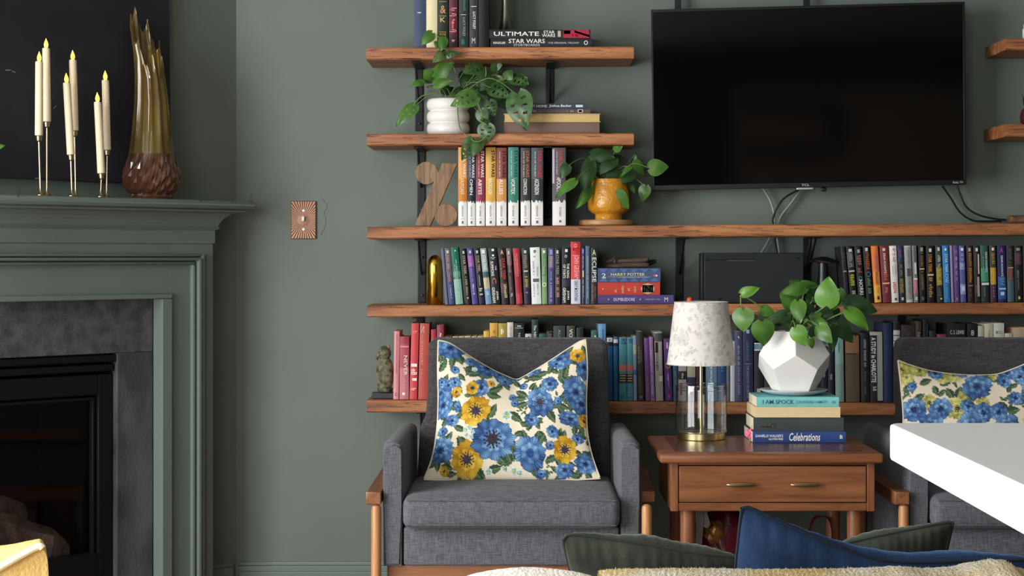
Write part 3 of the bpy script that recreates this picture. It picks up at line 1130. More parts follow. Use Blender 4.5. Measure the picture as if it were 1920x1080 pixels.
def book(T, size, color, label, group, bands=(), texts=(), hard=False, pages=PAGES, loc=None):
    """T maps the book's own frame (x thickness, y depth from the spine, z height) to the world"""
    w, h, d = size
    root = thing('book', loc if loc is not None else T @ Vector((w / 2, d / 2, 0)), label, 'book', group)
    ct = .0022 if hard else .0008
    sag = min(.0028, w * .13)
    N = 6
    arc = [(w * i / N, sag * (1 - math.sin(PI * i / N))) for i in range(N + 1)]

    def put(name, mb, m, smooth=True, auto=30):
        bm = mb.bm if isinstance(mb, MB) else mb
        bmesh.ops.transform(bm, matrix=T, verts=bm.verts)
        return obj(name, bm, m, root, smooth=smooth, auto=auto)

    bm = bmesh.new()
    poly = [(0, d)] + arc + [(w, d), (w - ct, d), (w - ct, sag + ct), (ct, sag + ct), (ct, d)]
    lo = [bm.verts.new((x, y, 0)) for x, y in poly]
    hi = [bm.verts.new((x, y, h)) for x, y in poly]
    n = len(poly)
    for i in range(n):
        bm.faces.new((lo[i], lo[(i + 1) % n], hi[(i + 1) % n], hi[i]))
    # caps: spine piece and the two boards
    for r in (lo, hi):
        bm.faces.new(r[1:N + 2] + [r[N + 4], r[N + 5]])
        bm.faces.new([r[N + 1], r[N + 2], r[N + 3], r[N + 4]])
        bm.faces.new([r[0], r[1], r[N + 5], r[N + 6]])
    put('cover', bm, cmat(color))
    g = .003 if hard else .0006
    put('page_block', MB().box(ct, w - ct, sag + ct, d - (.004 if hard else .0006), g, h - g), pages, smooth=False)
    by = {}
    for q in bands:
        s0, s1, c = q[:3]
        torn = len(q) > 3
        b = by.setdefault(tuple(c), bmesh.new())
        M_ = 14 if torn else N
        up, dn = [], []
        for i in range(M_ + 1):
            x = w * (.01 + .98 * i / M_)
            y = sag * (1 - math.sin(PI * x / w)) - .0004
            t0 = s0 + (_rs.uniform(-.022, .022) if torn else 0)
            up.append(b.verts.new((x, y, h * (1 - t0) - (0 if s0 > 0 else .0004))))
            dn.append(b.verts.new((x, y, h * (1 - s1) + (0 if s1 < 1 else .0004))))
        for i in range(M_):
            b.faces.new((dn[i], dn[i + 1], up[i + 1], up[i]))
    for c, b in by.items():
        put('spine_band', b, cmat(c), smooth=False)
    by = {}
    for q in texts:
        s, s0, s1, c0, c1, c = q[:6]
        mode = q[6] if len(q) > 6 else ''
        kind = 'lettering' if s is None else ('emblem' if s == '#' else 'title')
        b = bmesh.new()
        by[(tuple(c), kind, len(by))] = b
        if mode == 'h':
            o, ux, uy = Vector((c0 * w, -.0009, h * (1 - s1))), Vector(((c1 - c0) * w, 0, 0)), Vector((0, 0, h * (s1 - s0)))
        else:
            o, ux, uy = Vector((c0 * w, -.0009, h * (1 - s0))), Vector((0, 0, -h * (s1 - s0))), Vector(((c1 - c0) * w, 0, 0))
        if s is None:
            bars_into(b, o, ux, uy)
        elif s == '#':
            b.faces.new([b.verts.new(p) for p in (o, o + ux, o + ux + uy, o + uy)])
        else:
            text_into(b, s, o, ux, uy, .12 if 'i' in mode else 0)
    for (c, kind, _), b in by.items():
        put(kind, b, imat(c), smooth=False)
    return root


def stand(xl, xr, ytop, shelf, lean, color, label, group, bands=(), texts=(), Y=5.378, d=.16, hard=False, ybot=None, gap=.0006):
    """upright book: left and right px of its foot, top px, lean in degrees (+ = top to the left)"""
    a = R(lean)
    X = (xl - VX) * Y / F + gap / 2
    w = ((xr - xl) * Y / F - gap) * math.cos(a)
    z = max(shelf.top(X), shelf.top(X + w)) + .0003
    ztop = ZC - (ytop - VY) * Y / F
    h = (ztop - z - (w * math.sin(abs(a)))) / math.cos(a)
    if a < 0:
        z += w * math.sin(-a)
    T = Matrix.Translation((X, Y, z)) @ Matrix(((math.cos(a), 0, -math.sin(a), 0), (0, 1, 0, 0), (math.sin(a), 0, math.cos(a), 0), (0, 0, 0, 1)))
    return book(T, (w, h, d), color, label, group, bands, texts, hard)


def lie(x0, x1, ytop, ybot, z0, color, label, group, bands=(), texts=(), Y=5.378, d=.2, hard=False, fore=False, yaw=0.0, pages=PAGES):
    X0, X1 = (x0 - VX) * Y / F, (x1 - VX) * Y / F
    w = (ybot - ytop) * Y / F - .0006
    h = X1 - X0
    if fore:
        T = Matrix(((0, 0, 1, X0), (0, -1, 0, Y + d), (1, 0, 0, z0), (0, 0, 0, 1)))
    else:
        T = Matrix(((0, 0, -1, X1), (0, 1, 0, Y), (1, 0, 0, z0), (0, 0, 0, 1)))
    if yaw:
        c = Vector(((X0 + X1) / 2, Y + d / 2, 0))
        T = Matrix.Translation(c) @ Matrix.Rotation(R(yaw), 4, 'Z') @ Matrix.Translation(-c) @ T
    book(T, (w, h, d), color, label, group, bands, texts, hard, pages, loc=Vector(((X0 + X1) / 2, Y + d / 2, z0)))
    return z0 + w + .0004


W_ = (235, 232, 224)
K_ = (24, 24, 27)
G_ = (206, 178, 100)
Y5 = 5.378
# ---- topmost shelf, upright hardbacks
g = 'upright books on the topmost shelf'
p = 'on the topmost shelf'
T0 = -60
stand(776, 798.5, T0, S1, 0, (58, 74, 104), 'navy blue hardback, leftmost upright book ' + p, g, texts=[('#', .555, .565, .3, .6, W_)], hard=True)
stand(799, 820, T0, S1, 0, (232, 218, 168), 'cream hardback between the navy and the dark green books ' + p, g, hard=True)
stand(820.5, 840, T0, S1, 0, (34, 48, 38), 'dark green hardback with gold ornaments ' + p, g, hard=True,
      texts=[('#', .42, .425, .15, .85, G_), ('#', .60, .605, .15, .85, G_), ('#', .80, .805, .15, .85, G_), ('MAINE', .815, .85, .18, .82, G_, 'h'), ('WINE', .862, .895, .18, .82, G_, 'h'), ('#', .91, .915, .15, .85, G_),
             ('&', .47, .57, .25, .8, (196, 140, 104), 'h'), ('K', .62, .68, .25, .75, G_, 'h')])
stand(841.5, 858, T0, S1, 0, (92, 34, 46), 'maroon hardback with pink lettering ' + p, g, bands=[(.83, 1, (74, 34, 48))], hard=True,
      texts=[(None, .50, .55, .1, .9, (214, 130, 140)), (None, .57, .62, .1, .9, (214, 130, 140)), ('f', .64, .76, .3, .7, (220, 110, 120), 'h'), (None, .77, .83, .1, .9, (214, 130, 140)), ('w', .90, .93, .3, .7, W_, 'h')])
stand(860, 878.5, T0, S1, 0, (40, 46, 44), 'very dark green hardback with teal emblem, fifth upright book ' + p, g, hard=True,
      texts=[(None, .36, .54, .45, .72, (80, 150, 130)), ('LUCY FOLEY', .62, .86, .42, .68, (150, 165, 158)), ('#', .585, .59, .2, .75, W_), ('B', .90, .96, .3, .6, (64, 140, 124), 'h')])
stand(880, 896, T0, S1, 0, (52, 54, 58), 'charcoal hardback with white lettering, beside the thick black one ' + p, g, hard=True,
      texts=[('LUCY FOLEY', .55, .77, .42, .74, W_), ('#', .48, .487, .2, .85, W_), ('M', .88, .95, .3, .7, (190, 190, 190), 'h')])
stand(897, 917, T0, S1, 0, (20, 20, 25), 'thick plain black hardback, rightmost upright book ' + p, g, hard=True)
# lying pair with the metal piece on top
z = S1.topx(1010, Y5) + .0005
g = 'books lying on the topmost shelf'
z = lie(919.5, 1109, 71, 87.5, z, (40, 41, 44), 'lower of the two black books lying flat on the topmost shelf', g, hard=True,
        texts=[('STAR WARS', .18, .54, .46, .96, W_), ('STORYBOARDS', .23, .49, .10, .38, (190, 190, 190)), ('RINZLER', .03, .15, .38, .62, W_), ('THE ORIGINAL TRILOGY', .57, .88, .40, .60, (190, 190, 190)), ('O', .925, .965, .25, .78, W_)])
z = lie(917.5, 1107.5, 53.5, 70.5, z, (40, 41, 44), 'upper of the two black books lying flat, red picture on its spine', g, hard=True,
        texts=[('ULTIMATE', .045, .49, .28, .76, W_), ('STAR', .535, .645, .54, .88, W_), ('WARS', .52, .65, .16, .5, W_), ('#', .675, .705, .18, .85, (190, 180, 150)), ('#', .73, .985, .06, .96, (176, 46, 66)), ('#', .735, .80, .5, .9, (214, 150, 170)), (None, .80, .90, .2, .5, (225, 170, 180)), ('/', .84, .985, .15, .9, (240, 205, 215), 'h')])
ZST1 = z
# ---- second shelf: lying stack
g = 'books stacked on the second shelf'
z = S2h.topx(1030, Y5) + .0005
z = lie(945, 1124, 227.5, 248.5, z, (120, 92, 80), 'brown clothbound book at the bottom of the second shelf stack', g, hard=True)
z = lie(944.5, 1126, 210.5, 227, z, (196, 164, 104), 'tan book with its page edges facing out in the second shelf stack', g, hard=True, fore=True,
        pages=M('tan_pages', (206, 176, 116), .8, vary=.1, vscale=30, vstretch=(1, 1, 50)))
z = lie(953, 1107, 201, 210, z, (88, 76, 70), 'thin grey brown book second from top of the second shelf stack', g,
        texts=[('THE LIFE', .02, .34, .25, .75, (170, 160, 150)), (None, .70, .80, .3, .7, (180, 170, 160)), ('#', .845, .91, .15, .9, (190, 180, 168)), ('#', .858, .897, .3, .75, (88, 76, 70))])
z = lie(966, 1101, 190.5, 200.5, z, (58, 66, 84), 'thin slate blue book on top of the second shelf stack', g,
        texts=[('MINIMALIST HOME', .0, .44, .25, .75, W_), ('Joshua Becker', .47, .78, .2, .85, W_, 'i'), ('#', .84, .94, .3, .75, (200, 215, 230))])
# ---- third shelf: matching set with torn white feet
g = 'matching tall paperbacks with white torn feet'
FATE = [
    (859, 876, 276, (232, 158, 62), (214, 128, 34), 'OUTCAST', (240, 226, 200), W_, 'AARON ALLSTON', 'orange book with white torn foot, next to the wooden percent sign'),
    (876.5, 891.5, 278, (58, 66, 88), (30, 36, 52), 'OMEN', W_, W_, 'CHRISTIE GOLDEN', 'slate blue book with white torn foot, between the orange and crimson ones'),
    (892, 909.5, 277, (140, 36, 46), (150, 50, 76), 'ABYSS', W_, W_, 'TROY DENNING', 'crimson book with white torn foot in the matching set'),
    (910.5, 929.5, 276, (228, 174, 66), (224, 170, 60), 'BACKLASH', (240, 232, 214), (40, 36, 30), 'AARON ALLSTON', 'golden yellow book with white torn foot in the matching set'),
    (930.5, 950, 277, (146, 76, 66), (216, 150, 70), 'ALLIES', W_, (70, 30, 28), 'CHRISTIE GOLDEN', 'rust brown and amber book with white torn foot in the matching set'),
    (952.5, 972.5, 276, (64, 140, 126), (54, 128, 112), 'VORTEX', W_, (30, 84, 80), 'TROY DENNING', 'teal green book with white torn foot in the matching set'),
    (976, 994.5, 277, (70, 66, 66), (54, 50, 54), 'CONVICTION', W_, (190, 110, 80), 'AARON ALLSTON', 'dark brownish grey book with white torn foot left of the slate one'),
    (996, 1018.5, 277, (76, 82, 92), (50, 52, 58), 'ASCENSION', W_, (200, 62, 70), 'CHRISTIE GOLDEN', 'slate grey book with red lettering and white torn foot, left of the gap'),
]
for (xl, xr, yt, c, cb, t, tc, sc, au, lab) in FATE:
    stand(xl, xr, yt, S3, 0, c, lab, g, d=.155, Y=5.385, hard=True,
          bands=[(.40, .70, cb), (.69, 1, (236, 234, 228), 1)],
          texts=[('STAR WARS', .04, .38, .56, .88, sc), ('FATE OF THE JEDI', .05, .37, .24, .38, (222, 214, 200)), (t, .40, .60, .28, .66, tc), (au, .74, .88, .40, .58, (90, 90, 92)), ('#', .905, .91, .32, .68, (120, 120, 120)), ('#', .935, .97, .4, .6, (110, 110, 112))])
stand(1035.5, 1061, 277, S3, 0, (96, 88, 92), 'grey book with red lettering and white torn foot standing alone beside the yellow pot', g, d=.155, Y=5.385, hard=True,
      bands=[(.0, .5, (92, 84, 88)), (.69, 1, (236, 234, 228), 1)],
      texts=[('STAR WARS', .04, .34, .50, .78, (204, 70, 64)), ('FATE OF THE JEDI', .05, .34, .28, .38, (222, 214, 200)), ('APOCALYPSE', .38, .62, .32, .64, W_), ('TROY DENNING', .76, .88, .5, .66, (90, 90, 92)), ('#', .93, .96, .5, .66, (110, 110, 112)), ('#', .02, .46, .0, .16, (196, 184, 200))])

ORD = ['first', 'second', 'third', 'fourth', 'fifth', 'sixth', 'seventh', 'eighth', 'ninth', 'tenth', 'eleventh', 'twelfth', 'thirteenth', 'fourteenth', 'fifteenth', 'sixteenth',
       'seventeenth', 'eighteenth', 'nineteenth', 'twentieth', '21st', '22nd', '23rd', '24th', '25th', '26th', '27th', '28th', '29th', '30th', '31st', '32nd']
LG = (196, 196, 190)
# ---- fourth shelf, left row (lean in degrees)
rowD = [
    (835.2, 840.6, 466, 4.6, (96, 100, 128), 'slim grey blue', [], []),
    (841.5, 852.8, 465, 4.6, (74, 72, 92), 'grey paperback with blue foot', [(.0, .5, (96, 90, 96)), (.62, 1, (62, 66, 124))], [('#', .04, .09, .3, .7, LG), (None, .12, .38, .3, .7, (190, 150, 140)), (None, .44, .6, .3, .7, (180, 140, 150)), (None, .66, .9, .4, .65, LG)]),
    (854.2, 868.8, 463, 5.2, (22, 104, 84), 'green paperback fading to pale at its foot', [(.52, 1, (130, 178, 158)), (.42, .56, (72, 146, 122))], [('#', .05, .07, .5, .65, W_), (None, .22, .9, .5, .66, (214, 228, 216)), (None, .3, .8, .28, .42, (214, 228, 216))]),
    (873.5, 883.5, 466, 5.7, K_, 'black paperback with pale gold lettering', [], [('#', .04, .09, .35, .7, LG), ('STAR TREK', .12, .46, .25, .75, (170, 160, 130)), (None, .5, .84, .3, .7, (180, 165, 120)), ('#', .87, .9, .35, .65, G_)]),
    (885.3, 896.6, 465, 5.7, (78, 62, 138), 'violet paperback with pink lettering', [(.13, .33, (150, 84, 160))], [('#', .04, .09, .35, .7, LG), (None, .15, .32, .3, .7, (214, 150, 220)), (None, .36, .6, .3, .6, (160, 140, 200)), (None, .64, .84, .35, .65, W_)]),
    (898.4, 909.3, 465, 5.6, (30, 28, 32), 'black paperback with a white name near its foot', [(.88, 1, (30, 32, 62))], [('#', .04, .09, .35, .7, LG), ('STAR TREK', .13, .42, .45, .8, (176, 160, 140)), (None, .14, .44, .2, .38, (170, 150, 130)), (None, .48, .68, .42, .56, W_), (None, .71, .86, .25, .8, W_)]),
    (910.8, 922.3, 465, 5.9, (150, 160, 164), 'silver grey paperback with a light blue foot', [(.42, .52, (60, 92, 92)), (.53, .72, (190, 184, 160)), (.72, 1, (110, 146, 184))], [('#', .03, .09, .25, .75, W_), ('STAR TREK', .12, .40, .25, .8, (228, 230, 226)), (None, .53, .7, .3, .7, (224, 180, 80)), (None, .75, .85, .25, .7, W_)]),
    (922.8, 938.3, 464, 4.1, (34, 36, 40), 'thick charcoal paperback with white serif lettering', [], [('#', .02, .06, .4, .7, W_), ('#', .12, .15, .4, .65, W_), (None, .17, .21, .2, .8, LG), ('SUMMONS', .24, .50, .15, .5, W_), ('THE', .32, .40, .65, .85, LG), ('C', .53, .64, .2, .7, (196, 120, 70)), ('GRISHAM', .70, .97, .1, .45, W_), ('JOHN', .77, .92, .55, .85, W_)]),
    (941, 954.3, 465, 4.2, (44, 30, 32), 'dark brown paperback with red lettering', [(.62, .8, (90, 54, 56))], [('A', .03, .11, .35, .75, (236, 200, 160), 'h'), ('STAR TREK', .18, .57, .45, .85, (196, 66, 60)), (None, .2, .52, .18, .34, (200, 170, 150)), (None, .62, .9, .45, .85, (228, 214, 170))]),
    (956.3, 965.3, 465, 4.1, (64, 52, 56), 'grey brown paperback with a mottled spine', [(.0, .3, (120, 96, 100))], [('#', .05, .11, .3, .65, LG), (None, .14, .44, .3, .75, (200, 160, 150)), (None, .5, .75, .35, .6, (180, 150, 140)), (None, .78, .87, .3, .75, W_)]),
    (968, 980.3, 465, 3.7, (186, 44, 58), 'bright red paperback leaning slightly', [(.45, .8, (160, 32, 46))], [(None, .1, .5, .5, .66, (240, 190, 160)), (None, .14, .5, .26, .4, (236, 160, 140)), (None, .82, .97, .35, .55, (236, 130, 130))]),
    (983, 995.3, 465, 2.7, (52, 52, 56), 'dark grey paperback with ochre lettering', [(.48, .72, (64, 60, 44)), (.72, 1, (40, 42, 58))], [('#', .04, .09, .3, .7, LG), (None, .12, .38, .25, .75, (170, 150, 110)), ('#', .40, .42, .15, .8, (226, 220, 190)), (None, .5, .7, .3, .7, (206, 196, 120)), (None, .76, .84, .3, .65, (214, 180, 190))]),
    (997, 1015.3, 463.5, 1.9, (228, 232, 226), 'thick white paperback with fine grey lettering', [], [('B', .05, .10, .35, .6, (60, 62, 64)), (None, .15, .19, .3, .6, (150, 150, 150)), (None, .22, .52, .2, .4, (150, 150, 148)), (None, .34, .52, .6, .75, (150, 150, 148)), ('#', .55, .61, .2, .8, (96, 98, 98)), (None, .64, .88, .2, .35, (140, 140, 140)), (None, .64, .84, .6, .75, (140, 140, 140))]),
    (1016.3, 1026.5, 465, .8, (100, 140, 92), 'leaf green paperback', [(.5, 1, (120, 160, 104))], [('#', .04, .09, .3, .7, W_), (None, .2, .34, .55, .75, (200, 220, 180)), (None, .33, .48, .2, .6, (190, 210, 170)), ('O', .61, .69, .1, .9, (226, 236, 200)), (None, .72, .95, .55, .7, (214, 226, 190))]),
    (1028, 1039.3, 465, .2, (72, 70, 124), 'indigo paperback with lilac lettering', [(.14, .36, (104, 98, 132))], [('#', .03, .12, .25, .75, (150, 140, 200)), (None, .15, .36, .25, .75, (200, 180, 170)), (None, .42, .58, .4, .6, LG), (None, .62, .96, .3, .65, (200, 190, 230))]),
    (1041, 1051.3, 465, .6, (40, 40, 44), 'black paperback with rosy lettering', [(.5, .88, (70, 56, 52))], [('#', .04, .10, .3, .7, LG), ('STAR TREK', .12, .48, .25, .75, (150, 150, 146)), (None, .53, .88, .25, .75, (214, 160, 140))]),
    (1053.3, 1069.3, 464, .1, (28, 28, 30), 'thick black paperback beside the tall red one', [(.56, .69, (44, 50, 66))], [('#', .03, .08, .4, .7, W_), ('O', .13, .18, .35, .65, W_), ('THE KING', .28, .54, .6, .9, W_), ('OF TORTS', .30, .54, .15, .45, W_), ('GRISHAM', .71, .97, .12, .48, W_), ('JOHN', .76, .92, .6, .9, W_)]),
    (1070.3, 1088.7, 453.5, 0, (216, 62, 66), 'tall bright red book with a pale grey foot', [(.605, 1, (206, 212, 224)), (.0, .20, (206, 46, 50))], [('O', .03, .09, .35, .65, (250, 180, 180), 'h'), (None, .1, .18, .2, .8, (190, 30, 36)), ('JOHN GRISHAM', .21, .60, .18, .86, (248, 176, 172)), ('GRAY MOUNTAIN', .625, .95, .34, .70, (58, 66, 92))]),
    (1090.5, 1096.6, 465, .2, (60, 60, 92), 'slim dark blue paperback right of the tall red one', [], [('#', .02, .1, .2, .8, (130, 130, 190)), (None, .15, .36, .3, .75, (190, 180, 210)), ('#', .4, .52, .3, .75, (214, 190, 140)), (None, .56, .64, .3, .7, (210, 190, 150)), (None, .67, .9, .35, .7, (210, 210, 220))]),
    (1097.6, 1105.8, 461, 0, (72, 98, 124), 'slim steel blue book', [], [(None, .02, .14, .3, .75, (130, 150, 190)), (None, .17, .9, .35, .7, (190, 196, 214))]),
    (1107.5, 1120.5, 465, 0, (34, 42, 36), 'dark green black paperback with big pale lettering', [(.6, 1, (52, 42, 36))], [('A', .03, .13, .25, .75, (226, 210, 170), 'h'), ('ECLIPSE', .17, .61, .22, .82, (216, 218, 220)), (None, .66, .95, .2, .36, (150, 170, 140)), (None, .68, .9, .55, .75, (150, 120, 100))]),
]
for i, (xl, xr, yt, le, c, desc, bn, tx) in enumerate(rowD):
    nm = desc if ('book' in desc or 'paperback' in desc) else desc + ' book'
    stand(xl, xr, yt, S4, le, c, nm + ', ' + ORD[i] + ' from the brass dome', 'paperbacks right of the brass dome', bn, tx, d=.108)
# lying stack of three
g = 'books stacked beside the paperback row'
z = S4.topx(1190, Y5) + .0005
z = lie(1120.8, 1263, 551.5, 568.3, z, (78, 62, 120), 'purple book at the bottom of the three lying right of the paperbacks', g,
        texts=[('DUMBLEDORE', .21, .49, .32, .68, (206, 196, 226)), ('*', .13, .15, .4, .6, LG), ('*', .55, .57, .4, .6, LG), (None, .63, .83, .42, .58, (180, 170, 210)), ('M', .88, .925, .25, .75, (206, 196, 226))], d=.15)
z = lie(1120.8, 1237.5, 527, 550.5, z, (200, 60, 48), 'orange red book with round dark badge, middle of the three lying', g, d=.14,
        texts=[(None, .27, .31, .2, .72, (240, 190, 150), 'h'), (None, .38, .42, .15, .8, (240, 190, 150), 'h'), (None, .48, .52, .2, .75, (240, 190, 150), 'h'), (None, .58, .62, .2, .75, (240, 190, 150), 'h'), ('f', .07, .10, .4, .55, (240, 170, 140)),
               ('O', .69, .915, .06, .94, (206, 180, 140)), ('#', .715, .89, .2, .8, (46, 50, 42)), ('N', .76, .85, .25, .75, (190, 196, 160))])
zz = z
z = lie(1120.8, 1238.5, 499.5, 526.5, z, (66, 84, 122), 'denim blue book with lozenge pattern on top of the three lying', g, d=.14,
        texts=[('HARRY POTTER', .21, .75, .46, .66, (214, 206, 160)), ('#', .17, .84, .38, .40, (170, 190, 190)), (None, .28, .8, .32, .38, (160, 190, 190)), ('2', .065, .13, .34, .64, (206, 212, 226)), ('#', .065, .13, .28, .31, (206, 212, 226)), ('#', .885, .915, .40, .56, (214, 80, 84)), ('#', .92, .95, .42, .54, (230, 210, 210))])
# lozenges woven along that spine
ztop_stack = z
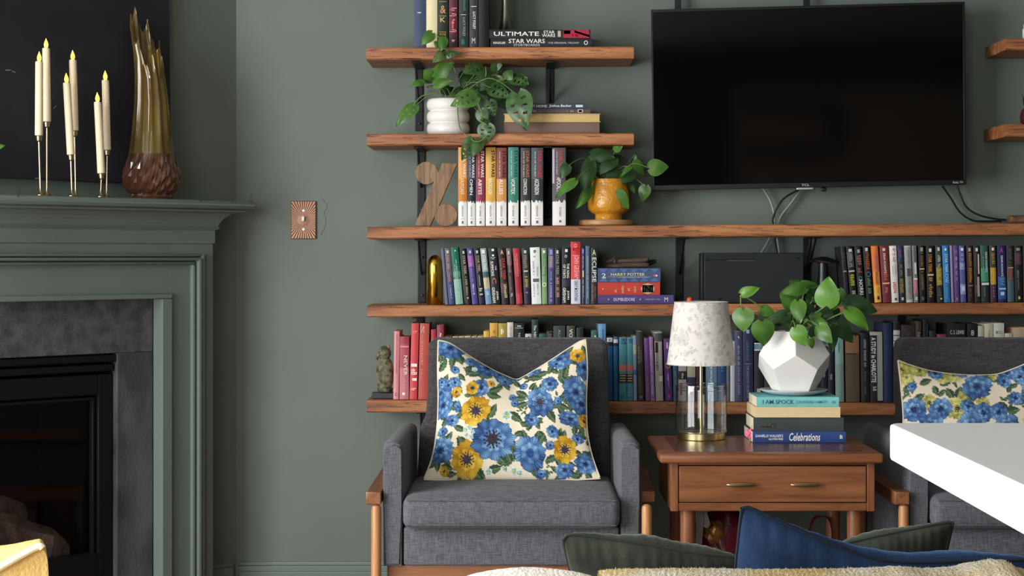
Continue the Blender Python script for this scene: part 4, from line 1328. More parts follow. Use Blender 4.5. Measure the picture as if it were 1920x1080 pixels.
# ---- fourth shelf, right row
rowE = [
    (1585, 1593.5, 462, 4.9, (34, 36, 42), 'worn black paperback', [], [(None, .1, .3, .2, .8, (90, 90, 90)), ('#', .43, .45, .1, .9, (150, 150, 150))]),
    (1595.5, 1608, 461, 4.9, K_, 'black paperback with yellow lower lettering', [(.10, .38, (70, 70, 68))], [('#', .05, .10, .3, .8, LG), (None, .13, .38, .3, .8, (150, 150, 146)), ('#', .43, .455, .05, .95, (190, 190, 186)), (None, .50, .76, .2, .8, (200, 204, 60)), (None, .79, .86, .3, .8, LG)]),
    (1610.5, 1623, 461, 4.6, (30, 27, 27), 'black paperback with reddish upper lettering', [], [('#', .06, .12, .35, .75, (150, 150, 140)), (None, .16, .50, .2, .85, (160, 110, 90)), ('G', .53, .60, .2, .8, (90, 120, 150)), ('NORRI', .60, .86, .25, .8, (210, 216, 222))]),
    (1625.5, 1638, 461, 4.2, (26, 28, 28), 'black paperback with green lower lettering', [], [('#', .03, .09, .3, .7, LG), (None, .11, .44, .25, .8, (190, 100, 70)), ('O', .45, .55, .15, .9, (70, 110, 130)), (None, .57, .84, .3, .8, (110, 150, 110))]),
    (1640.3, 1653.4, 460.5, 3.9, (232, 112, 48), 'bright orange paperback turning yellow at its foot', [(.45, .7, (238, 140, 50)), (.7, 1, (240, 176, 60))], [('O', .02, .07, .3, .65, (240, 180, 60)), (None, .15, .44, .4, .8, (170, 110, 130)), (None, .46, .68, .35, .65, (80, 50, 60)), (None, .75, .84, .4, .7, (206, 120, 40)), ('#', .89, .95, .4, .7, (60, 44, 30))]),
    (1655.8, 1671.2, 460.5, 3.5, (124, 44, 48), 'maroon paperback with white name', [], [('#', .04, .09, .3, .65, (226, 190, 170)), ('DEAN KOONTZ', .13, .49, .36, .64, (236, 220, 210)), (None, .50, .62, .3, .75, (206, 120, 80)), ('#', .65, .675, .05, .95, (226, 170, 130)), (None, .70, .85, .3, .7, (214, 140, 130))]),
    (1672.5, 1685.8, 460.5, 2.6, (226, 220, 208), 'white paperback with red lettering', [], [('f', .04, .10, .4, .65, (150, 140, 130)), (None, .14, .28, .3, .7, (206, 100, 90)), (None, .34, .56, .25, .4, (140, 140, 136)), (None, .34, .52, .6, .75, (140, 140, 136)), (None, .64, .86, .25, .7, (200, 80, 90)), ('#', .92, .96, .4, .7, (70, 70, 70))]),
    (1687.8, 1697.2, 460.5, 2.8, (48, 50, 90), 'navy paperback with olive lower half', [(.3, .6, (44, 44, 50)), (.56, .84, (72, 66, 44)), (.84, 1, (36, 40, 56))], [('A', .06, .12, .3, .7, (196, 70, 90), 'h'), (None, .13, .22, .3, .7, (140, 110, 170)), (None, .33, .54, .3, .75, (150, 140, 110)), (None, .58, .84, .2, .8, (170, 160, 80)), ('#', .91, .96, .3, .75, LG)]),
    (1700, 1712.2, 460.5, 2.3, (192, 196, 190), 'pale grey paperback with a dark blot', [(.02, .95, (150, 150, 142))], [('#', .4, .54, .25, .8, (78, 82, 86)), (None, .06, .34, .4, .7, (110, 120, 100)), (None, .56, .9, .35, .7, (120, 112, 118))]),
    (1713.8, 1722.4, 460.5, 2.2, (122, 122, 120), 'slim grey paperback with a pink label', [(.6, .84, (190, 112, 120))], [(None, .03, .3, .25, .8, (90, 90, 92)), ('#', .3, .5, .35, .8, (200, 200, 194)), ('#', .57, .60, .1, .95, (220, 214, 206)), (None, .62, .82, .3, .8, (230, 170, 170)), ('#', .9, .96, .3, .8, (200, 200, 200))]),
    (1725, 1736, 460.5, 1.7, (30, 27, 25), 'black paperback with bronze lettering', [], [('#', .03, .10, .3, .75, (150, 150, 130)), (None, .12, .37, .3, .75, (150, 116, 70)), ('#', .40, .42, .1, .9, (214, 196, 160)), (None, .45, .84, .3, .75, (150, 120, 90)), ('#', .9, .96, .3, .7, (90, 100, 110))]),
    (1739, 1753, 460.5, 1.4, (27, 24, 22), 'thick black paperback with amber lettering', [], [('#', .05, .11, .35, .7, (206, 210, 200)), ('STAR TREK', .15, .47, .25, .7, (206, 130, 70)), ('#', .50, .53, .1, .9, (226, 170, 130)), (None, .56, .92, .25, .75, (200, 164, 110))]),
    (1758, 1768.8, 460.5, 2.2, (62, 62, 62), 'dark grey paperback with a yellow label', [(.38, .70, (150, 132, 40)), (.70, 1, (40, 44, 42))], [('#', .03, .09, .3, .7, LG), (None, .14, .37, .3, .8, (214, 206, 200)), (None, .42, .68, .25, .8, (214, 196, 70)), (None, .75, .9, .3, .7, (120, 120, 110)), ('#', .92, .95, .5, .8, (220, 214, 150))]),
    (1770.5, 1782.6, 460, 2.2, (42, 122, 186), 'bright blue paperback', [], [('#', .05, .09, .35, .65, W_), ('STAR TREK', .15, .48, .35, .75, (190, 220, 240)), ('O', .49, .58, .3, .8, (150, 200, 235)), ('W', .58, .66, .2, .8, (150, 200, 235)), (None, .68, .94, .4, .6, (140, 190, 225))]),
    (1784.5, 1789, 460, 1.9, (150, 132, 176), 'very slim lilac paperback', [], []),
    (1790.4, 1799.8, 460, 1.9, (90, 68, 130), 'purple paperback with pink upper lettering', [], [(None, .03, .18, .25, .8, (170, 130, 170)), (None, .20, .42, .3, .75, (230, 170, 180)), (None, .45, .62, .35, .7, (214, 160, 180)), ('#', .92, .96, .3, .6, (170, 140, 190))]),
    (1801.6, 1812, 460.5, 2.0, (84, 90, 158), 'periwinkle blue paperback with pale flare', [(.3, .42, (130, 138, 190)), (.68, .86, (150, 158, 206))], [('#', .04, .09, .3, .75, W_), (None, .14, .42, .3, .75, (190, 196, 226)), (None, .52, .6, .4, .7, (200, 110, 100)), ('#', .72, .8, .3, .8, (206, 212, 236))]),
    (1815.5, 1826.3, 460.5, 1.9, (52, 34, 32), 'dark brown paperback with ochre lettering', [], [('#', .04, .1, .3, .7, (170, 170, 160)), (None, .13, .36, .3, .8, (176, 140, 70)), (None, .39, .69, .25, .8, (206, 150, 60)), ('#', .70, .715, .1, .9, (200, 130, 130)), (None, .76, .9, .3, .6, (120, 110, 110))]),
    (1828, 1838.6, 460.5, 1.6, (44, 40, 40), 'black paperback with a cream streak', [], [('#', .04, .1, .35, .75, (214, 210, 200)), (None, .13, .4, .2, .5, (110, 100, 90)), ('#', .15, .5, .7, .95, (200, 186, 170)), ('#', .55, .9, .5, .9, (170, 150, 140)), (None, .7, .85, .15, .5, (150, 120, 80))]),
    (1841, 1855.5, 459.5, 1.7, (44, 88, 74), 'sea green paperback with a white stripe', [(.4, .64, (74, 144, 116)), (.70, 1, (40, 46, 46))], [('DEAN KOONTZ', .12, .48, .62, .86, (210, 224, 214)), (None, .2, .4, .25, .4, (160, 196, 180)), ('#', .66, .70, .02, .98, (216, 220, 204)), (None, .73, .95, .3, .5, (140, 144, 140))]),
    (1858.3, 1869.4, 460, 1.4, (92, 70, 92), 'black paperback with a golden yellow label', [(.0, .38, (60, 54, 44)), (.39, .69, (196, 148, 30)), (.70, 1, (66, 44, 60))], [('#', .04, .09, .3, .7, (220, 214, 190)), (None, .13, .37, .25, .8, (190, 160, 70)), (None, .41, .67, .25, .8, (240, 200, 70)), (None, .73, .92, .35, .65, (206, 140, 150))]),
    (1872, 1887.3, 460, 1.2, (28, 34, 86), 'navy paperback with pale blue lower lettering', [(.55, .95, (40, 84, 150))], [('A', .04, .13, .3, .7, (206, 60, 130), 'h'), ('DEAN KOONTZ', .18, .55, .40, .66, (220, 226, 236)), (None, .57, .72, .25, .8, (120, 160, 214)), ('#', .75, .78, .1, .95, (160, 190, 226)), ('#', .82, .88, .3, .75, (190, 206, 230))]),
    (1889.6, 1902.3, 460.5, 1.2, (64, 66, 72), 'grey paperback with a steel blue foot', [(.0, .38, (40, 36, 36)), (.39, .62, (92, 66, 60)), (.62, 1, (72, 96, 108))], [(None, .05, .36, .3, .7, (110, 100, 96)), ('#', .38, .40, .1, .9, (180, 150, 140)), (None, .42, .6, .3, .75, (170, 110, 90))]),
    (1903.8, 1918, 460.5, 1.1, (30, 28, 28), 'black paperback with plum upper label', [(.12, .34, (66, 40, 56))], [('#', .04, .09, .2, .7, (140, 140, 134)), (None, .14, .32, .3, .7, (140, 80, 110)), (None, .44, .58, .3, .55, (150, 150, 140)), (None, .6, .78, .35, .55, (130, 134, 130)), ('#', .9, .95, .4, .65, (190, 190, 110))]),
    (1919.4, 1932, 460.5, .8, (34, 36, 36), 'black paperback cut by the photo edge', [], []),
]
for i, (xl, xr, yt, le, c, desc, bn, tx) in enumerate(rowE):
    stand(xl, xr, yt, S4, le, c, desc + ', ' + ORD[i] + ' right of the metal mushroom', 'paperbacks in the right row', bn, tx, d=.108)

# ---- lowest long shelf
YL5 = 5.38
g5 = 'books on the lowest long shelf'
rowF = [
    (737.2, 747.4, 621, -.8, (218, 138, 142), 'tall pink book beside the mottled figurine', [], [(None, .05, .62, .4, .62, (190, 90, 100)), ('C', .90, .95, .3, .7, (120, 70, 110), 'h')]),
    (748.6, 766.7, 631, -.3, (176, 72, 86), 'rose book with pale lettering, second from the figurine', [(.0, .12, (160, 56, 72)), (.5, 1, (196, 110, 118))], [('#', .15, .17, .05, .95, (220, 150, 155)), ('NEVER', .30, .62, .45, .85, (232, 200, 196)), (None, .64, .86, .4, .6, (226, 180, 180)), ('#', .89, .93, .3, .6, W_)]),
    (767.6, 782, 606, -1.5, (212, 66, 70), 'bright red tall book with white ornament', [], [(None, .10, .155, .2, .85, (238, 150, 140)), ('#', .53, .57, .1, .9, (246, 226, 220)), ('eB', .60, .68, .15, .9, (246, 226, 220)), ('#', .72, .755, .3, .9, (246, 226, 220)), (None, .85, .90, .15, .85, (246, 210, 204))]),
    (783.8, 801.8, 606, -1.4, (190, 76, 66), 'brick red tall book with copper lettering', [], [('CHRISTMAS', .16, .74, .22, .4, (224, 140, 110)), ('S', .03, .13, .1, .5, (226, 160, 140))]),
    (808, 818, 618, 0, (176, 40, 58), 'crimson book behind the left armchair corner', [], []),
    (819, 832, 609.5, 0, (146, 52, 68), 'maroon book above the left corner of the armchair', [], [('ALBA', .1, .24, .4, .7, W_)]),
    (833.5, 847, 631, 0, (128, 56, 66), 'plum book just showing above the armchair', [], []),
    (848.5, 859.5, 631, 0, (214, 198, 110), 'pale yellow book, leftmost of the low yellow ones', [], []),
    (860.5, 870.5, 631, 0, (224, 214, 150), 'cream yellow book, second of the low yellow ones', [], []),
    (871.5, 882.5, 630.5, 0, (216, 210, 140), 'cream yellow book, third of the low yellow ones', [], []),
    (884, 893.5, 631, 0, (224, 216, 150), 'cream yellow book, fourth of the low yellow ones', [], []),
    (895, 905.5, 631, 0, (220, 212, 150), 'cream yellow book, rightmost of the low yellow ones', [], []),
    (906.5, 917.3, 621, 0, (224, 186, 66), 'yellow book stepping up beside the low yellow ones', [], []),
    (918, 933.3, 605.5, 0, (226, 168, 62), 'golden orange book with red marks above the armchair', [], [(None, .10, .14, .4, .7, (170, 100, 40)), ('B8', .17, .21, .2, .8, (176, 62, 40), 'h'), ('B8', .23, .27, .2, .8, (176, 62, 40), 'h')]),
    (934.2, 950, 606, 0, (186, 158, 60), 'olive gold book with a small white patch', [], [('#', .07, .145, .3, .5, (244, 238, 206)), ('#', .085, .13, .55, .65, (244, 238, 206))]),
    (950.6, 962.6, 604.5, 0, (226, 220, 198), 'cream book between the gold and the black ones', [], [(None, .06, .2, .45, .7, (170, 160, 140))]),
    (964, 983, 606, 0, (36, 36, 40), 'black book with two white lines above the armchair', [], [('#', .03, .045, .3, .7, (200, 200, 200)), ('#', .06, .066, .1, .9, (200, 200, 200)), ('TOMS', .12, .25, .4, .6, W_)]),
    (984.5, 996.6, 626, 0, (216, 214, 214), 'low white book with a black square', [], [('#', .04, .09, .4, .65, (50, 50, 56))]),
    (997, 1009.5, 599, 0, (44, 64, 64), 'tallest dark green book with white brush lettering', [], [('The NEST', .07, .25, .3, .68, (232, 236, 230))]),
    (1010.4, 1023.6, 626, 0, (56, 106, 94), 'low sea green book', [], [('O', .06, .1, .4, .7, (150, 190, 170), 'h')]),
    (1024.2, 1036.8, 622, 0, (48, 54, 54), 'low charcoal book beside the wide grey green one', [], [(None, .03, .1, .3, .8, (140, 140, 130))]),
    (1037.4, 1060, 611, 0, (58, 74, 70), 'wide grey green book with silver edges', [], [('RUIN', .06, .22, .4, .6, (150, 164, 158))]),
    (1062.4, 1078.4, 611, 0, (78, 78, 70), 'grey book with large white letters', [], [('VOX', .04, .22, .3, .72, W_)]),
    (1080.6, 1094, 615, 0, (34, 52, 50), 'very dark green book right of the one with large white letters', [], []),
    (1108.2, 1120.8, 621, 0, (54, 110, 88), 'green book with a pale dot beside the sky blue one', [], [('#', .06, .09, .5, .75, (200, 230, 210))]),
    (1121.6, 1136, 607.5, 0, (104, 160, 204), 'tall sky blue book above the armchair corner', [], [('ISLAND', .07, .2, .5, .72, (56, 90, 150))]),
    (1137.5, 1149, 633, 0, (26, 92, 142), 'blue book with black and white head, right of the armchair', [(.0, .07, (200, 206, 212)), (.07, .13, (30, 30, 36))], [('T', .03, .09, .3, .6, K_, 'h')]),
    (1150.2, 1158.8, 632.5, 0, (30, 100, 156), 'slim blue book with a white slanted band', [(.03, .09, (206, 210, 214)), (.09, .14, (30, 36, 50))], []),
    (1160.6, 1175, 633, 0, (74, 146, 160), 'thicker teal book with pink and black label', [(.43, .53, (204, 120, 104)), (.58, .72, (54, 48, 44))], [(None, .02, .1, .25, .9, (34, 84, 120)), ('#', .595, .61, .1, .9, (206, 180, 120)), ('#', .635, .65, .1, .9, (206, 180, 120)), ('#', .675, .69, .1, .9, (206, 180, 120)), (None, .9, .97, .2, .8, (50, 110, 130))]),
    (1175.6, 1187, 633.5, 0, (74, 146, 160), 'thinner teal book with pink and black label', [(.43, .53, (204, 110, 96)), (.58, .72, (54, 48, 44))], [(None, .02, .1, .25, .9, (34, 84, 120)), ('#', .595, .61, .1, .9, (206, 180, 120)), ('#', .635, .65, .1, .9, (206, 180, 120)), ('#', .675, .69, .1, .9, (206, 180, 120)), (None, .9, .97, .2, .8, (50, 110, 130))]),
    (1188, 1194.4, 630, .6, (130, 150, 186), 'slim pale blue book with a flowered head', [(.14, .28, (180, 186, 170)), (.52, .6, (84, 100, 160))], [('#', .16, .2, .3, .7, (180, 180, 80))]),
    (1195.8, 1208, 622, 1.2, (56, 52, 48), 'dark grey brown book between the blue and purple ones', [], [(None, .22, .46, .2, .45, (170, 160, 130)), (None, .26, .44, .55, .75, (150, 140, 110)), (None, .62, .9, .3, .6, (110, 100, 90)), ('#', .93, .96, .4, .7, (120, 130, 140))]),
    (1210.6, 1219.8, 634, 1.7, (118, 66, 142), 'purple book left of the lilac one', [(.55, 1, (120, 76, 122))], [(None, .1, .5, .35, .6, (170, 110, 190)), (None, .6, .9, .3, .6, (160, 130, 160))]),
    (1220.4, 1228, 632, 1.7, (158, 112, 176), 'lilac book with white lettering', [], [('HISTORY OF THE', .2, .9, .3, .6, (226, 206, 232)), ('#', .93, .96, .4, .7, (80, 50, 100))]),
    (1229.6, 1244, 622, 1.3, (168, 164, 154), 'grey and black book beside the violet one', [(.02, .14, (70, 74, 76))], [('WICKED', .28, .56, .15, .42, (60, 50, 50)), ('#', .15, .3, .08, .45, (54, 28, 34)), (None, .2, .6, .6, .8, (226, 224, 218)), ('#', .64, .72, .5, .95, (226, 206, 190))]),
    (1247.3, 1261, 636, 1.6, (86, 56, 130), 'violet book with gold medallion left of the lamp', [], [('#', .05, .15, .35, .6, (226, 160, 190)), ('O', .36, .48, .15, .85, (206, 140, 60)), ('f', .50, .8, .4, .6, (206, 160, 170)), ('#', .9, .95, .4, .7, (206, 70, 110))]),
    (1262.5, 1271, 640, .8, (70, 110, 130), 'slim teal grey book seen behind the glass lamp', [], [(None, .5, .9, .3, .7, (140, 180, 190))]),
    (1271.8, 1287.2, 640, 0, (196, 190, 186), 'black and white book behind the lamp with pink mark', [(.5, .64, (60, 56, 56))], [('#', .3, .4, .5, .8, (196, 70, 100)), ('the', .53, .62, .4, .7, W_), ('#', .7, .9, .2, .5, (200, 90, 90))]),
    (1288.2, 1304.2, 640, 0, (66, 60, 96), 'dark violet book behind the lamp with a pale label', [(.42, .60, (196, 190, 160)), (.75, 1, (80, 50, 70))], [(None, .2, .4, .3, .7, (200, 190, 210))]),
    (1305.2, 1317, 640, 0, (80, 36, 50), 'dark maroon book behind the lamp stem', [], []),
    (1324, 1344.5, 640, 0, (110, 148, 178), 'light steel blue book behind the lamp', [], [('Flyaway', .25, .7, .3, .65, (226, 232, 236))]),
    (1345.3, 1361.6, 640, 0, (44, 78, 130), 'medium blue book behind the lamp', [], [(None, .2, .5, .4, .65, (140, 170, 206))]),
    (1362.2, 1368.4, 640, 0, (110, 112, 110), 'slim grey book behind the right side of the lamp', [], []),
    (1369.2, 1378, 640, 0, (204, 208, 218), 'slim white book behind the right edge of the lampshade', [], []),
    (1378.8, 1392.4, 622, .4, (70, 72, 104), 'dusty indigo book right of the lampshade', [], [('f', .06, .10, .4, .6, W_), (None, .2, .48, .35, .65, (190, 190, 206)), ('GRACIE LEIGH', .5, .9, .35, .65, (150, 150, 176)), ]),
    (1393.2, 1412.5, 611, .3, (42, 50, 80), 'thick navy book left of the white faceted pot', [], [('#', .05, .1, .35, .65, (150, 170, 200)), ('GRAVES', .2, .46, .35, .6, (96, 110, 140)), ('#', .5, .505, .2, .8, (150, 160, 180)), ('THE SHADOW OF DEATH', .52, .95, .35, .6, (130, 140, 166))]),
    (1414, 1431.5, 643, 0, (36, 38, 46), 'black book with a teal sticker, behind the faceted pot', [(.0, .13, (206, 226, 226)), (.015, .115, (70, 160, 170))], [('#', .78, .84, .3, .7, (170, 170, 170))]),
    (1433, 1449, 646, 0, (44, 40, 44), 'dark book hidden behind the faceted pot, left of its middle', [], []),
    (1540, 1552, 660, 0, (40, 40, 50), 'dark book hidden behind the faceted pot, right of its middle', [], [(None, .3, .5, .3, .6, LG)]),
    (1553, 1564, 650, 0, (40, 42, 60), 'slim dark blue book beside the mint one', [], [(None, .5, .6, .3, .7, (190, 190, 190))]),
    (1567.3, 1583.3, 625.5, .9, (140, 178, 172), 'mint green book right of the faceted pot', [(.45, 1, (128, 158, 146))], [('K', .03, .06, .35, .6, (50, 70, 70), 'h'), (None, .1, .3, .35, .55, (70, 110, 110)), (None, .5, .9, .35, .6, (160, 190, 180))]),
    (1586, 1612.5, 630, .6, (92, 74, 56), 'thick brown book with a torn tan jacket', [(.0, .26, (140, 100, 70), 1)], [('#', .265, .275, .05, .8, (44, 34, 26))]),
    (1615, 1631, 626, .7, (32, 33, 36), 'black book with grey script, left of the one with white script', [], [(None, .08, .5, .35, .65, (170, 170, 170)), (None, .55, .9, .4, .6, (110, 110, 110))]),
    (1632, 1656, 622, .6, (30, 31, 34), 'black book with white hand lettering and grey edge', [(.0, .05, (180, 170, 160))], [('A STUDY in CHARLOTTE', .08, .72, .1, .46, (236, 236, 232)), ('#', .05, .98, .56, .98, (150, 152, 146)), (None, .78, .86, .2, .5, (214, 210, 200))]),
    (1657, 1674, 605.6, .4, (34, 46, 80), 'tall navy book beside the right armchair', [], []),
    (1675, 1688, 604, 0, (34, 34, 36), 'black book with silver bands above the right armchair', [(.10, .16, (190, 190, 190)), (.17, .23, (170, 170, 172)), (.24, .30, (180, 180, 180))], []),
    (1689.6, 1716, 609.5, 0, (56, 46, 44), 'wide dark brown book above the right armchair', [], [(None, .1, .2, .3, .7, (90, 76, 72))]),
    (1717, 1728.3, 603, 0, (66, 54, 46), 'brown book with a gold label above the right armchair', [], [('LE', .13, .22, .3, .7, (190, 160, 90), 'h')]),
    (1730.5, 1740, 600, 0, (28, 32, 34), 'slim black book above the right armchair', [], [('#', .05, .9, .8, .9, (70, 90, 100))]),
    (1742, 1755, 621, 0, (46, 46, 48), 'low dark grey book above the right armchair', [], []),
    (1757, 1775, 627, 0, (160, 60, 76), 'low crimson book above the right armchair', [], [(None, .02, .08, .2, .8, (200, 90, 100))]),
    (1776, 1811, 607.5, 0, (36, 36, 39), 'wide black book with a white author line', [], [('C. S. LEWIS', .08, .13, .15, .9, (214, 214, 210), 'h')]),
    (1813.6, 1833.4, 607, 0, (30, 30, 33), 'black book with a white figure 8 emblem', [], [('8', .08, .15, .35, .65, (206, 206, 206), 'h'), ('L', .21, .26, .3, .7, W_)]),
    (1834, 1845.4, 611, 0, (206, 200, 176), 'cream book with a black label, first of the pale ones', [(.14, .20, (40, 38, 36))], []),
    (1846, 1862.3, 607, 0, (220, 214, 184), 'cream book, second of the pale ones above the right armchair', [], [(None, .08, .2, .4, .6, (170, 160, 110))]),
    (1863.4, 1883.3, 606, 0, (226, 224, 214), 'white book, third of the pale ones above the right armchair', [], [(None, .1, .14, .2, .8, (170, 170, 166)), (None, .16, .18, .2, .8, (150, 150, 150))]),
    (1884.4, 1898.6, 625, 0, (222, 212, 200), 'low cream book between the white and the tan ones', [], []),
    (1899.4, 1926, 614, 0, (206, 176, 146), 'tan book at the right edge above the armchair', [], []),
]
for (xl, xr, yt, le, c, desc, bn, tx) in rowF:
    stand(xl, xr, yt, S5, le, c, desc + ', lowest shelf', g5, bn, tx, d=.15, Y=YL5, hard=(xr - xl) > 15)

# ------------------------------------------------------------------ plants
LEAF = M('leaf_green', (52, 92, 34), 0.38, c2=(84, 126, 48), vscale=14, spec=0.45)
LEAFB = M('leaf_bright', (76, 122, 38), 0.35, c2=(98, 146, 54), vscale=14, spec=0.45)
LEAFD = M('leaf_dark', (36, 62, 34), 0.4, c2=(54, 86, 44), vscale=14, spec=0.45)
LEAFM = M('leaf_swiss', (46, 74, 38), 0.36, c2=(74, 108, 56), vscale=30, spec=0.45)
STEM = M('plant_stem', (104, 130, 70), 0.5)
SOIL = M('potting_soil', (44, 34, 28), 0.95, vary=.4, vscale=60, bump=.6)
_rp = random.Random(11)


def leaf(parent, base, tip, width, mat, nrm=None, holes=False, droop=.10, fold=.22, heart=True):
    a = tip - base
    L = a.length
    d = a.normalized()
    nrm = nrm or Vector((_rp.uniform(-.45, .45), -1, _rp.uniform(-.1, .7)))
    sd = d.cross(nrm)
    if sd.length < 1e-3:
        sd = d.cross(Vector((1, 0, 0)))
    sd.normalize()
    n = sd.cross(d).normalized()
    if n.y > 0:
        n = -n
    N, H = (15, 5) if holes else (10, 3)
    bm = bmesh.new()
    rows = []
    for i in range(N + 1):
        s = i / N
        hw = width / 2 * max(0.0, math.sin(PI * min(1, s * .985 + .015) ** (.60 if heart else .75))) ** .85
        row = []
        for j in range(-H, H + 1):
            t = j / H
            back = -.14 * L * abs(t) * (1 - s) ** 3 if heart else 0
            p = base + d * (L * s + back) + n * (droop * L * math.sin(PI * s) - fold * hw * abs(t) ** 1.3 * .6 - droop * L * s * s * .6) + sd * (hw * t)
            p += n * (.02 * L * math.sin(5 * s + 3 * t))
            row.append(bm.verts.new(p))
        rows.append(row)
    for i in range(N):
        for j in range(2 * H):
            q = abs(j + .5 - H)
            if holes and .9 < q < 3 and 1 < i < N - 2 and (i % 3 == (2 if j < H else 1)):
                continue
            f = (rows[i][j], rows[i][j + 1], rows[i + 1][j + 1], rows[i + 1][j])
            bm.faces.new(f)
    bmesh.ops.remove_doubles(bm, verts=bm.verts, dist=1e-5)
    r = bmesh.ops.solidify(bm, geom=bm.faces[:], thickness=.0005)
    return obj('leaf', bm, mat, parent, auto=50)


def plant(root, mouth, Y, spec, f, dflt, stem_r=.0013):
    """spec: (base x, base y, tip x, tip y, width) in photo px via f(), optional material, depth shift, holes"""
    for q in spec:
        bx, by, tx, ty, w = q[:5]
        m = q[5] if len(q) > 5 and q[5] else dflt
        dy = q[6] if len(q) > 6 and q[6] is not None else _rp.uniform(-.05, .05)
        holes = len(q) > 7 and q[7]
        stem = not (len(q) > 8 and q[8])
        (ax, ay), (cx, cy), k = f(bx, by), f(tx, ty), f(0, 0, True)
        base = P(ax, ay, Y + dy)
        tip = P(cx, cy, Y + dy + _rp.uniform(-.03, .015))
        leaf(root, base, tip, w * (1.0 if holes else 1.2) / k * Y / F, m, holes=holes, fold=.14)
        if stem:
            mo = mouth + Vector((_rp.uniform(-.02, .02), _rp.uniform(-.015, .015), 0))
            mid = mo.lerp(base, .55) + Vector((0, 0, .25 * (base - mo).length * (1 if base.z < mo.z + .06 else .12)))
            obj('stem', MB().tube(crv([mo, mid, base], 5), stem_r, 5), STEM, root)


def view(ox, oy, sc):
    def f(x, y, k=False):
        return sc if k else (ox + x / sc, oy + y / sc)
    return f


# ribbed white pot with the swiss cheese vine
Yp = 5.475
k = Yp / F
x = (840.5 - VX) * k
z0 = S2h.top(x) + .0005
t = thing('potted_vine', (x, Yp, z0), 'white ribbed pot with trailing holed leaf vine on the second shelf', 'plant')
pr = [(33, 0), (37, 1)]
for c in range(3):
    for q in range(9):
        a = -PI / 2 + PI * q / 8
        pr.append((34.5 + 6.0 * math.cos(a) if True else 0, 12.3 + 22.6 * c + 11.0 * math.sin(a)))
pr += [(32, 69), (30.5, 66), (30, 60)]
obj('pot', MB().lathe([(r * k, z * k) for r, z in pr], (x, Yp, z0), 48), M('pot_white_gloss', (232, 230, 222), .25), t, auto=80)
obj('soil', MB().lathe([(30 * k, 0), (20 * k, 2 * k), (0.0005, 3 * k)], (x, Yp, z0 + 60 * k), 24), SOIL, t)
fm = view(730, 100, 5.143)
mouth = Vector((x, Yp, z0 + 62 * k))
LM, LB = LEAFM, LEAF
spec = [
    (245, 510, 60, 700, 125, LB, -.03, 1), (330, 275, 195, 312, 55, LB, -.02), (420, 262, 330, 158, 95, LB, .0), (440, 232, 622, 88, 135, LB, -.02),
    (440, 302, 612, 270, 75, LB, -.04), (395, 310, 370, 335, 40, LB, 0), (835, 415, 588, 505, 150, LB, -.085, 1), (900, 120, 715, 190, 150, LM, .0, 1),
    (1050, 185, 985, 95, 95, LM, .02), (965, 225, 865, 365, 125, LEAFD, -.01), (980, 330, 1160, 430, 140, LM, -.03, 1), (1205, 255, 1105, 340, 110, LEAFD, .01),
    (1190, 230, 1345, 300, 140, LM, .0, 1), (1235, 395, 1315, 745, 235, LM, -.14, 1), (960, 465, 1015, 608, 115, LM, -.06, 1), (880, 550, 935, 700, 95, LM, -.07),
    (525, 330, 575, 402, 80, LEAFD, .0), (1120, 350, 1100, 240, 90, LEAFD, .03), (700, 330, 640, 380, 60, LEAFD, 0), (1000, 260, 1060, 330, 90, LEAFD, .02), (820, 250, 880, 200, 80, LEAFD, .03),
    (940, 690, 925, 875, 155, LM, -.125, 1, 1), (795, 828, 700, 1035, 115, LM, -.135, 1, 1), (875, 845, 790, 1000, 85, LM, -.13, 0, 1),
    (760, 200, 700, 330, 120, LEAFD, .02), (860, 300, 760, 330, 110, LEAFD, .0, 1), (930, 330, 1000, 420, 120, LEAFD, .02), (1070, 300, 1010, 210, 100, LM, .01, 1), (1130, 240, 1180, 160, 90, LM, .0),
    (1000, 130, 1090, 110, 80, LM, .02), (870, 420, 900, 530, 110, LEAFD, -.03), (1080, 440, 1130, 540, 110, LEAFD, -.02), (1260, 300, 1330, 230, 90, LM, .01), (760, 110, 850, 200, 110, LM, -.01, 1), (640, 350, 560, 400, 90, LEAFD, .03),
    (905, 640, 980, 690, 90, LM, -.08, 1)]
plant(t, mouth, Yp, [(q_[0], q_[1], q_[2], q_[3], q_[4] * 1.18) + tuple(q_[5:]) for q_ in spec], fm, LM)
f5 = view(760, 0, 7.71)
for (bx, by, tx, ty, w, h) in ((390, 478, 225, 650, 170, 0), (560, 555, 505, 745, 150, 0), (575, 755, 385, 905, 165, 1), (568, 800, 795, 765, 120, 1), (440, 600, 450, 700, 60, 0)):
    (ax, ay), (cx, cy) = f5(bx, by), f5(tx, ty)
    leaf(t, P(ax, ay, 5.335), P(cx, cy, 5.325), w / 7.71 * Yp / F, LB if not h else LM, nrm=Vector((_rp.uniform(-.3, .3), -1, .3)), holes=h)
for pts in ([(640, 190), (620, 130), (590, 60), (560, 0), (545, -90)], [(545, -90), (500, -130), (455, -180)]):
    obj('stem', MB().tube(crv([P(*fm(a, c), 5.34 if c < 120 else 5.40) for a, c in pts], 5), .0014, 5), STEM, t)
for pts, Ya, Yb in (([(660, 480), (660, 580), (690, 740), (800, 830)], 5.42, 5.335), ([(830, 420), (850, 480), (900, 600), (880, 650), (940, 690)], 5.40, 5.345), ([(790, 830), (830, 850), (880, 845), (930, 800)], 5.335, 5.335), ([(930, 130), (925, 230), (830, 320), (750, 400)], 5.46, 5.46), ([(460, 375), (320, 410), (255, 470), (220, 530)], 5.45, 5.445)):
    n = len(pts) - 1
    obj('stem', MB().tube(crv([P(*fm(a, c), Ya + (Yb - Ya) * i / n) for i, (a, c) in enumerate(pts)], 5), .0018, 6), STEM, t)

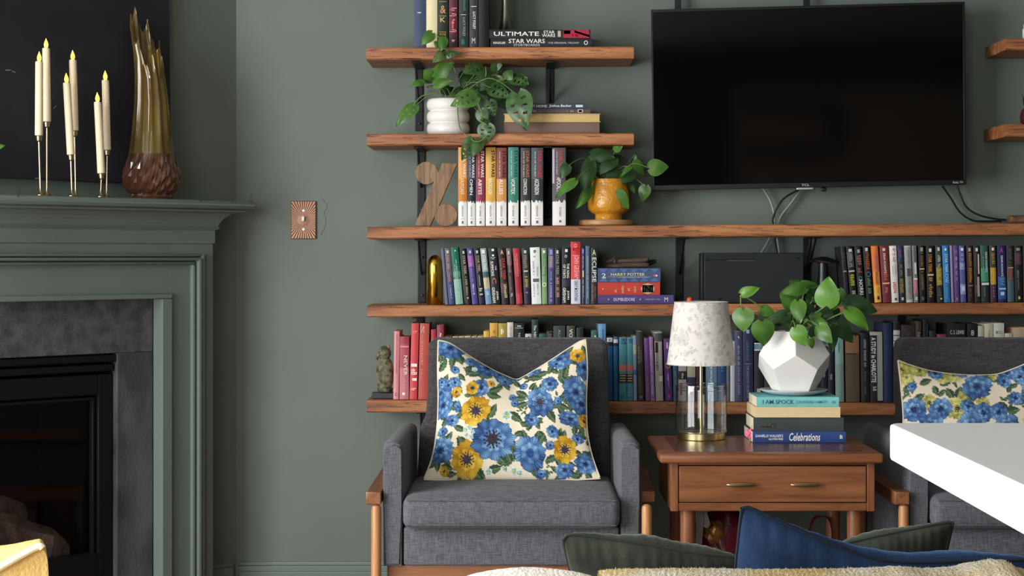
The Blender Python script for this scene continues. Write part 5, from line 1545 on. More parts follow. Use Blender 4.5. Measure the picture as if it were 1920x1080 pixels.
# yellow pot on a wooden board
Yp = 5.47
k = Yp / F
x = (1141 - VX) * k
z0 = S3.top(x) + .0006
OCHRE = M('ochre_glaze', (214, 152, 44), .22, c2=(190, 124, 34), vscale=18, bump=.35, bscale=70, spec=.6)
tag(obj('plant_board', MB().lathe([(50 * k, 0), (52 * k, 2 * k), (52 * k, 8 * k), (50 * k, 10.5 * k), (0.001, 10.6 * k)], (1135.5 * k - VX * k, Yp + .005, z0), 40), mat_wood('board_wood', (150, 104, 62), (176, 128, 82), (196, 150, 104), .5, 1.5, 'X')),
    'round light wooden board under the ochre yellow pot', 'board')
z0 += 10.6 * k + .0006
t = thing('potted_plant', (x, Yp, z0), 'ochre yellow footed pot with heart leaved plant on round board', 'plant')
pr = [(25, 0), (25.5, 2), (25, 9), (27, 11), (33, 14), (38, 19), (39.3, 26), (39, 38), (37.5, 52), (35, 64), (33.5, 72), (33.2, 76), (31, 76.5), (30.5, 70), (30, 64)]
obj('pot', MB().lathe([(r * k, z * k) for r, z in pr], (x, Yp, z0), 44), OCHRE, t, auto=60)
obj('soil', MB().lathe([(30 * k, 0), (15 * k, 2 * k), (.0005, 2.5 * k)], (x, Yp, z0 + 64 * k), 24), SOIL, t)
fy = view(1030, 260, 6.0)
plant(t, Vector((x, Yp, z0 + 66 * k)), Yp, [
    (205, 300, 125, 450, 110, LEAFD, -.115), (285, 475, 68, 662, 105, LEAF, -.125), (465, 265, 368, 632, 150, LEAFD, -.05), (470, 545, 298, 792, 105, LEAF, -.05), (475, 180, 745, 218, 150, LEAFD, -.02),
    (725, 222, 565, 402, 150, LEAFD, -.03), (500, 195, 552, 325, 70, LEAF, -.01), (735, 130, 830, 60, 75, LEAFB, -.03), (690, 330, 800, 590, 170, LEAFD, -.03), (930, 395, 755, 505, 130, LEAFD, -.02),
    (765, 598, 892, 795, 125, LEAF, -.06), (915, 318, 795, 432, 45, LEAF, -.03), (965, 260, 1065, 420, 115, LEAF, 0), (960, 190, 940, 310, 55, LEAFD, .02), (1130, 330, 1345, 315, 165, LEAF, -.02),
    (1085, 535, 1042, 712, 120, LEAF, -.01), (915, 510, 960, 620, 60, LEAF, .0), (300, 420, 310, 520, 80, LEAFD, .01), (560, 250, 640, 420, 120, LEAFD, .02), (820, 250, 700, 180, 90, LEAFD, .03)], fy, LEAF)

# ------------------------------------------------------------------ shelf ornaments
# wooden percent sign
fp_ = view(770, 290, 7.2)
Yk = 5.40


def q(x, y):
    a, c = fp_(x, y)
    return P(a, c, Yk)


zf = S3.top((800 - VX) * Yk / F)
base = P(812, 424, Yk)
t = thing('percent_sign', (base.x, Yk + .02, zf), 'weathered wooden percent sign standing left of the matching books', 'ornament')
dz = zf + .0005 - q(160, 946).z
up = Vector((0, 0, dz))
D = Vector((0, .034, 0))
obj('slash', MB().prism([q(425, 90) + up, q(500, 92) + up, q(628, 102) + up, q(265, 944) + up, q(50, 942) + up], D, .002), CARVED, t)
for (cx, cy, r) in ((215, 225, 154), (475, 816, 154)):
    dd = up if cy < 500 else Vector((0, 0, zf + .0005 - q(475, 970).z))
    obj('disc', MB().prism([q(cx + r * math.cos(2 * PI * i / 40), cy + r * math.sin(2 * PI * i / 40)) + dd + Vector((0, .001, 0)) for i in range(40)], D * .94, .0015), CARVED, t)
# brass dome
Yk = 5.425
k = Yk / F
x = (815.5 - VX) * k
z0 = S4.top(x) + .0004
pr = [(14.4, 0), (15.2, 1), (15.2, 70)] + [(15.2 * math.cos(R(a)), 70 + 22.5 * math.sin(R(a))) for a in range(10, 90, 8)] + [(.1, 92.4)]
tag(obj('brass_dome', MB().lathe([(r * k, z * k) for r, z in pr], (x, Yk, z0), 40), M('polished_brass', (206, 164, 62), .16, 1.0), auto=80),
    'tall polished brass dome standing at the left of the paperback row', 'ornament')
# carved driftwood on the lying books
z0 = ztop_stack
DRIFT = mat_wood('driftwood', (56, 42, 36), (84, 64, 54), (108, 84, 70), .8, 3, 'X', cracks=.5)
Yk = 5.43
k = Yk / F
t = thing('carved_wood', ((1180 - VX) * k, Yk, z0), 'dark carved wooden figure lying on the denim blue book', 'ornament')


def pz(px, h, dy=0):
    return Vector(((px - VX) * k, Yk + dy, z0 + h * k))


obj('lower_log', MB().tube([pz(1135, 3), pz(1141, 4), pz(1165, 5), pz(1190, 5.5), pz(1212, 5.5), pz(1216, 5)], [1.2 * k, 3.6 * k, 4.6 * k, 5.2 * k, 5.2 * k, 3.6 * k], 10), DRIFT, t)
obj('upper_log', MB().tube([pz(1157, 12, .006), pz(1163, 13, .006), pz(1185, 14, .006), pz(1208, 15, .006), pz(1214, 16, .006), pz(1216, 13, .006)], [2 * k, 3.8 * k, 4.2 * k, 4.4 * k, 5.4 * k, 2.5 * k], 10), DRIFT, t)
obj('knob', MB().tube([pz(1136, 11), pz(1142, 12), pz(1149, 16), pz(1153, 21), pz(1152, 10)], [1.5 * k, 3 * k, 3.8 * k, 2.2 * k, 3 * k], 8), DRIFT, t)
obj('dark_tail', MB().tube([pz(1214, 8, .03), pz(1224, 11, .035), pz(1232, 13, .035)], [5 * k, 5 * k, 3 * k], 8), M('dark_wood', (34, 28, 26), .8), t)
# lozenge pattern on the denim blue book: printed diamonds
bk = [o for o in COL.objects if o.get('label', '').startswith('denim blue book')][0]
bm = bmesh.new()
xa, xb = (1122 - VX) * Y5 / F, (1237 - VX) * Y5 / F
zc, hz = (zz + z0) / 2, (z0 - zz) / 2 * .9
n = 6
for i in range(n):
    cx = xa + (xb - xa) * (i + .5) / n
    w = (xb - xa) / n / 2 * .96
    for sgn in (1, -1):
        bm.faces.new([bm.verts.new((cx + a * w, Y5 - .0004, zc + sgn * hz * c)) for a, c in ((-1, .98), (0, .34), (1, .98))])
obj('lozenge_print', bm, imat((84, 108, 160)), bk, smooth=False)
# flat black box with slot
Yk = 5.40
z0 = S4.topx(1410, Yk) + .0005
a, c = P(1320, 474, Yk), P(1507, 474, Yk)
t = thing('media_box', ((a.x + c.x) / 2, Yk + .03, z0), 'flat black media box standing on its edge behind the lamp', 'electronics')
BOXM = M('box_black', (36, 37, 41), .55, spec=.3)
b = MB()
b.box(a.x, c.x, Yk, Yk + .055, z0, a.z, .003)
obj('case', b, BOXM, t)
obj('side_cap', MB().box(a.x - .009, a.x - .0005, Yk + .006, Yk + .07, z0, a.z - .001, .002), M('box_side', (22, 23, 26), .5), t)
p0, p1 = P(1327, 486, Yk), P(1416, 484.5, Yk)
obj('slot', MB().box(p0.x, p1.x, Yk - .0008, Yk + .002, p0.z - .0035, p0.z, .0006), M('slot_black', (8, 8, 9), .4), t)
obj('slot_lip', MB().box(p0.x + .06, p1.x, Yk - .0012, Yk + .002, p0.z - .0048, p0.z - .0036, .0004), M('lip_grey', (120, 118, 112), .4), t)
for px, py in ((1325, 487), (1496, 484), (1348, 560)):
    cc = P(px, py, Yk)
    obj('rubber_foot', MB().tube([cc + Vector((0, .001, 0)), cc - Vector((0, .003, 0))], .0042, 12), M('rubber', (14, 14, 15), .8), t)
# orange headed stick in front of the box
zk = S4.topx(1300, 5.378) + .0005
p0 = Vector(((1290 - VX) * 5.378 / F, 5.378, zk + .0105))
t = thing('orange_stick', (p0.x, p0.y, zk), 'thin stick with bright orange head lying just above the lampshade', 'tool')
obj('head', MB().ball(p0 + Vector((.006, 0, 0)),   .0105, .0085, .0100, 2, lambda p: 1 - .25 * max(0, p.x)), M('orange_plastic', (222, 92, 44), .4), t)
obj('shaft', MB().tube([p0 + Vector((.014, 0, 0)), p0 + Vector((.06, 0, -.001)), p0 + Vector((.095, .002, -.003))], [.0016, .0012, .001], 8), M('shaft_metal', (110, 100, 96), .4, .6), t)
# metal mushroom
Yk = 5.44
k = Yk / F
x = (1543 - VX) * k
z0 = S4.top(x) + .0004
MUSH = M('dark_pewter', (56, 56, 58), .34, .7, c2=(36, 36, 38), vscale=12)
t = thing('metal_mushroom', (x, Yk, z0), 'dark pewter mushroom figure with wavy cap behind the heart leaf plant', 'ornament')
obj('stalk', MB().lathe([(16 * k, 0), (15 * k, 3 * k), (11.5 * k, 25 * k), (9.5 * k, 52 * k), (9 * k, 74 * k)], (x, Yk, z0), 28), MUSH, t)
obj('cap', MB().lathe([(8 * k, 73 * k), (20 * k, 75.5 * k), (25.5 * k, 74 * k), (26.5 * k, 75 * k), (25.5 * k, 77.5 * k), (18 * k, 82 * k), (8 * k, 85 * k), (.2 * k, 86 * k)], (x + 2 * k, Yk, z0), 36,
                      lambda i, qq, r, z, a: (r, z + (2.2 * k * math.cos(a + PI + .3) + .9 * k * math.cos(3 * a)) * (r / (28 * k)))), MUSH, t)
obj('rim_edge', MB().lathe([(26.6 * k, 74.4 * k), (27.2 * k, 75.2 * k), (26.6 * k, 76 * k), (26 * k, 75.2 * k)], (x + 2 * k, Yk, z0), 36,
                           lambda i, qq, r, z, a: (r, z + (2.2 * k * math.cos(a + PI + .3) + .9 * k * math.cos(3 * a)) * (r / (28 * k))), closed=True), M('bright_silver', (214, 212, 206), .25, 1.0), t)
# mottled bird figurine on plinth
Yk = 5.43
k = Yk / F
x = (722 - VX) * k
z0 = S5.top(x) + .0005
MOTT = M('mottled_bronze', (46, 50, 40), .6, c2=(128, 126, 96), vscale=55, bump=.5, bscale=80, spec=.4)
t = thing('bird_figurine', (x, Yk, z0), 'mottled green bird figurine on dark plinth beside the pink book', 'figurine')
obj('plinth', MB().box((698 - VX) * k, (741 - VX) * k, Yk - .03, Yk + .03, z0, z0 + 10.5 * k, .002), M('plinth_black', (44, 46, 50), .5), t)


def bird(p):
    kk = 1 - .16 * max(0, p.z) ** 2
    return kk * (1 + .02 * math.sin(17 * p.x + 5 * p.z) * math.sin(19 * p.z))


b = MB()
b.ball((x, Yk, z0 + 46 * k), 17 * k, 15 * k, 38 * k, 4, bird)
b.ball((x - 1 * k, Yk, z0 + 84 * k), 12.5 * k, 12 * k, 14 * k, 3)
b.tube([(x - 6 * k, Yk, z0 + 82 * k), (x - 13 * k, Yk, z0 + 79 * k), (x - 15.5 * k, Yk, z0 + 75 * k), (x - 14 * k, Yk, z0 + 71 * k)], [6 * k, 4.5 * k, 3.4 * k, 1 * k], 10)
b.lathe([(9 * k, 0), (14 * k, 2 * k), (15 * k, 8 * k)], (x, Yk, z0 + 10.5 * k), 24)
obj('body', b, MOTT, t, auto=70)
for sx, hh in ((-4, 98), (6, 100)):
    obj('ear', MB().tube([(x + sx * k, Yk, z0 + (hh - 9) * k), (x + (sx + .5) * k, Yk, z0 + (hh - 3) * k), (x + (sx + 1) * k, Yk, z0 + hh * k)], [4 * k, 3 * k, .8 * k], 8), MOTT, t)
obj('eye', MB().ball((x - 9 * k, Yk - 7 * k, z0 + 86 * k), 2.6 * k, 2 * k, 2.6 * k, 2), M('eye_dark', (20, 22, 20), .3), t)
# mottled silver cone on the lying black books
Yk = 5.46
k = Yk / F
x = (947 - VX) * k
prf = [(15, 0), (15.5, 1.5), (12.5, 5), (9.5, 16), (7.5, 30), (6.2, 48), (5.8, 75), (7.5, 95), (7, 110), (.2, 112)]
tag(obj('metal_vase', MB().lathe([(r * k, z * k) for r, z in prf], (x, Yk, ZST1), 32), M('mottled_silver', (190, 186, 170), .28, .9, c2=(60, 54, 46), vscale=20, vstretch=(1, 1, .35)), auto=80),
    'slender mottled silver vase standing on the two lying black books', 'vase')
# things on the right hand shelves and the stone block
x = (1932 - VX) * 5.42 / F
tag(obj('white_jar', MB().lathe([(.022, 0), (.024, .003), (.024, .034), (.020, .038), (.021, .039), (.021, .048), (.0005, .049)], (x, 5.42, R1.top(x) + .0004), 28), WHITE),
    'white jar half cut off on the upper right shelf', 'jar')
k = 5.42 / F
x = (1927 - VX) * k
z0 = R2.top(x) + .0004
RED = M('dark_red_glass', (70, 30, 32), .15, spec=.7)
t = thing('pineapple_ornament', (x, 5.42, z0), 'dark red glossy pineapple ornament on the lower right shelf', 'ornament')
obj('fruit', MB().lathe([(8 * k, 0), (13 * k, 6 * k), (14.5 * k, 16 * k), (12 * k, 27 * k), (6 * k, 33 * k)], (x, 5.42, z0), 24), RED, t)
for i in range(9):
    a = 2 * PI * i / 9
    c = Vector((x, 5.42, z0 + 31 * k))
    d = Vector((math.cos(a), math.sin(a), 0))
    obj('crown_leaf', MB().tube([c, c + d * 6 * k + Vector((0, 0, 8 * k)), c + d * (9 + 3 * (i % 2)) * k + Vector((0, 0, (14 + 7 * (i % 3)) * k))], [2.5 * k, 2 * k, .3 * k], 6), M('crown_dark', (36, 26, 26), .3), t)
k = 5.44 / F
z0 = S3.topx(1910, 5.44) + .0004
b = MB()
b.box((1891 - VX) * k, (1945 - VX) * k, 5.41, 5.48, z0, z0 + 14.5 * k)
bmesh.ops.bevel(b.bm, geom=b.bm.edges[:], offset=.006, segments=1, affect='EDGES')
for v in b.bm.verts:
    v.co += Vector((_rp.uniform(-.003, .003), _rp.uniform(-.003, .003), _rp.uniform(-.002, .002) if v.co.z > z0 + .004 else 0))
tag(obj('stone_block', b, M('brown_stone', (130, 96, 72), .6, c2=(92, 64, 46), vscale=40), smooth=False), 'rough brown stone block at the right end of the long shelf', 'stone')

# ------------------------------------------------------------------ side table
ZTAB = .589
Yt0, Yt1 = 4.5, 4.955
kx = lambda px, Y: (px - VX) * Y / F
t = thing('side_table', (kx(1448, 4.7), 4.72, 0), 'walnut side table with one drawer between the two grey armchairs', 'table')
tl, tr = kx(1237, Yt0), kx(1658, Yt0)
b = MB()
b.box(tl, tr, Yt0, Yt1, ZTAB - .026, ZTAB, .009, 3)
obj('tabletop', b, WALNUT, t)
b = MB()
b.box(tl + .045, tr - .045, Yt0 + .045, Yt1 - .045, ZTAB - .001, ZTAB + .0004)
b.bm.faces.ensure_lookup_table()
obj('inlaid_panel', b, mat_wood('walnut_panel', (82, 50, 36), (104, 66, 46), (122, 80, 56), .22, 1.4, 'X'), t)
Yb0 = 4.53
bl, br = kx(1258, Yb0), kx(1639, Yb0)
zt, zb_ = ZTAB - .026, ZC - (958 - VY) * Yb0 / F
zd1, zd0 = ZC - (873 - VY) * Yb0 / F, ZC - (942 - VY) * Yb0 / F
sl, sr = kx(1272.5, Yb0), kx(1624.5, Yb0)
b = MB()
b.box(bl, bl + .018, Yb0 + .004, Yt1 - .02, zb_, zt).box(br - .018, br, Yb0 + .004, Yt1 - .02, zb_, zt).box(bl + .018, br - .018, Yt1 - .035, Yt1 - .02, zb_, zt)
b.box(bl + .018, br - .018, Yb0 + .02, Yt1 - .035, zb_, zb_ + .008)
obj('carcass', b, WALNUT, t)
for a, c in ((bl - .001, sl - .0012), (sr + .0012, br + .001)):
    obj('stile', MB().box(a, c, Yb0 - .002, Yb0 + .02, zb_ - .001, zt, .0015), WALNUTZ, t)
obj('top_rail', MB().box(sl, sr, Yb0, Yb0 + .02, zd1 + .0015, zt, .001), WALNUT, t)
obj('bottom_rail', MB().box(sl, sr, Yb0, Yb0 + .02, zb_, zd0 - .0015, .001), WALNUT, t)
dr = obj('drawer', MB().box(sl + .0012, sr - .0012, Yb0 - .003, Yb0 + .32, zd0 + .001, zd1 - .001, .0018), mat_wood('walnut_drawer', (104, 64, 40), (136, 86, 54), (156, 102, 66), .3, .9, 'X'), t)
for px in (1388, 1508):
    c = Vector((kx(px, Yb0), Yb0 - .003, ZC - (907.5 - VY) * Yb0 / F))
    b = MB()
    n = 14
    pts = [c + Vector((.037 * math.cos(PI * i / n) * -1, -.011 - .003 * math.sin(PI * i / n), 0)) for i in range(n + 1)]
    b.tube(pts, [.0008 + .0055 * math.sin(PI * i / n) ** .7 for i in range(n + 1)], 10)
    for s in (-.016, .016):
        b.tube([c + Vector((s, .001, 0)), c + Vector((s, -.012, 0))], .003, 8)
    obj('handle', b, ABRASS, dr)
for px, Y in ((1289.5, 4.575), (1602.5, 4.575), (1268.5, 4.895), (1560, 4.895)):
    x = kx(px, Y) if Y < 4.8 else (kx(1289.5, 4.575) if px < 1400 else kx(1602.5, 4.575))
    obj('leg', MB().lathe([(.0165, 0), (.018, .004), (.0205, .42), (.0205, zb_ + .001)], (x, Y, 0), 24), WALNUTZ, t)

# lamp
Yl = 4.865
k = Yl / F
x = kx(1314.5, Yl)
lamp = thing('table_lamp', (x, Yl, ZTAB), 'table lamp with printed white shade, clear glass cylinder and brass base', 'lamp')
c = (x, Yl, ZTAB + .0008)
obj('base', MB().lathe([(.0655, 0), (.067, .0015), (.067, .018), (.0655, .0195), (.0005, .0197)], c, 48), M('satin_brass', (192, 176, 128), .28, 1.0), lamp)
GLASS = mat_thin_glass('clear_glass')
zg0, zg1 = .0205, ZC - (722 - VY) * k - ZTAB
obj('glass_cylinder', MB().lathe([(.0712, zg0), (.0722, zg0 + .002), (.0718, zg1 - .002), (.0712, zg1), (.0704, zg1 - .001), (.0706, zg0 + .003), (.0700, zg0 + .0012), (.0660, zg0 + .0008), (.0660, zg0)], c, 64, closed=True), GLASS, lamp, auto=20)
obj('glass_ring', MB().lathe([(.0703, zg1 - .014), (.0700, zg1 - .0115), (.0640, zg1 - .0115), (.0640, zg1 - .014)], c, 64, closed=True), GLASS, lamp, auto=20)
RIMG = mat_thin_glass('glass_rim', base=.22, rim=.75, power=2.0)
for zz_, r_ in ((zg1, .0708), (zg1 - .0128, .0712), (zg0 + .001, .0724)):
    obj('glass_rim', MB().lathe([(r_ + .0012 * math.cos(R(a)), zz_ + .0012 * math.sin(R(a))) for a in range(0, 360, 45)], c, 64, closed=True), RIMG, lamp, auto=60)
zs0, zs1 = ZC - (683 - VY) * k - ZTAB, ZC - (567 - VY) * k - ZTAB
obj('stem', MB().tube([(x, Yl, ZTAB + .02), (x, Yl, ZTAB + zs0 + .06)], .0052, 16), M('satin_brass', (196, 170, 108)), lamp)
rt, rb = 50 * k, 63.8 * k
# printed leaf pattern, painted on the unrolled shade and carried as vertex colours
NU, NV = 420, 120
Wd, Hd = NU * 1.0, NV * 1.0
sp = Print(0, 0, Wd, Hd, (220, 214, 206), 4)
rl = random.Random(21)
tone = [(186, 182, 178), (196, 191, 186), (178, 174, 170)]
for i in range(330):
    lx, ly = rl.uniform(0, Wd), rl.uniform(0, Hd)
    if i % 6 == 0:
        sp.lineflower(lx, ly, rl.uniform(6, 9), tone[i % 3], rl.choice((5, 6)))
    else:
        sp.lineleaf(lx, ly, rl.uniform(7, 15), rl.uniform(0, 360), rl.uniform(.35, .6), tone[i % 3])
me = bpy.data.meshes.new('shade')
co, fa, px_ = [], [], []
for j in range(NV + 1):
    v_ = j / NV
    rr = rb + (rt - rb) * v_
    for i in range(NU):
        a = 2 * PI * i / NU
        co.append((rr * math.cos(a), rr * math.sin(a), .0008 + zs0 + (zs1 - zs0) * v_))
        px_.append((i + .5, Hd - j))
for j in range(NV):
    for i in range(NU):
        fa.append((j * NU + i, j * NU + (i + 1) % NU, (j + 1) * NU + (i + 1) % NU, (j + 1) * NU + i))
nb = len(co)
for j in (0, NV):
    rr = (rb + (rt - rb) * j / NV) - .0014
    for i in range(NU):
        a = 2 * PI * i / NU
        co.append((rr * math.cos(a), rr * math.sin(a), .0008 + zs0 + (zs1 - zs0) * j / NV))
        px_.append((i + .5, Hd - j))
for i in range(NU):
    i2 = (i + 1) % NU
    fa += [(nb + i2, nb + i, nb + NU + i, nb + NU + i2), (i, nb + i, nb + i2, i2), (NV * NU + i2, nb + NU + i2, nb + NU + i, NV * NU + i)]
me.from_pydata(co, [], fa)
me.polygons.foreach_set('use_smooth', np.ones(len(fa), bool))
col = sp.sample(np.array(px_))
at2 = me.color_attributes.new('print', 'FLOAT_COLOR', 'POINT')
at2.data.foreach_set('color', np.concatenate([col, np.ones((len(col), 1))], 1).astype(np.float32).reshape(-1))
me.materials.append(pm)
sh = bpy.data.objects.new('shade', me)
COL.objects.link(sh)
sh.parent = lamp
for rr, zz_ in ((rb - .0005, zs0), (rt - .0005, zs1)):
    b = MB()
    b.lathe([(rr + .001, zz_ - .0012), (rr + .0018, zz_), (rr + .001, zz_ + .0012), (rr - .0008, zz_)], c, 64, closed=True)
    obj('shade_rim', b, M('rim_cream', (206, 198, 188), .8), lamp)

# stack of four on the side table
Ys4 = 4.755
g = 'books stacked on the side table'
z = ZTAB + .0012
z = lie(1411.5, 1586, 810, 831, z, (40, 66, 128), 'blue book with white script at the bottom of the side table stack', g, Y=Ys4, d=.19,
        texts=[('DANIELLE WALKER\'S', .03, .325, .50, .74, W_), ('GLUTEN FREE', .17, .325, .24, .42, W_), ('Celebrations', .385, .72, .16, .88, W_, 'i'), ('B', .935, .965, .35, .7, W_)])
z = lie(1413, 1582, 783.5, 810, z, (58, 70, 68), 'worn dark green clothbound book in the side table stack', g, Y=Ys4 + .004, d=.185, hard=True, texts=[(None, .08, .24, .3, .75, (84, 84, 72))])
z = lie(1416, 1576, 763.5, 783.5, z, (224, 200, 156), 'cream book with page edges facing out in the side table stack', g, Y=Ys4, d=.175, fore=True, pages=M('cream_pages', (222, 196, 150), .85, vary=.08, vscale=30, vstretch=(1, 1, 60)))
z = lie(1419, 1573, 745, 763.5, z, (118, 196, 196), 'aqua book with dark lettering on top of the side table stack', g, Y=Ys4 + .002, d=.17,
        texts=[('I AM SPOCK', .07, .45, .30, .72, (60, 110, 116)), ('#', .475, .478, .2, .8, (80, 140, 140)), ('LEONARD NIMOY', .49, .86, .36, .64, (80, 146, 148)), ('36', .91, .96, .35, .65, (80, 146, 148))])
# saucer and faceted pot
xp = kx(1488.5, 4.85)
tag(obj('saucer', MB().lathe([(.055, 0), (.062, .001), (.088, .009), (.094, .0135), (.0945, .0145), (.093, .0147), (.086, .0122), (.07, .0108), (.0005, .0107)], (xp, 4.852, z), 48), M('saucer_white', (208, 212, 216), .3)),
    'white saucer under the faceted pot on the book stack', 'saucer')
z += .0112
edge = .0745
phi = (1 + math.sqrt(5)) / 2
pts = [Vector((sx, sy, sz)) for sx in (-1, 1) for sy in (-1, 1) for sz in (-1, 1)]
for s1 in (-1, 1):
    for s2 in (-1, 1):
        pts += [Vector((0, s1 / phi, s2 * phi)), Vector((s1 / phi, s2 * phi, 0)), Vector((s2 * phi, 0, s1 / phi))]
sc_ = edge / (2 / phi)
fn = Vector((1, 0, phi)).normalized()                  # a face normal of that dodecahedron
rot = fn.rotation_difference(Vector((0, 0, 1))).to_matrix()
pts = [rot @ (p * sc_) for p in pts]
low = min(p.z for p in pts)
bot = [p for p in pts if p.z < low + .001]
aa = math.degrees(math.atan2(bot[0].y, bot[0].x))
# turn so that a bottom edge faces the camera, a few degrees to the left
rz = Matrix.Rotation(R(-90 + 36 - aa - 6), 3, 'Z')
pts = [rz @ p + Vector((xp, 4.85, z - low)) for p in pts]
bm = bmesh.new()
for p in pts:
    bm.verts.new(p)
bmesh.ops.convex_hull(bm, input=bm.verts[:])
bmesh.ops.dissolve_limit(bm, angle_limit=R(3), verts=bm.verts[:], edges=bm.edges[:])
top = max(bm.faces, key=lambda f: f.calc_center_median().z)
bmesh.ops.delete(bm, geom=[top], context='FACES_ONLY')
bmesh.ops.recalc_face_normals(bm, faces=bm.faces[:])
bmesh.ops.solidify(bm, geom=bm.faces[:], thickness=.006)
sharp = [e for e in bm.edges if len(e.link_faces) == 2 and e.calc_face_angle(0) > R(15)]
bmesh.ops.bevel(bm, geom=sharp, offset=.0018, segments=2, affect='EDGES', profile=.6)
t = thing('potted_pothos', (xp, 4.85, z), 'white faceted pot with heart leaved pothos on the side table books', 'plant')
obj('pot', bm, M('matte_white', (232, 230, 224), .55, vary=.02, vscale=20), t, auto=12)
obj('soil', MB().lathe([(.052, 0), (.03, .003), (.0005, .004)], (xp, 4.85, z + edge * 2.227 - .014), 20), SOIL, t)
fh = view(1360, 500, 6.0)
LBt = LEAFB
plant(t, Vector((xp, 4.85, z + edge * 2.227 - .012)), 4.85, [
    (180, 305, 388, 238, 105, LBt, -.05), (200, 490, 205, 738, 215, LEAF, -.06), (415, 625, 440, 893, 225, LEAF, -.08), (395, 480, 568, 538, 135, LEAF, -.03), (700, 528, 445, 645, 125, LEAFD, -.04),
    (900, 235, 615, 292, 130, LEAF, -.02), (835, 262, 720, 158, 140, LEAF, .0), (820, 222, 1058, 212, 115, LEAF, .02), (1140, 432, 1162, 105, 235, LBt, -.07), (1010, 330, 875, 250, 90, LEAFD, .0),
    (815, 395, 842, 645, 155, LEAF, -.06), (930, 445, 965, 612, 125, LEAFD, -.05), (725, 325, 715, 525, 175, LEAF, -.02), (1010, 345, 1085, 445, 115, LEAF, -.01), (1290, 255, 1342, 395, 70, LEAF, .02),
    (1370, 400, 1718, 508, 195, LEAFD, -.02), (1382, 490, 1612, 712, 175, LBt, -.06), (1262, 655, 1442, 855, 175, LEAFD, -.03), (1052, 675, 1202, 862, 155, LEAF, -.09), (792, 690, 902, 893, 165, LBt, -.10),
    (960, 815, 982, 925, 75, LBt, -.115), (1185, 680, 1205, 965, 135, LEAFD, -.06), (1060, 495, 1245, 645, 155, LEAFD, -.02), (1000, 605, 1155, 642, 95, LEAF, -.05), (1245, 325, 1210, 475, 125, LEAF, -.03),
    (1000, 430, 900, 330, 135, LEAFD, .0), (1100, 560, 990, 470, 145, LEAFD, .01), (880, 560, 800, 470, 135, LEAFD, .0), (1180, 560, 1290, 470, 145, LEAFD, .0), (960, 330, 1010, 230, 135, LEAF, .03),
    (760, 430, 660, 380, 145, LEAF, .0), (1000, 520, 1040, 625, 125, LEAF, -.05), (870, 640, 800, 560, 115, LEAFD, -.03), (1290, 420, 1330, 300, 115, LEAFD, .03), (700, 300, 640, 400, 130, LEAF, .01),
    (1010, 700, 930, 800, 90, LEAFD, -.06), (620, 640, 500, 600, 80, LEAFD, -.02), (1100, 420, 1010, 520, 110, LEAFD, .03), (760, 560, 690, 640, 90, LEAFD, .02)], fh, LEAF, .0019)
for a, c in (((205, 490), (175, 330)), ((410, 620), (240, 600)), ((395, 620), (390, 490))):
    A, B = P(*fh(*a), 4.80), P(*fh(*c), 4.80)
    obj('stem', MB().tube(crv([A, A.lerp(B, .5) + Vector((-.004, 0, 0)), B], 4), .0018, 6), STEM, t)
# pink tassel beside the stack
xk, Yk = kx(1406, 4.80), 4.80
t = thing('pink_flower', (xk, Yk, ZTAB), 'small pink artificial flower beside the side table books', 'flower')
PINK = M('pink_petal', (226, 118, 146), .6, vary=.15, vscale=60)
b = MB()
for i in range(16):
    a, e = i * 2.4, math.acos(1 - 2 * (i + .5) / 16)
    d = Vector((math.sin(e) * math.cos(a), math.sin(e) * math.sin(a), math.cos(e)))
    cc = Vector((xk, Yk, ZTAB + .021)) + d * .009
    b.ball(cc, .0058, .0058, .0075, 1)
obj('petals', b, PINK, t)
obj('stalk', MB().tube([(xk, Yk, ZTAB + .001), (xk + .001, Yk, ZTAB + .02), (xk + .006, Yk, ZTAB + .045)], [.002, .002, .001], 6), M('stalk_pale', (176, 160, 120), .7), t)

# under the table
x, Y = kx(1360, 4.86), 4.86
t = thing('satin_stand_in', (x, Y, 0), 'crumpled crimson satin bundle with gold fold, stand-in for a toy helmet under the side table', 'bag')  # made-up bundle in place of a red and gold toy helmet
CRIM = M('crimson_satin', (120, 22, 42), .32, c2=(86, 12, 30), vscale=9, bump=.5, bscale=14, spec=.6)
zc = .21
obj('bundle', MB().ball((x, Y, zc), .075, .065, .21, 4, lambda p: 1 + .06 * math.sin(7 * p.x + 9 * p.z) + .05 * math.sin(13 * p.y + 6 * p.x)), CRIM, t, auto=80)
obj('gold_fold', MB().ball((x - .036, Y - .042, zc + .125), .027, .022, .036, 3, lambda p: 1 + .12 * math.sin(9 * p.x + 11 * p.z)), M('gold_foil', (196, 150, 84), .3, .6, bump=.4, bscale=40), t, auto=80)
x, Y = kx(1537, 4.88), 4.88
b = MB()
pts = crv([Vector((x - .035, Y, .001)), Vector((x - .04, Y, .2)), Vector((x - .025, Y, .345)), Vector((x + .005, Y - .01, .372)), Vector((x + .03, Y, .34)), Vector((x + .03, Y, .2)), Vector((x + .028, Y, .001))], 6)
bmr = b.bm
prev = None
for p in pts:
    r2 = [bmr.verts.new(p + Vector((0, -.018, 0))), bmr.verts.new(p + Vector((0, .018, 0)))]
    if prev:
        bmr.faces.new((prev[0], prev[1], r2[1], r2[0]))
    prev = r2
bmesh.ops.solidify(bmr, geom=bmr.faces[:], thickness=.002)
tag(obj('ribbon_loop', b, M('red_ribbon', (150, 30, 56), .35, spec=.6)), 'shiny red ribbon loop standing under the side table near its right leg', 'ribbon')
x0_, Y = kx(1300, 4.72), 4.72
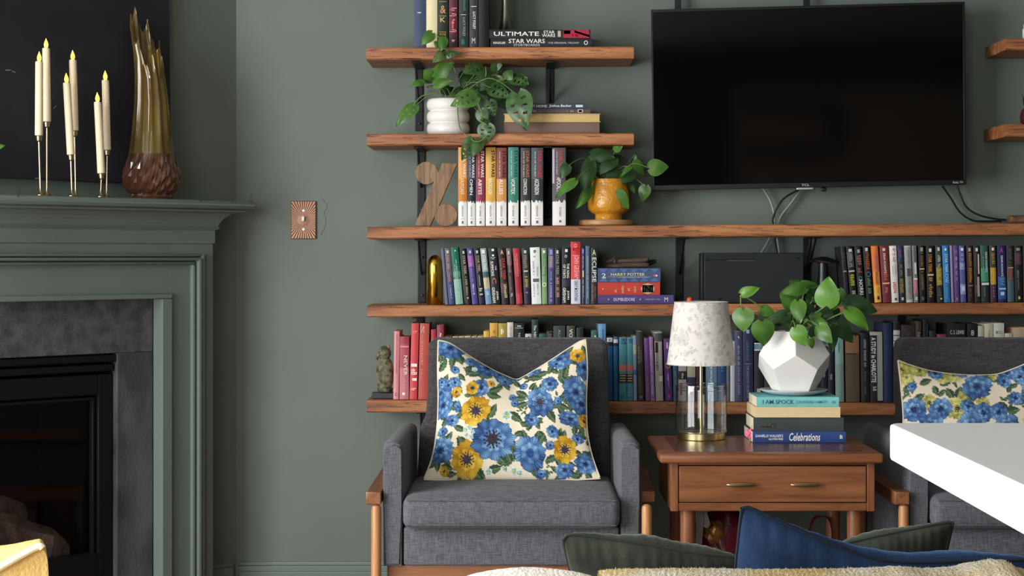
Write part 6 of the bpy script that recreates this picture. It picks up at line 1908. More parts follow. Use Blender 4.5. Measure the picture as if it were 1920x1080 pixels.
tag(obj('plastic_bag', MB().prism([Vector((x0_, Y, .002)), Vector((x0_ + .004, Y, .425)), Vector((x0_ + .033, Y, .425)), Vector((x0_ + .044, Y + .01, .385)), Vector((x0_ + .049, Y + .01, .37)), Vector((x0_ + .04, Y, .36)), Vector((x0_ + .01, Y, .372)), Vector((x0_ + .012, Y, .002))], Vector((0, .03, 0)), .004), M('clear_plastic', (190, 185, 184), .25, trans=.5)),
    'clear plastic bag corner tucked behind the left table leg', 'bag')
tag(obj('floor_cord', MB().tube(crv([P(1243, 1012, 5.0), P(1254, 996, 5.0), P(1262, 985, 5.0), P(1268, 960, 5.0)], 5) , .0022, 6), M('cord_pale', (110, 114, 116), .5)), 'thin pale cord beside the left leg of the side table', 'cord')

# ------------------------------------------------------------------ armchairs
AL, AR, IL, IR = -.368, .3095, -.312, .2535
Ya = 4.55


def armchair(name, label):
    t = thing(name, (0, 4.9, 0), label, 'armchair', 'matching grey armchairs')
    # arms: rounded slabs, slightly fuller at the top, sloping down a little towards the back
    for s, (x0, x1) in (('l', (AL, IL)), ('r', (IR, AR))):
        b = MB()
        zf_, zr_ = .617, .606
        prof = []
        bm = b.bm
        N = 8
        wx = x1 - x0
        rows = []
        for i in range(15):
            u = i / 14
            y = Ya + (5.16 - Ya) * u
            pinch = .006 * (1 - min(1, u / .06)) if u < .06 else 0
            ring = [(x0 + pinch, .289), (x0 + pinch - .001, .45)]
            for j in range(N + 1):
                a = PI - PI * j / N
                ring.append(((x0 + x1) / 2 + (wx / 2 - pinch) * math.cos(a) * (1 if abs(math.cos(a)) < .99 else 1), zf_ + (zr_ - zf_) * u - .024 + (.024 - pinch) * math.sin(a) ** .7))
            ring += [(x1 - pinch + .001, .45), (x1 - pinch, .289)]
            rows.append([bm.verts.new((xx, y, zz)) for xx, zz in ring])
        for A, B in zip(rows[:-1], rows[1:]):
            for j in range(len(A)):
                bm.faces.new((A[j], A[(j + 1) % len(A)], B[(j + 1) % len(A)], B[j]))
        bm.faces.new(rows[0][::-1])
        bm.faces.new(rows[-1])
        fe = [e for e in bm.edges if all(abs(v.co.y - Ya) < 1e-5 for v in e.verts)]
        bmesh.ops.bevel(bm, geom=fe, offset=.006, segments=3, affect='EDGES')
        obj('arm', b, GREY, t, auto=60)
    # backrest, leaning back
    b = MB()
    x0, x1 = -.2745, .2485
    yb, yt, th = 4.965, 5.075, .115
    lean = (yt - yb) / (.86 - .42)
    outline = []
    r = .028
    zt_ = .8585
    for (cx, cz, a0, a1) in ((x1 - r, zt_ - r, 0, 90), (x0 + r, zt_ - r, 90, 180)):
        for i in range(7):
            a = R(a0 + (a1 - a0) * i / 6)
            outline.append((cx + r * math.cos(a), cz + r * math.sin(a)))
    # flares out a little where it meets the arms
    outline += [(x0 - .001, .70), (x0 - .006, .64), (x0 - .022, .605), (x0 - .03, .40), (x1 + .004, .40), (x1 + .003, .605), (x1 + .002, .64), (x1, .70)]
    poly = [Vector((x, yb + (z - .42) * lean, z)) for x, z in outline]
    b.prism(poly, Vector((0, th, 0)), .014)
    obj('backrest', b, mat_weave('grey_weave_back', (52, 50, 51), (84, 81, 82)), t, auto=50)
    obj('back_seam', MB().tube([p + Vector((0, .012, .0005)) for p in poly[:14]], .0016, 6), GREY, t)
    b = rbox(IL + .001, IR - .001, 4.505, 4.96, .392, .474, .022, 4, puff=.012)
    se = obj('seat_cushion', b, GREY, t, auto=60)
    pts = []
    for zz in (.402, .466):
        obj('seam_piping', MB().tube([(IL + .012, 4.5065, zz), (IL + .10, 4.5035, zz + .001), (-.03, 4.5015, zz + .0015), (IR - .10, 4.5035, zz + .001), (IR - .012, 4.5065, zz)], .0014, 6), GREY, se)
    obj('front_panel', MB().box(IL + .0005, IR - .0005, Ya + .004, 5.1, .289, .391, .008, 3), GREY, t, auto=60)
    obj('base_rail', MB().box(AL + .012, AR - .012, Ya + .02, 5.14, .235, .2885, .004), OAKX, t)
    for s in (-1, 1):
        xo = AL if s < 0 else AR
        xc = xo + s * .0142
        for Y, zt2 in ((4.542, .452), (5.10, .448)):
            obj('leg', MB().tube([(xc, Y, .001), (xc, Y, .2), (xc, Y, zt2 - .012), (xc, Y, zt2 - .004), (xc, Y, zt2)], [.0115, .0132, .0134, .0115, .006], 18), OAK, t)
        y0 = 4.53 if s < 0 else 4.545
        sp = 0 if s < 0 else .016
        xa, xb2 = xo + s * .0008, xo + s * .040
        b = MB()
        lo, hi = .4525, .486
        if s > 0:
            lo, hi = .449, .478
            y0 = 4.60
        b.hexa([Vector(p) for p in ((xa, y0, lo), (xb2, y0, lo), (xb2 + sp, 5.13, lo), (xa, 5.13, lo), (xa, y0, hi), (xb2, y0, hi), (xb2 + sp, 5.13, hi), (xa, 5.13, hi))], .003)
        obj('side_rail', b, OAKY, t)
    return t


ch = armchair('armchair', 'grey woven armchair with full floral pillow, left of the side table')
ch2 = copy_tree(ch)
ch2.location.x += 1.376
ch2['label'] = 'grey woven armchair partly hidden by the white countertop, right of the side table'

# ------------------------------------------------------------------ pillows


def spline(pts, n):
    """n+1 samples along a px polyline by arc length, smoothed"""
    c = crv([Vector((p[0], p[1], 0)) for p in pts], 10)
    L = [0]
    for a, q_ in zip(c[:-1], c[1:]):
        L.append(L[-1] + (q_ - a).length)
    out = []
    j = 0
    for i in range(n + 1):
        s = L[-1] * i / n
        while j < len(L) - 2 and L[j + 1] < s:
            j += 1
        t = (s - L[j]) / max(1e-9, L[j + 1] - L[j])
        out.append(c[j].lerp(c[j + 1], t))
    return np.array([(p.x, p.y) for p in out])


def coons(top, bottom, left, right, nu, nv):
    T, B = spline(top, nu), spline(bottom, nu)
    Lf, Rt = spline(left, nv), spline(right, nv)
    u = np.linspace(0, 1, nu + 1)[None, :, None]
    v = np.linspace(0, 1, nv + 1)[:, None, None]
    c = ((1 - v) * T[None] + v * B[None] + (1 - u) * Lf[:, None] + u * Rt[:, None]
         - ((1 - u) * (1 - v) * T[0] + u * (1 - v) * T[-1] + (1 - u) * v * B[0] + u * v * B[-1]))
    return c, u[..., 0] + 0 * v[..., 0], v[..., 0] + 0 * u[..., 0]


def pillow(name, label, group, top, bottom, left, right, Ytop, Ybot, thick, mat, nu=60, nv=50, wrinkle=.004, paint=None, piping=None, seed=1, back=1.0, pr=.0028):
    c, U, V = coons(top, bottom, left, right, nu, nv)
    Yg = Ytop + (Ybot - Ytop) * V
    X = (c[..., 0] - VX) * Yg / F
    Z = ZC - (c[..., 1] - VY) * Yg / F
    rs = np.random.RandomState(seed)
    bul = (np.clip(1 - (2 * U - 1) ** 2, 0, 1) ** .55) * (np.clip(1 - (2 * V - 1) ** 2, 0, 1) ** .55)
    w = np.zeros_like(U)
    for _ in range(7):
        a, f1, ph = rs.uniform(0, 6.28), rs.uniform(6, 20), rs.uniform(0, 6.28)
        w += np.sin((U * math.cos(a) + V * math.sin(a)) * f1 + ph + 2 * np.sin(U * 4 + V * 3 + ph)) / 7
    edge = np.exp(-((V) / .10) ** 2) + np.exp(-((U) / .08) ** 2) + np.exp(-((1 - U) / .08) ** 2)
    pk = np.sin(U * 95 + 3 * np.sin(U * 9)) * np.exp(-(V / .12) ** 2) * (V > 0)
    dep = thick * bul + wrinkle * (w * 1.6 * np.minimum(1, bul * 2) + .18 * pk * (1 - np.minimum(1, edge * .2)))
    dep[0, :] = dep[-1, :] = 0
    dep[:, 0] = dep[:, -1] = 0
    # normal of the leaning plane
    ht = abs(Z[0].mean() - Z[-1].mean())
    nd = np.array([0, -ht, (Ybot - Ytop) * -1.0])
    nd = nd / np.linalg.norm(nd)
    if nd[1] > 0:
        nd = -nd
    fr = np.stack([X + nd[0] * dep, Yg + nd[1] * dep, Z + nd[2] * dep], -1).reshape(-1, 3)
    bk_ = np.stack([X - nd[0] * dep * back, Yg - nd[1] * dep * back, Z - nd[2] * dep * back], -1).reshape(-1, 3)
    n = (nu + 1) * (nv + 1)
    idx = np.arange(n).reshape(nv + 1, nu + 1)
    inner = np.zeros((nv + 1, nu + 1), bool)
    inner[1:-1, 1:-1] = True
    bidx = idx.copy()
    bidx[inner] = n + np.arange(inner.sum())
    co = np.concatenate([fr, bk_[inner.reshape(-1)]])
    f1 = np.stack([idx[:-1, :-1], idx[1:, :-1], idx[1:, 1:], idx[:-1, 1:]], -1).reshape(-1, 4)
    f2 = np.stack([bidx[:-1, :-1], bidx[:-1, 1:], bidx[1:, 1:], bidx[1:, :-1]], -1).reshape(-1, 4)
    faces = np.concatenate([f1, f2])
    org = np.array([co[:, 0].mean(), co[:, 1].mean(), co[:, 2].min()])
    me = bpy.data.meshes.new(name)
    me.from_pydata([tuple(p) for p in (co - org)], [], [tuple(int(i) for i in q_) for q_ in faces])
    me.polygons.foreach_set('use_smooth', np.ones(len(faces), bool))
    if paint is not None:
        px = np.concatenate([c.reshape(-1, 2), c.reshape(-1, 2)[inner.reshape(-1)]])
        col = paint(px)
        at = me.color_attributes.new('print', 'FLOAT_COLOR', 'POINT')
        at.data.foreach_set('color', np.concatenate([col, np.ones((len(col), 1))], 1).astype(np.float32).reshape(-1))
    me.materials.append(mat)
    me.update()
    root = thing(name, org, label, 'pillow', group)
    o = bpy.data.objects.new('cover', me)
    COL.objects.link(o)
    o.parent = root
    if piping:
        ring = [Vector(fr[i]) for i in list(idx[0, :]) + list(idx[1:, -1]) + list(idx[-1, -2::-1]) + list(idx[-2:0:-1, 0])]
        b = MB()
        ring.append(ring[0])
        obj('piping', b.tube(ring[::2] + [ring[-1]], pr, 6, cap=False), piping, root)
    return root


# print of the left pillow: positions measured on a crop (scale 3.857, origin 820,630)
pp = Print(780, 625, 1140, 915, (234, 222, 196), 3)
v1 = lambda x, y: (820 + x / 3.857, 630 + y / 3.857)
sc1 = 1 / 3.857
for x, y, L, a in ((400, 590, 130, -60), (570, 640, 130, 40), (425, 430, 120, -20), (415, 480, 110, 10), (165, 705, 100, 30), (180, 785, 90, 20), (60, 915, 100, 40), (75, 965, 100, 20), (615, 465, 110, 30), (620, 545, 110, -20),
                   (600, 500, 100, 5), (820, 620, 130, 60), (760, 775, 110, 50), (595, 755, 90, -20), (545, 895, 110, 80), (830, 915, 110, -20), (850, 285, 90, 25), (925, 290, 110, -70), (900, 350, 100, 60), (975, 360, 110, 80), (840, 130, 90, -40),
                   (930, 225, 110, 70), (250, 255, 110, -20), (255, 305, 110, 20), (350, 320, 120, 10), (760, 300, 110, -15), (705, 335, 120, 5), (45, 225, 110, -60), (120, 185, 80, 40), (420, 985, 120, -10), (750, 1015, 100, 10), (640, 690, 90, 10),
                   (720, 690, 90, 60), (40, 600, 100, 60), (140, 540, 90, 80), (60, 640, 90, -60), (890, 490, 90, -60), (910, 550, 100, 20), (790, 570, 80, 30), (1040, 720, 110, -70), (1090, 870, 100, 20), (880, 740, 90, -70), (100, 1010, 90, 0), (330, 230, 90, -30), (1000, 330, 80, 10),
                   (690, 400, 80, -50), (500, 395, 70, 20), (60, 330, 90, -60), (180, 330, 80, 50), (1060, 110, 80, 70), (660, 870, 100, -80), (960, 950, 90, 10), (230, 470, 70, 10)):
    pp.leafp(*v1(x, y), L * sc1, a, .46)
rl = random.Random(31)
for x, y, r in ((95, 95, 110), (360, 250, 95), (560, 320, 55), (880, 185, 95), (1060, 235, 60), (1000, 440, 100), (960, 630, 80), (45, 480, 90), (20, 840, 100), (740, 525, 95), (400, 790, 150), (670, 885, 110), (280, 585, 105), (215, 920, 118), (920, 850, 90), (1070, 940, 80), (920, 985, 65), (680, 655, 50), (320, 415, 50), (490, 362, 45)):
    for k_ in range(5):
        a_ = rl.uniform(0, 360)
        pp.leafp(*v1(x + r * 1.08 * math.cos(R(a_)), y + r * 1.08 * math.sin(R(a_))), (34 + r * .38) * sc1 * 1.35, a_ + rl.uniform(-30, 30), .5)
for x, y, r in ((870, 500, 80), (150, 390, 70), (490, 360, 50), (240, 280, 60), (960, 200, 60), (110, 470, 60), (690, 620, 60), (620, 600, 50), (920, 800, 60), (480, 960, 60), (560, 830, 50), (1080, 760, 60), (1060, 620, 60), (30, 180, 60), (800, 1000, 50), (660, 340, 50), (800, 960, 40), (40, 740, 50)):
    pp.sprig(*v1(x, y), r * sc1, 8)
for x, y, r, n, asp, rot in ((95, 95, 120, 8, .8, .2), (360, 250, 110, 6, .75, .5), (450, 300, 80, 6, .6, .6), (560, 320, 55, 5, .5, 0), (880, 185, 105, 6, .8, -.3), (860, 225, 60, 5, .6, 0), (1060, 235, 70, 5, 1.4, 0), (1000, 430, 105, 6, 1.2, .2), (1040, 510, 90, 6, .9, 0), (960, 630, 90, 6, .7, 0),
                             (30, 440, 80, 6, 1.6, 0), (45, 520, 75, 6, 1.4, .4), (20, 840, 110, 8, 1, 0), (130, 365, 50, 5, 1, 0), (80, 380, 50, 5, 1, 0), (320, 415, 60, 5, 1.3, 0), (110, 640, 50, 5, 1, 0), (150, 545, 30, 4, 1.5, 0), (490, 362, 50, 5, .8, 0), (810, 385, 65, 5, 1, 0), (680, 655, 58, 5, .9, 0), (830, 735, 48, 5, 1, 0),
                             (920, 985, 75, 5, .8, 0), (1070, 940, 90, 5, .8, 0), (1012, 765, 45, 5, 1, 0), (625, 400, 34, 5, .9, 0), (545, 490, 30, 5, 1, 0), (560, 535, 34, 5, .9, 0), (240, 205, 48, 5, .7, 0), (700, 280, 60, 5, .5, -.4), (815, 830, 42, 5, .8, 0), (35, 350, 40, 5, 1, 0), (40, 710, 40, 5, 1, 0), (130, 270, 40, 5, .8, .7), (870, 510, 35, 5, 1, 0), (750, 1015, 45, 5, .6, 0)):
    pp.flower(*v1(x, y), r * sc1, BLUE, n, asp, rot, (30, 40, 78), .16)
for x, y, r, n, cr in ((280, 585, 118, 7, .30), (215, 920, 132, 7, .26), (920, 850, 98, 6, .30), (1012, 155, 60, 5, .25), (255, 415, 52, 5, .3), (140, 435, 42, 5, .2), (1060, 630, 50, 5, .2), (390, 385, 30, 4, .2), (50, 990, 40, 5, .2)):
    pp.flower(*v1(x, y), r * sc1, YEL, n, 1, n, (56, 52, 66), cr)
pp.flower(*v1(740, 525), 108 * sc1, BLUE, 7, 1.05, .3, (60, 54, 66), .24)
pp.flower(*v1(400, 790), 165 * sc1, BLUE, 9, 1, .3, (52, 46, 50), .26, 2)
pp.flower(*v1(670, 885), 125 * sc1, BLUE, 6, 1, .2, (36, 66, 120), .14)
for x, y, r in ((505, 630, 38), (205, 720, 20), (235, 705, 20), (255, 735, 20), (215, 760, 20), (245, 770, 20), (550, 1000, 26), (590, 1010, 24), (375, 1005, 26), (270, 270, 22), (480, 985, 20)):
    pp.flower(*v1(x, y), r * sc1, WHT, 5, 1, 0, (190, 180, 60), .3, 1)
gp = 'floral pillows on the armchairs'
pillow('floral_pillow', 'blue and yellow floral pillow with chopped top on the left armchair', gp,
       [(822, 638), (845, 645), (880, 668), (920, 692), (950, 706), (968, 712), (985, 705), (1020, 684), (1060, 658), (1085, 642), (1098, 637)],
       [(795, 899), (860, 901), (960, 901), (1060, 900), (1125, 897)],
       [(822, 638), (821, 690), (822, 750), (819, 810), (810, 860), (795, 899)],
       [(1098, 637), (1101, 690), (1099, 750), (1101, 810), (1110, 855), (1125, 897)],
       4.965, 4.80, .055, pm, 230, 210, .0025, pp.sample, M('pillow_piping', (222, 210, 184), .85), 3)
p2 = Print(1675, 660, 1990, 905, (226, 212, 188), 3)
v2 = lambda x, y: (1660 + x / 3.177, 560 + y / 3.177)
sc2 = 1 / 3.177
for x, y, L, a in ((230, 515, 80, -20), (350, 520, 90, -30), (285, 575, 70, 70), (320, 590, 60, -50), (370, 600, 90, 60), (420, 590, 90, -70), (190, 610, 80, -30), (440, 640, 70, 30), (720, 565, 60, -70), (750, 545, 60, -30), (620, 500, 80, 40), (590, 470, 80, 20), (240, 440, 70, 20), (440, 470, 90, 10),
                   (120, 560, 60, 60), (680, 680, 90, 30), (740, 700, 90, -10), (590, 700, 80, 70), (300, 640, 60, 20), (150, 520, 70, -80), (820, 600, 80, 40), (860, 680, 90, 10), (900, 500, 80, 60), (960, 600, 80, -40), (180, 830, 90, 30), (330, 840, 90, -40), (560, 840, 90, 20), (640, 880, 90, 70), (300, 970, 90, 10), (480, 980, 90, -30), (720, 990, 90, 40), (900, 990, 90, -20), (150, 990, 90, 60), (820, 820, 90, 20)):
    p2.leafp(*v2(x, y), L * sc2, a, .55)
for x, y, r in ((760, 660, 70), (390, 520, 50), (150, 540, 50), (700, 640, 50), (120, 590, 40), (800, 640, 60), (560, 620, 50), (900, 640, 60)):
    p2.sprig(*v2(x, y), r * sc2, 8)
for x, y, r, n, cr in ((95, 430, 75, 6, .1), (120, 480, 50, 5, .1), (200, 440, 50, 5, .2), (330, 490, 48, 5, .1), (400, 470, 60, 6, .1), (250, 645, 50, 5, .2), (490, 630, 85, 6, .2), (410, 690, 80, 6, .2), (640, 470, 40, 5, .1), (560, 660, 45, 5, .2), (950, 560, 70, 6, .2), (860, 760, 70, 6, .2), (250, 900, 70, 6, .2), (520, 900, 75, 6, .2), (760, 920, 70, 6, .2), (420, 1040, 65, 6, .2), (700, 1060, 60, 6, .2), (960, 860, 60, 6, .2)):
    p2.flower(*v2(x, y), r * sc2, LIME, n, 1, n, (70, 76, 60), cr)
for x, y, r, n in ((530, 550, 95, 6), (310, 690, 75, 6), (160, 680, 78, 6), (690, 515, 48, 5), (785, 485, 52, 5), (560, 720, 65, 5), (755, 625, 48, 5), (650, 715, 60, 5), (720, 450, 62, 5), (290, 455, 52, 5), (450, 440, 50, 5), (150, 540, 32, 5), (470, 680, 50, 5), (820, 430, 60, 5), (880, 560, 90, 6), (960, 700, 90, 6), (250, 780, 80, 6), (480, 800, 90, 6), (700, 790, 80, 6), (130, 900, 85, 6), (380, 930, 80, 6), (640, 960, 85, 6), (860, 900, 90, 6), (250, 1040, 70, 6), (560, 1060, 70, 6), (800, 1050, 75, 6), (980, 1000, 75, 6)):
    p2.flower(*v2(x, y), r * sc2, BLUE, n, 1, n * .7, (34, 46, 80), .2)
pillow('floral_pillow', 'blue and lime floral pillow on the right armchair behind the countertop', gp,
       [(1684, 676), (1710, 686), (1750, 697), (1800, 703), (1840, 704), (1870, 702), (1900, 692), (1940, 676), (1968, 670)],
       [(1672, 897), (1750, 900), (1850, 900), (1990, 897)],
       [(1684, 676), (1689, 720), (1694, 790), (1688, 850), (1672, 897)],
       [(1968, 670), (1972, 730), (1970, 800), (1978, 850), (1990, 897)],
       4.955, 4.80, .05, pm, 170, 140, .0025, p2.sample, M('pillow_piping', (222, 210, 184)), 8)


def velvet(name, c, c2, edge):
    m = M(name, c, .75, c2=c2, vscale=9, bump=.12, bscale=90, sheen=.55, spec=.1)
    bs_ = m.node_tree.nodes['Principled BSDF']
    bs_.inputs['Sheen Tint'].default_value = rgb(edge)
    return m


GV = velvet('green_velvet', (42, 46, 39), (66, 70, 60), (170, 180, 165))
BV = velvet('blue_velvet', (24, 38, 60), (38, 56, 86), (110, 145, 195))
GVP = M('green_piping', (44, 50, 42), .8)
BVP = M('blue_piping', (18, 26, 42), .8)
pillow('velvet_pillow', 'dark green velvet pillow on the sofa, left of the blue one', 'velvet pillows on the sofa',
       [(1056, 1012), (1063, 1004), (1090, 1003), (1150, 1012), (1220, 1022), (1300, 1036), (1400, 1046)], [(1085, 1200), (1200, 1200), (1400, 1200)],
       [(1056, 1012), (1064, 1050), (1075, 1100), (1085, 1200)], [(1400, 1046), (1402, 1100), (1400, 1200)],
       2.90, 3.06, .075, GV, 70, 50, .008, None, GVP, 5)
pillow('velvet_pillow', 'dark green velvet pillow on the sofa, behind the blue one to its right', 'velvet pillows on the sofa',
       [(1500, 1040), (1580, 1020), (1660, 1002), (1730, 988), (1775, 979), (1787, 980)], [(1500, 1200), (1620, 1200), (1750, 1200)],
       [(1500, 1040), (1500, 1100), (1500, 1200)], [(1787, 980), (1780, 1010), (1770, 1060), (1750, 1200)],
       2.98, 3.12, .065, GV, 70, 50, .008, None, GVP, 9)
pillow('velvet_pillow', 'navy blue velvet pillow with pointed corner standing on the sofa', 'velvet pillows on the sofa',
       [(1391, 953), (1396, 949), (1420, 958), (1480, 986), (1560, 1020), (1625, 1044), (1690, 1054), (1760, 1054), (1830, 1052), (1940, 1050), (2000, 1050)], [(1366, 1230), (1500, 1230), (1800, 1230), (2000, 1230)],
       [(1391, 953), (1385, 1010), (1378, 1080), (1366, 1230)], [(2000, 1050), (2000, 1120), (2000, 1230)],
       2.68, 2.86, .07, BV, 90, 60, .007, None, BVP, 13)

# ------------------------------------------------------------------ sofa seen from behind, cushion and throw on it
Yb2 = 2.42
sofa = thing('sofa', (.45, 2.9, 0), 'sofa seen from behind along the bottom edge, carrying velvet pillows', 'sofa')
SOF = mat_weave('sofa_weave', (150, 140, 122), (186, 176, 156))
xs0, xs1 = -.12, 1.9
obj('back', rbox(xs0, xs1, Yb2, Yb2 + .16, .06, .610, .04), SOF, sofa)
obj('seat', rbox(xs0, xs1, Yb2 + .165, 3.25, .06, .40, .03), SOF, sofa)
for x in (xs0 + .08, xs1 - .08):
    for y in (Yb2 + .06, 3.15):
        obj('leg', MB().lathe([(.018, .001), (.022, .06)], (x, y, 0), 14), OAK, sofa)
BOU = M('cream_boucle', (222, 212, 198), .95, c2=(236, 228, 216), vscale=60, bump=.4, bscale=200, spec=.1)
pillow('cream_cushion', 'cream boucle cushion poking up at the bottom edge, left of the throw', None,
       [(868, 1082), (900, 1073), (960, 1066), (1020, 1066), (1080, 1072), (1128, 1085)], [(860, 1290), (990, 1295), (1135, 1290)],
       [(868, 1082), (860, 1180), (860, 1290)], [(1128, 1085), (1138, 1180), (1135, 1290)], 2.74, 2.80, .05, BOU, 60, 40, .004, None, None, 2)
# throw: a thick patterned blanket over the sofa back
bm = bmesh.new()
NX, NT = 150, 26
rows = []
ra = random.Random(8)
prev_top = [(1124, 1076), (1135, 1073), (1180, 1071), (1300, 1070), (1440, 1072), (1560, 1071), (1650, 1069), (1690, 1066), (1740, 1070), (1790, 1068), (1840, 1058), (1870, 1053), (1890, 1054), (1912, 1068), (1960, 1076), (2100, 1078)]
Yt_ = Yb2 + .08
for i in range(NX + 1):
    px = 1124 + (2100 - 1124) * i / NX
    for (a, ya), (c_, yc) in zip(prev_top[:-1], prev_top[1:]):
        if a <= px <= c_:
            u_ = (px - a) / (c_ - a)
            u_ = u_ * u_ * (3 - 2 * u_)
            py = ya + (yc - ya) * u_
            break
    x = (px - VX) * Yt_ / F
    zt_ = ZC - (py - VY) * Yt_ / F
    row = []
    for j in range(NT + 1):
        s = (j / NT - .5) * 2
        ang = s * PI / 2
        if abs(s) < .55:
            a = s / .55 * PI / 2
            y, zz_ = Yt_ + .088 * math.sin(a), zt_ - .03 + .03 * math.cos(a)
        else:
            q_ = (abs(s) - .55) / .45
            y, zz_ = Yt_ + math.copysign(.0885 + .004 * q_, s), zt_ - .03 - (.30 if s < 0 else .12) * q_
        amp = .0016
        y += amp * math.sin(i * 1.7 + j * .9)
        zz_ += amp * .6 * math.sin(i * 2.3 + j * 1.3)
        row.append(bm.verts.new((x, y, zz_)))
    rows.append(row)
for A, B in zip(rows[:-1], rows[1:]):
    for j in range(NT):
        bm.faces.new((A[j], A[j + 1], B[j + 1], B[j]))
bmesh.ops.solidify(bm, geom=bm.faces[:], thickness=.004)
THR = M('woven_throw', (244, 238, 222), .95, c2=(230, 206, 146), vscale=11, vstretch=(1, 1, 1), bump=.5, bscale=220, spec=.1)
th_ = thing('throw_blanket', (.9, Yt_, .5), 'cream and mustard patterned fuzzy throw along the bottom right edge', 'blanket')
obj('cloth', bm, THR, th_, auto=80)
bm = bmesh.new()
for i in range(1100):
    px = ra.uniform(1126, 1960)
    for (a, ya), (c_, yc) in zip(prev_top[:-1], prev_top[1:]):
        if a <= px <= c_:
            u_ = (px - a) / (c_ - a)
            u_ = u_ * u_ * (3 - 2 * u_)
            py = ya + (yc - ya) * u_
            break
    s = ra.uniform(-.9, .9)
    p0 = Vector(((px - VX) * Yt_ / F, Yt_ + .088 * s, ZC - (py - VY) * Yt_ / F - .03 + .03 * math.sqrt(1 - s * s) - .0015))
    d = Vector((ra.uniform(-.5, .5), ra.uniform(-.4, .4), 1)).normalized() * ra.uniform(.001, .005)
    w_ = Vector((.0005, 0, 0))
    bm.faces.new([bm.verts.new(p) for p in (p0 - w_, p0 + w_, p0 + d)])
fz_ = obj('fuzz', bm, M('throw_fuzz', (236, 228, 206), .95, spec=.1), th_)
fz_['kind'] = 'stuff'

# ------------------------------------------------------------------ white island countertop
ZI = .9065
xl_, yb_ = .4225, 2.02
t = thing('kitchen_island', (1.1, 1.3, 0), 'white quartz kitchen island corner jutting in at the right', 'kitchen island')
poly = []
r = .02
for i in range(7):
    a = R(180 - 90 * i / 6)
    poly.append(Vector((xl_ + r + r * math.cos(a), yb_ - r + r * math.sin(a), ZI - .0415)))
poly += [Vector((2.1, yb_, ZI - .0415)), Vector((2.1, .35, ZI - .0415)), Vector((xl_ - .006, .35, ZI - .0415))]
QZ = M('white_quartz', (238, 238, 235), .30, spec=.5, c2=(234, 234, 231), vscale=3)
obj('countertop', MB().prism(poly, Vector((0, 0, .0415)), .0035), QZ, t)
obj('base_cabinet', MB().box(.80, 2.0, .5, 1.72, .08, ZI - .042, .003), M('cabinet_white', (214, 214, 210), .5), t)
obj('plinth', MB().box(.84, 1.96, .55, 1.68, .001, .08), M('plinth_grey', (90, 90, 92), .7), t)

# ------------------------------------------------------------------ mustard upholstered corner, bottom left
GOLD = M('mustard_chenille', (212, 182, 118), .9, c2=(196, 162, 96), vscale=22, vstretch=(1, .5, 1), bump=.35, bscale=160, spec=.12)
t = thing('mustard_chair', (-1.15, 2.2, 0), 'mustard upholstered chair corner with cream piping, bottom left corner', 'chair')
fr = [(-260, 1180), (-120, 1120), (-30, 1082), (10, 1060), (45, 1040), (68, 1028), (78, 1026), (85, 1036), (89, 1052), (91, 1080), (92, 1160), (92, 1700)]
bk2 = [(-260, 1044), (-120, 1032), (-30, 1025), (10, 1022), (45, 1020), (66, 1020), (76, 1022), (83, 1032), (87, 1050), (89, 1080), (90, 1160), (90, 1640)]
Ffr = crv([P(a, c, 2.50) for a, c in fr], 5)
Bbk = crv([P(a, c, 2.64) for a, c in bk2], 5)
n = len(Ffr)
zlow = .12
for L_ in (Ffr, Bbk):
    for p in L_:
        p.z = max(p.z, zlow)
rows = [[Vector((p.x, p.y, zlow)) for p in Ffr], Ffr]
for i in range(1, 7):
    t_ = i / 6
    rows.append([p.lerp(q_, t_) + Vector((0, 0, .010 * math.sin(PI * t_))) for p, q_ in zip(Ffr, Bbk)])
rows.append([Vector((p.x, p.y, zlow)) for p in Bbk])
b = MB()
b.grid(rows)
b.bm.faces.new([b.bm.verts.new(v) for v in rows[0]] [::-1]) if False else None
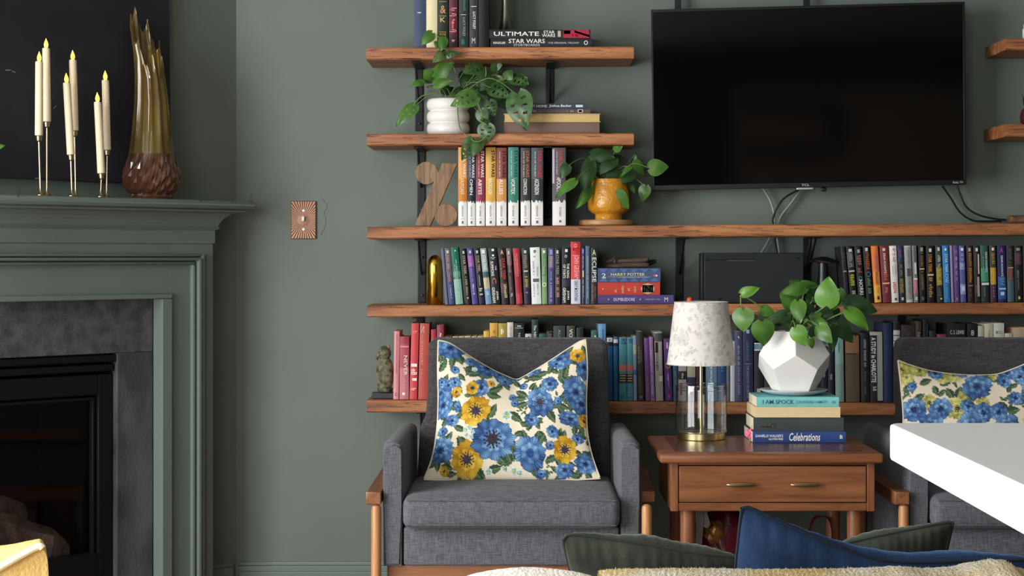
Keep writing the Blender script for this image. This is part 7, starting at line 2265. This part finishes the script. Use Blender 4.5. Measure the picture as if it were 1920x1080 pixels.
b.prism([Vector((rows[0][0].x, 2.505, zlow)), Vector((rows[0][-1].x - .003, 2.505, zlow)), Vector((rows[0][-1].x - .003, 2.635, zlow)), Vector((rows[0][0].x, 2.635, zlow))], Vector((0, 0, .02)))
bmesh.ops.remove_doubles(b.bm, verts=b.bm.verts, dist=1e-5)
b.hard = False
obj('upholstery', b, GOLD, t, auto=50)
obj('piping', MB().tube([p + Vector((0, -.002, .001)) for p in Ffr[:33]], .0052, 10), M('cream_piping', (236, 222, 190), .85), t)
obj('frame_base', MB().box(-1.7, rows[0][-1].x - .01, 1.9, 2.62, .10, .30, .01), GOLD, t)
for x in (-1.5, -.80):
    for y in (2.0, 2.56):
        obj('leg', MB().lathe([(.016, .001), (.022, .10)], (x, y, 0), 14), OAK, t)
# tip of a house plant leaf at the left edge of the photo
YL = 4.62
k = YL / F
t = thing('house_plant', ((-60 - VX) * k, YL, ZC - (300 - VY) * k), 'green leaf tip poking in at the left edge above the mantel', 'plant')
leaf(t, P(-45, 288, YL), P(9, 272, YL), 26 * k, LEAF)
leaf(t, P(-60, 300, YL), P(-70, 240, YL), 30 * k, LEAF)
obj('stem', MB().tube(crv([P(-45, 288, YL), P(-60, 300, YL), P(-75, 350, YL), P(-80, 470, YL)], 5), .002, 6), STEM, t)
obj('pot', MB().lathe([(.04, 0), (.055, .11), (.05, .11), (.048, .09), (.0005, .09)], P(-80, 520, YL), 24), WHITE, t)

# ------------------------------------------------------------------ rear of the room (seen only as reflection)
b = MB()
b.box(.48, 2.5, YR + .101, YR + .13, 1.2, 2.42, .004)
art = thing('arch_art', (1.5, YR + .12, 1.2), 'brown panel with raised concentric arches on the rear wall', 'wall art')
obj('panel', b, M('art_panel', (168, 148, 126), .8), art)
for i in range(5):
    rr = .25 - i * .036
    pts = [(.55, YR + .136, 2.08 + rr)] + [(1.12 + rr * math.sin(R(a)), YR + .136, 2.08 + rr * math.cos(R(a))) for a in range(0, 181, 12)] + [(.55, YR + .136, 2.08 - rr)]
    obj('arch', MB().tube(pts, .010, 6), M('art_arch', (52, 44, 38), .8), art)
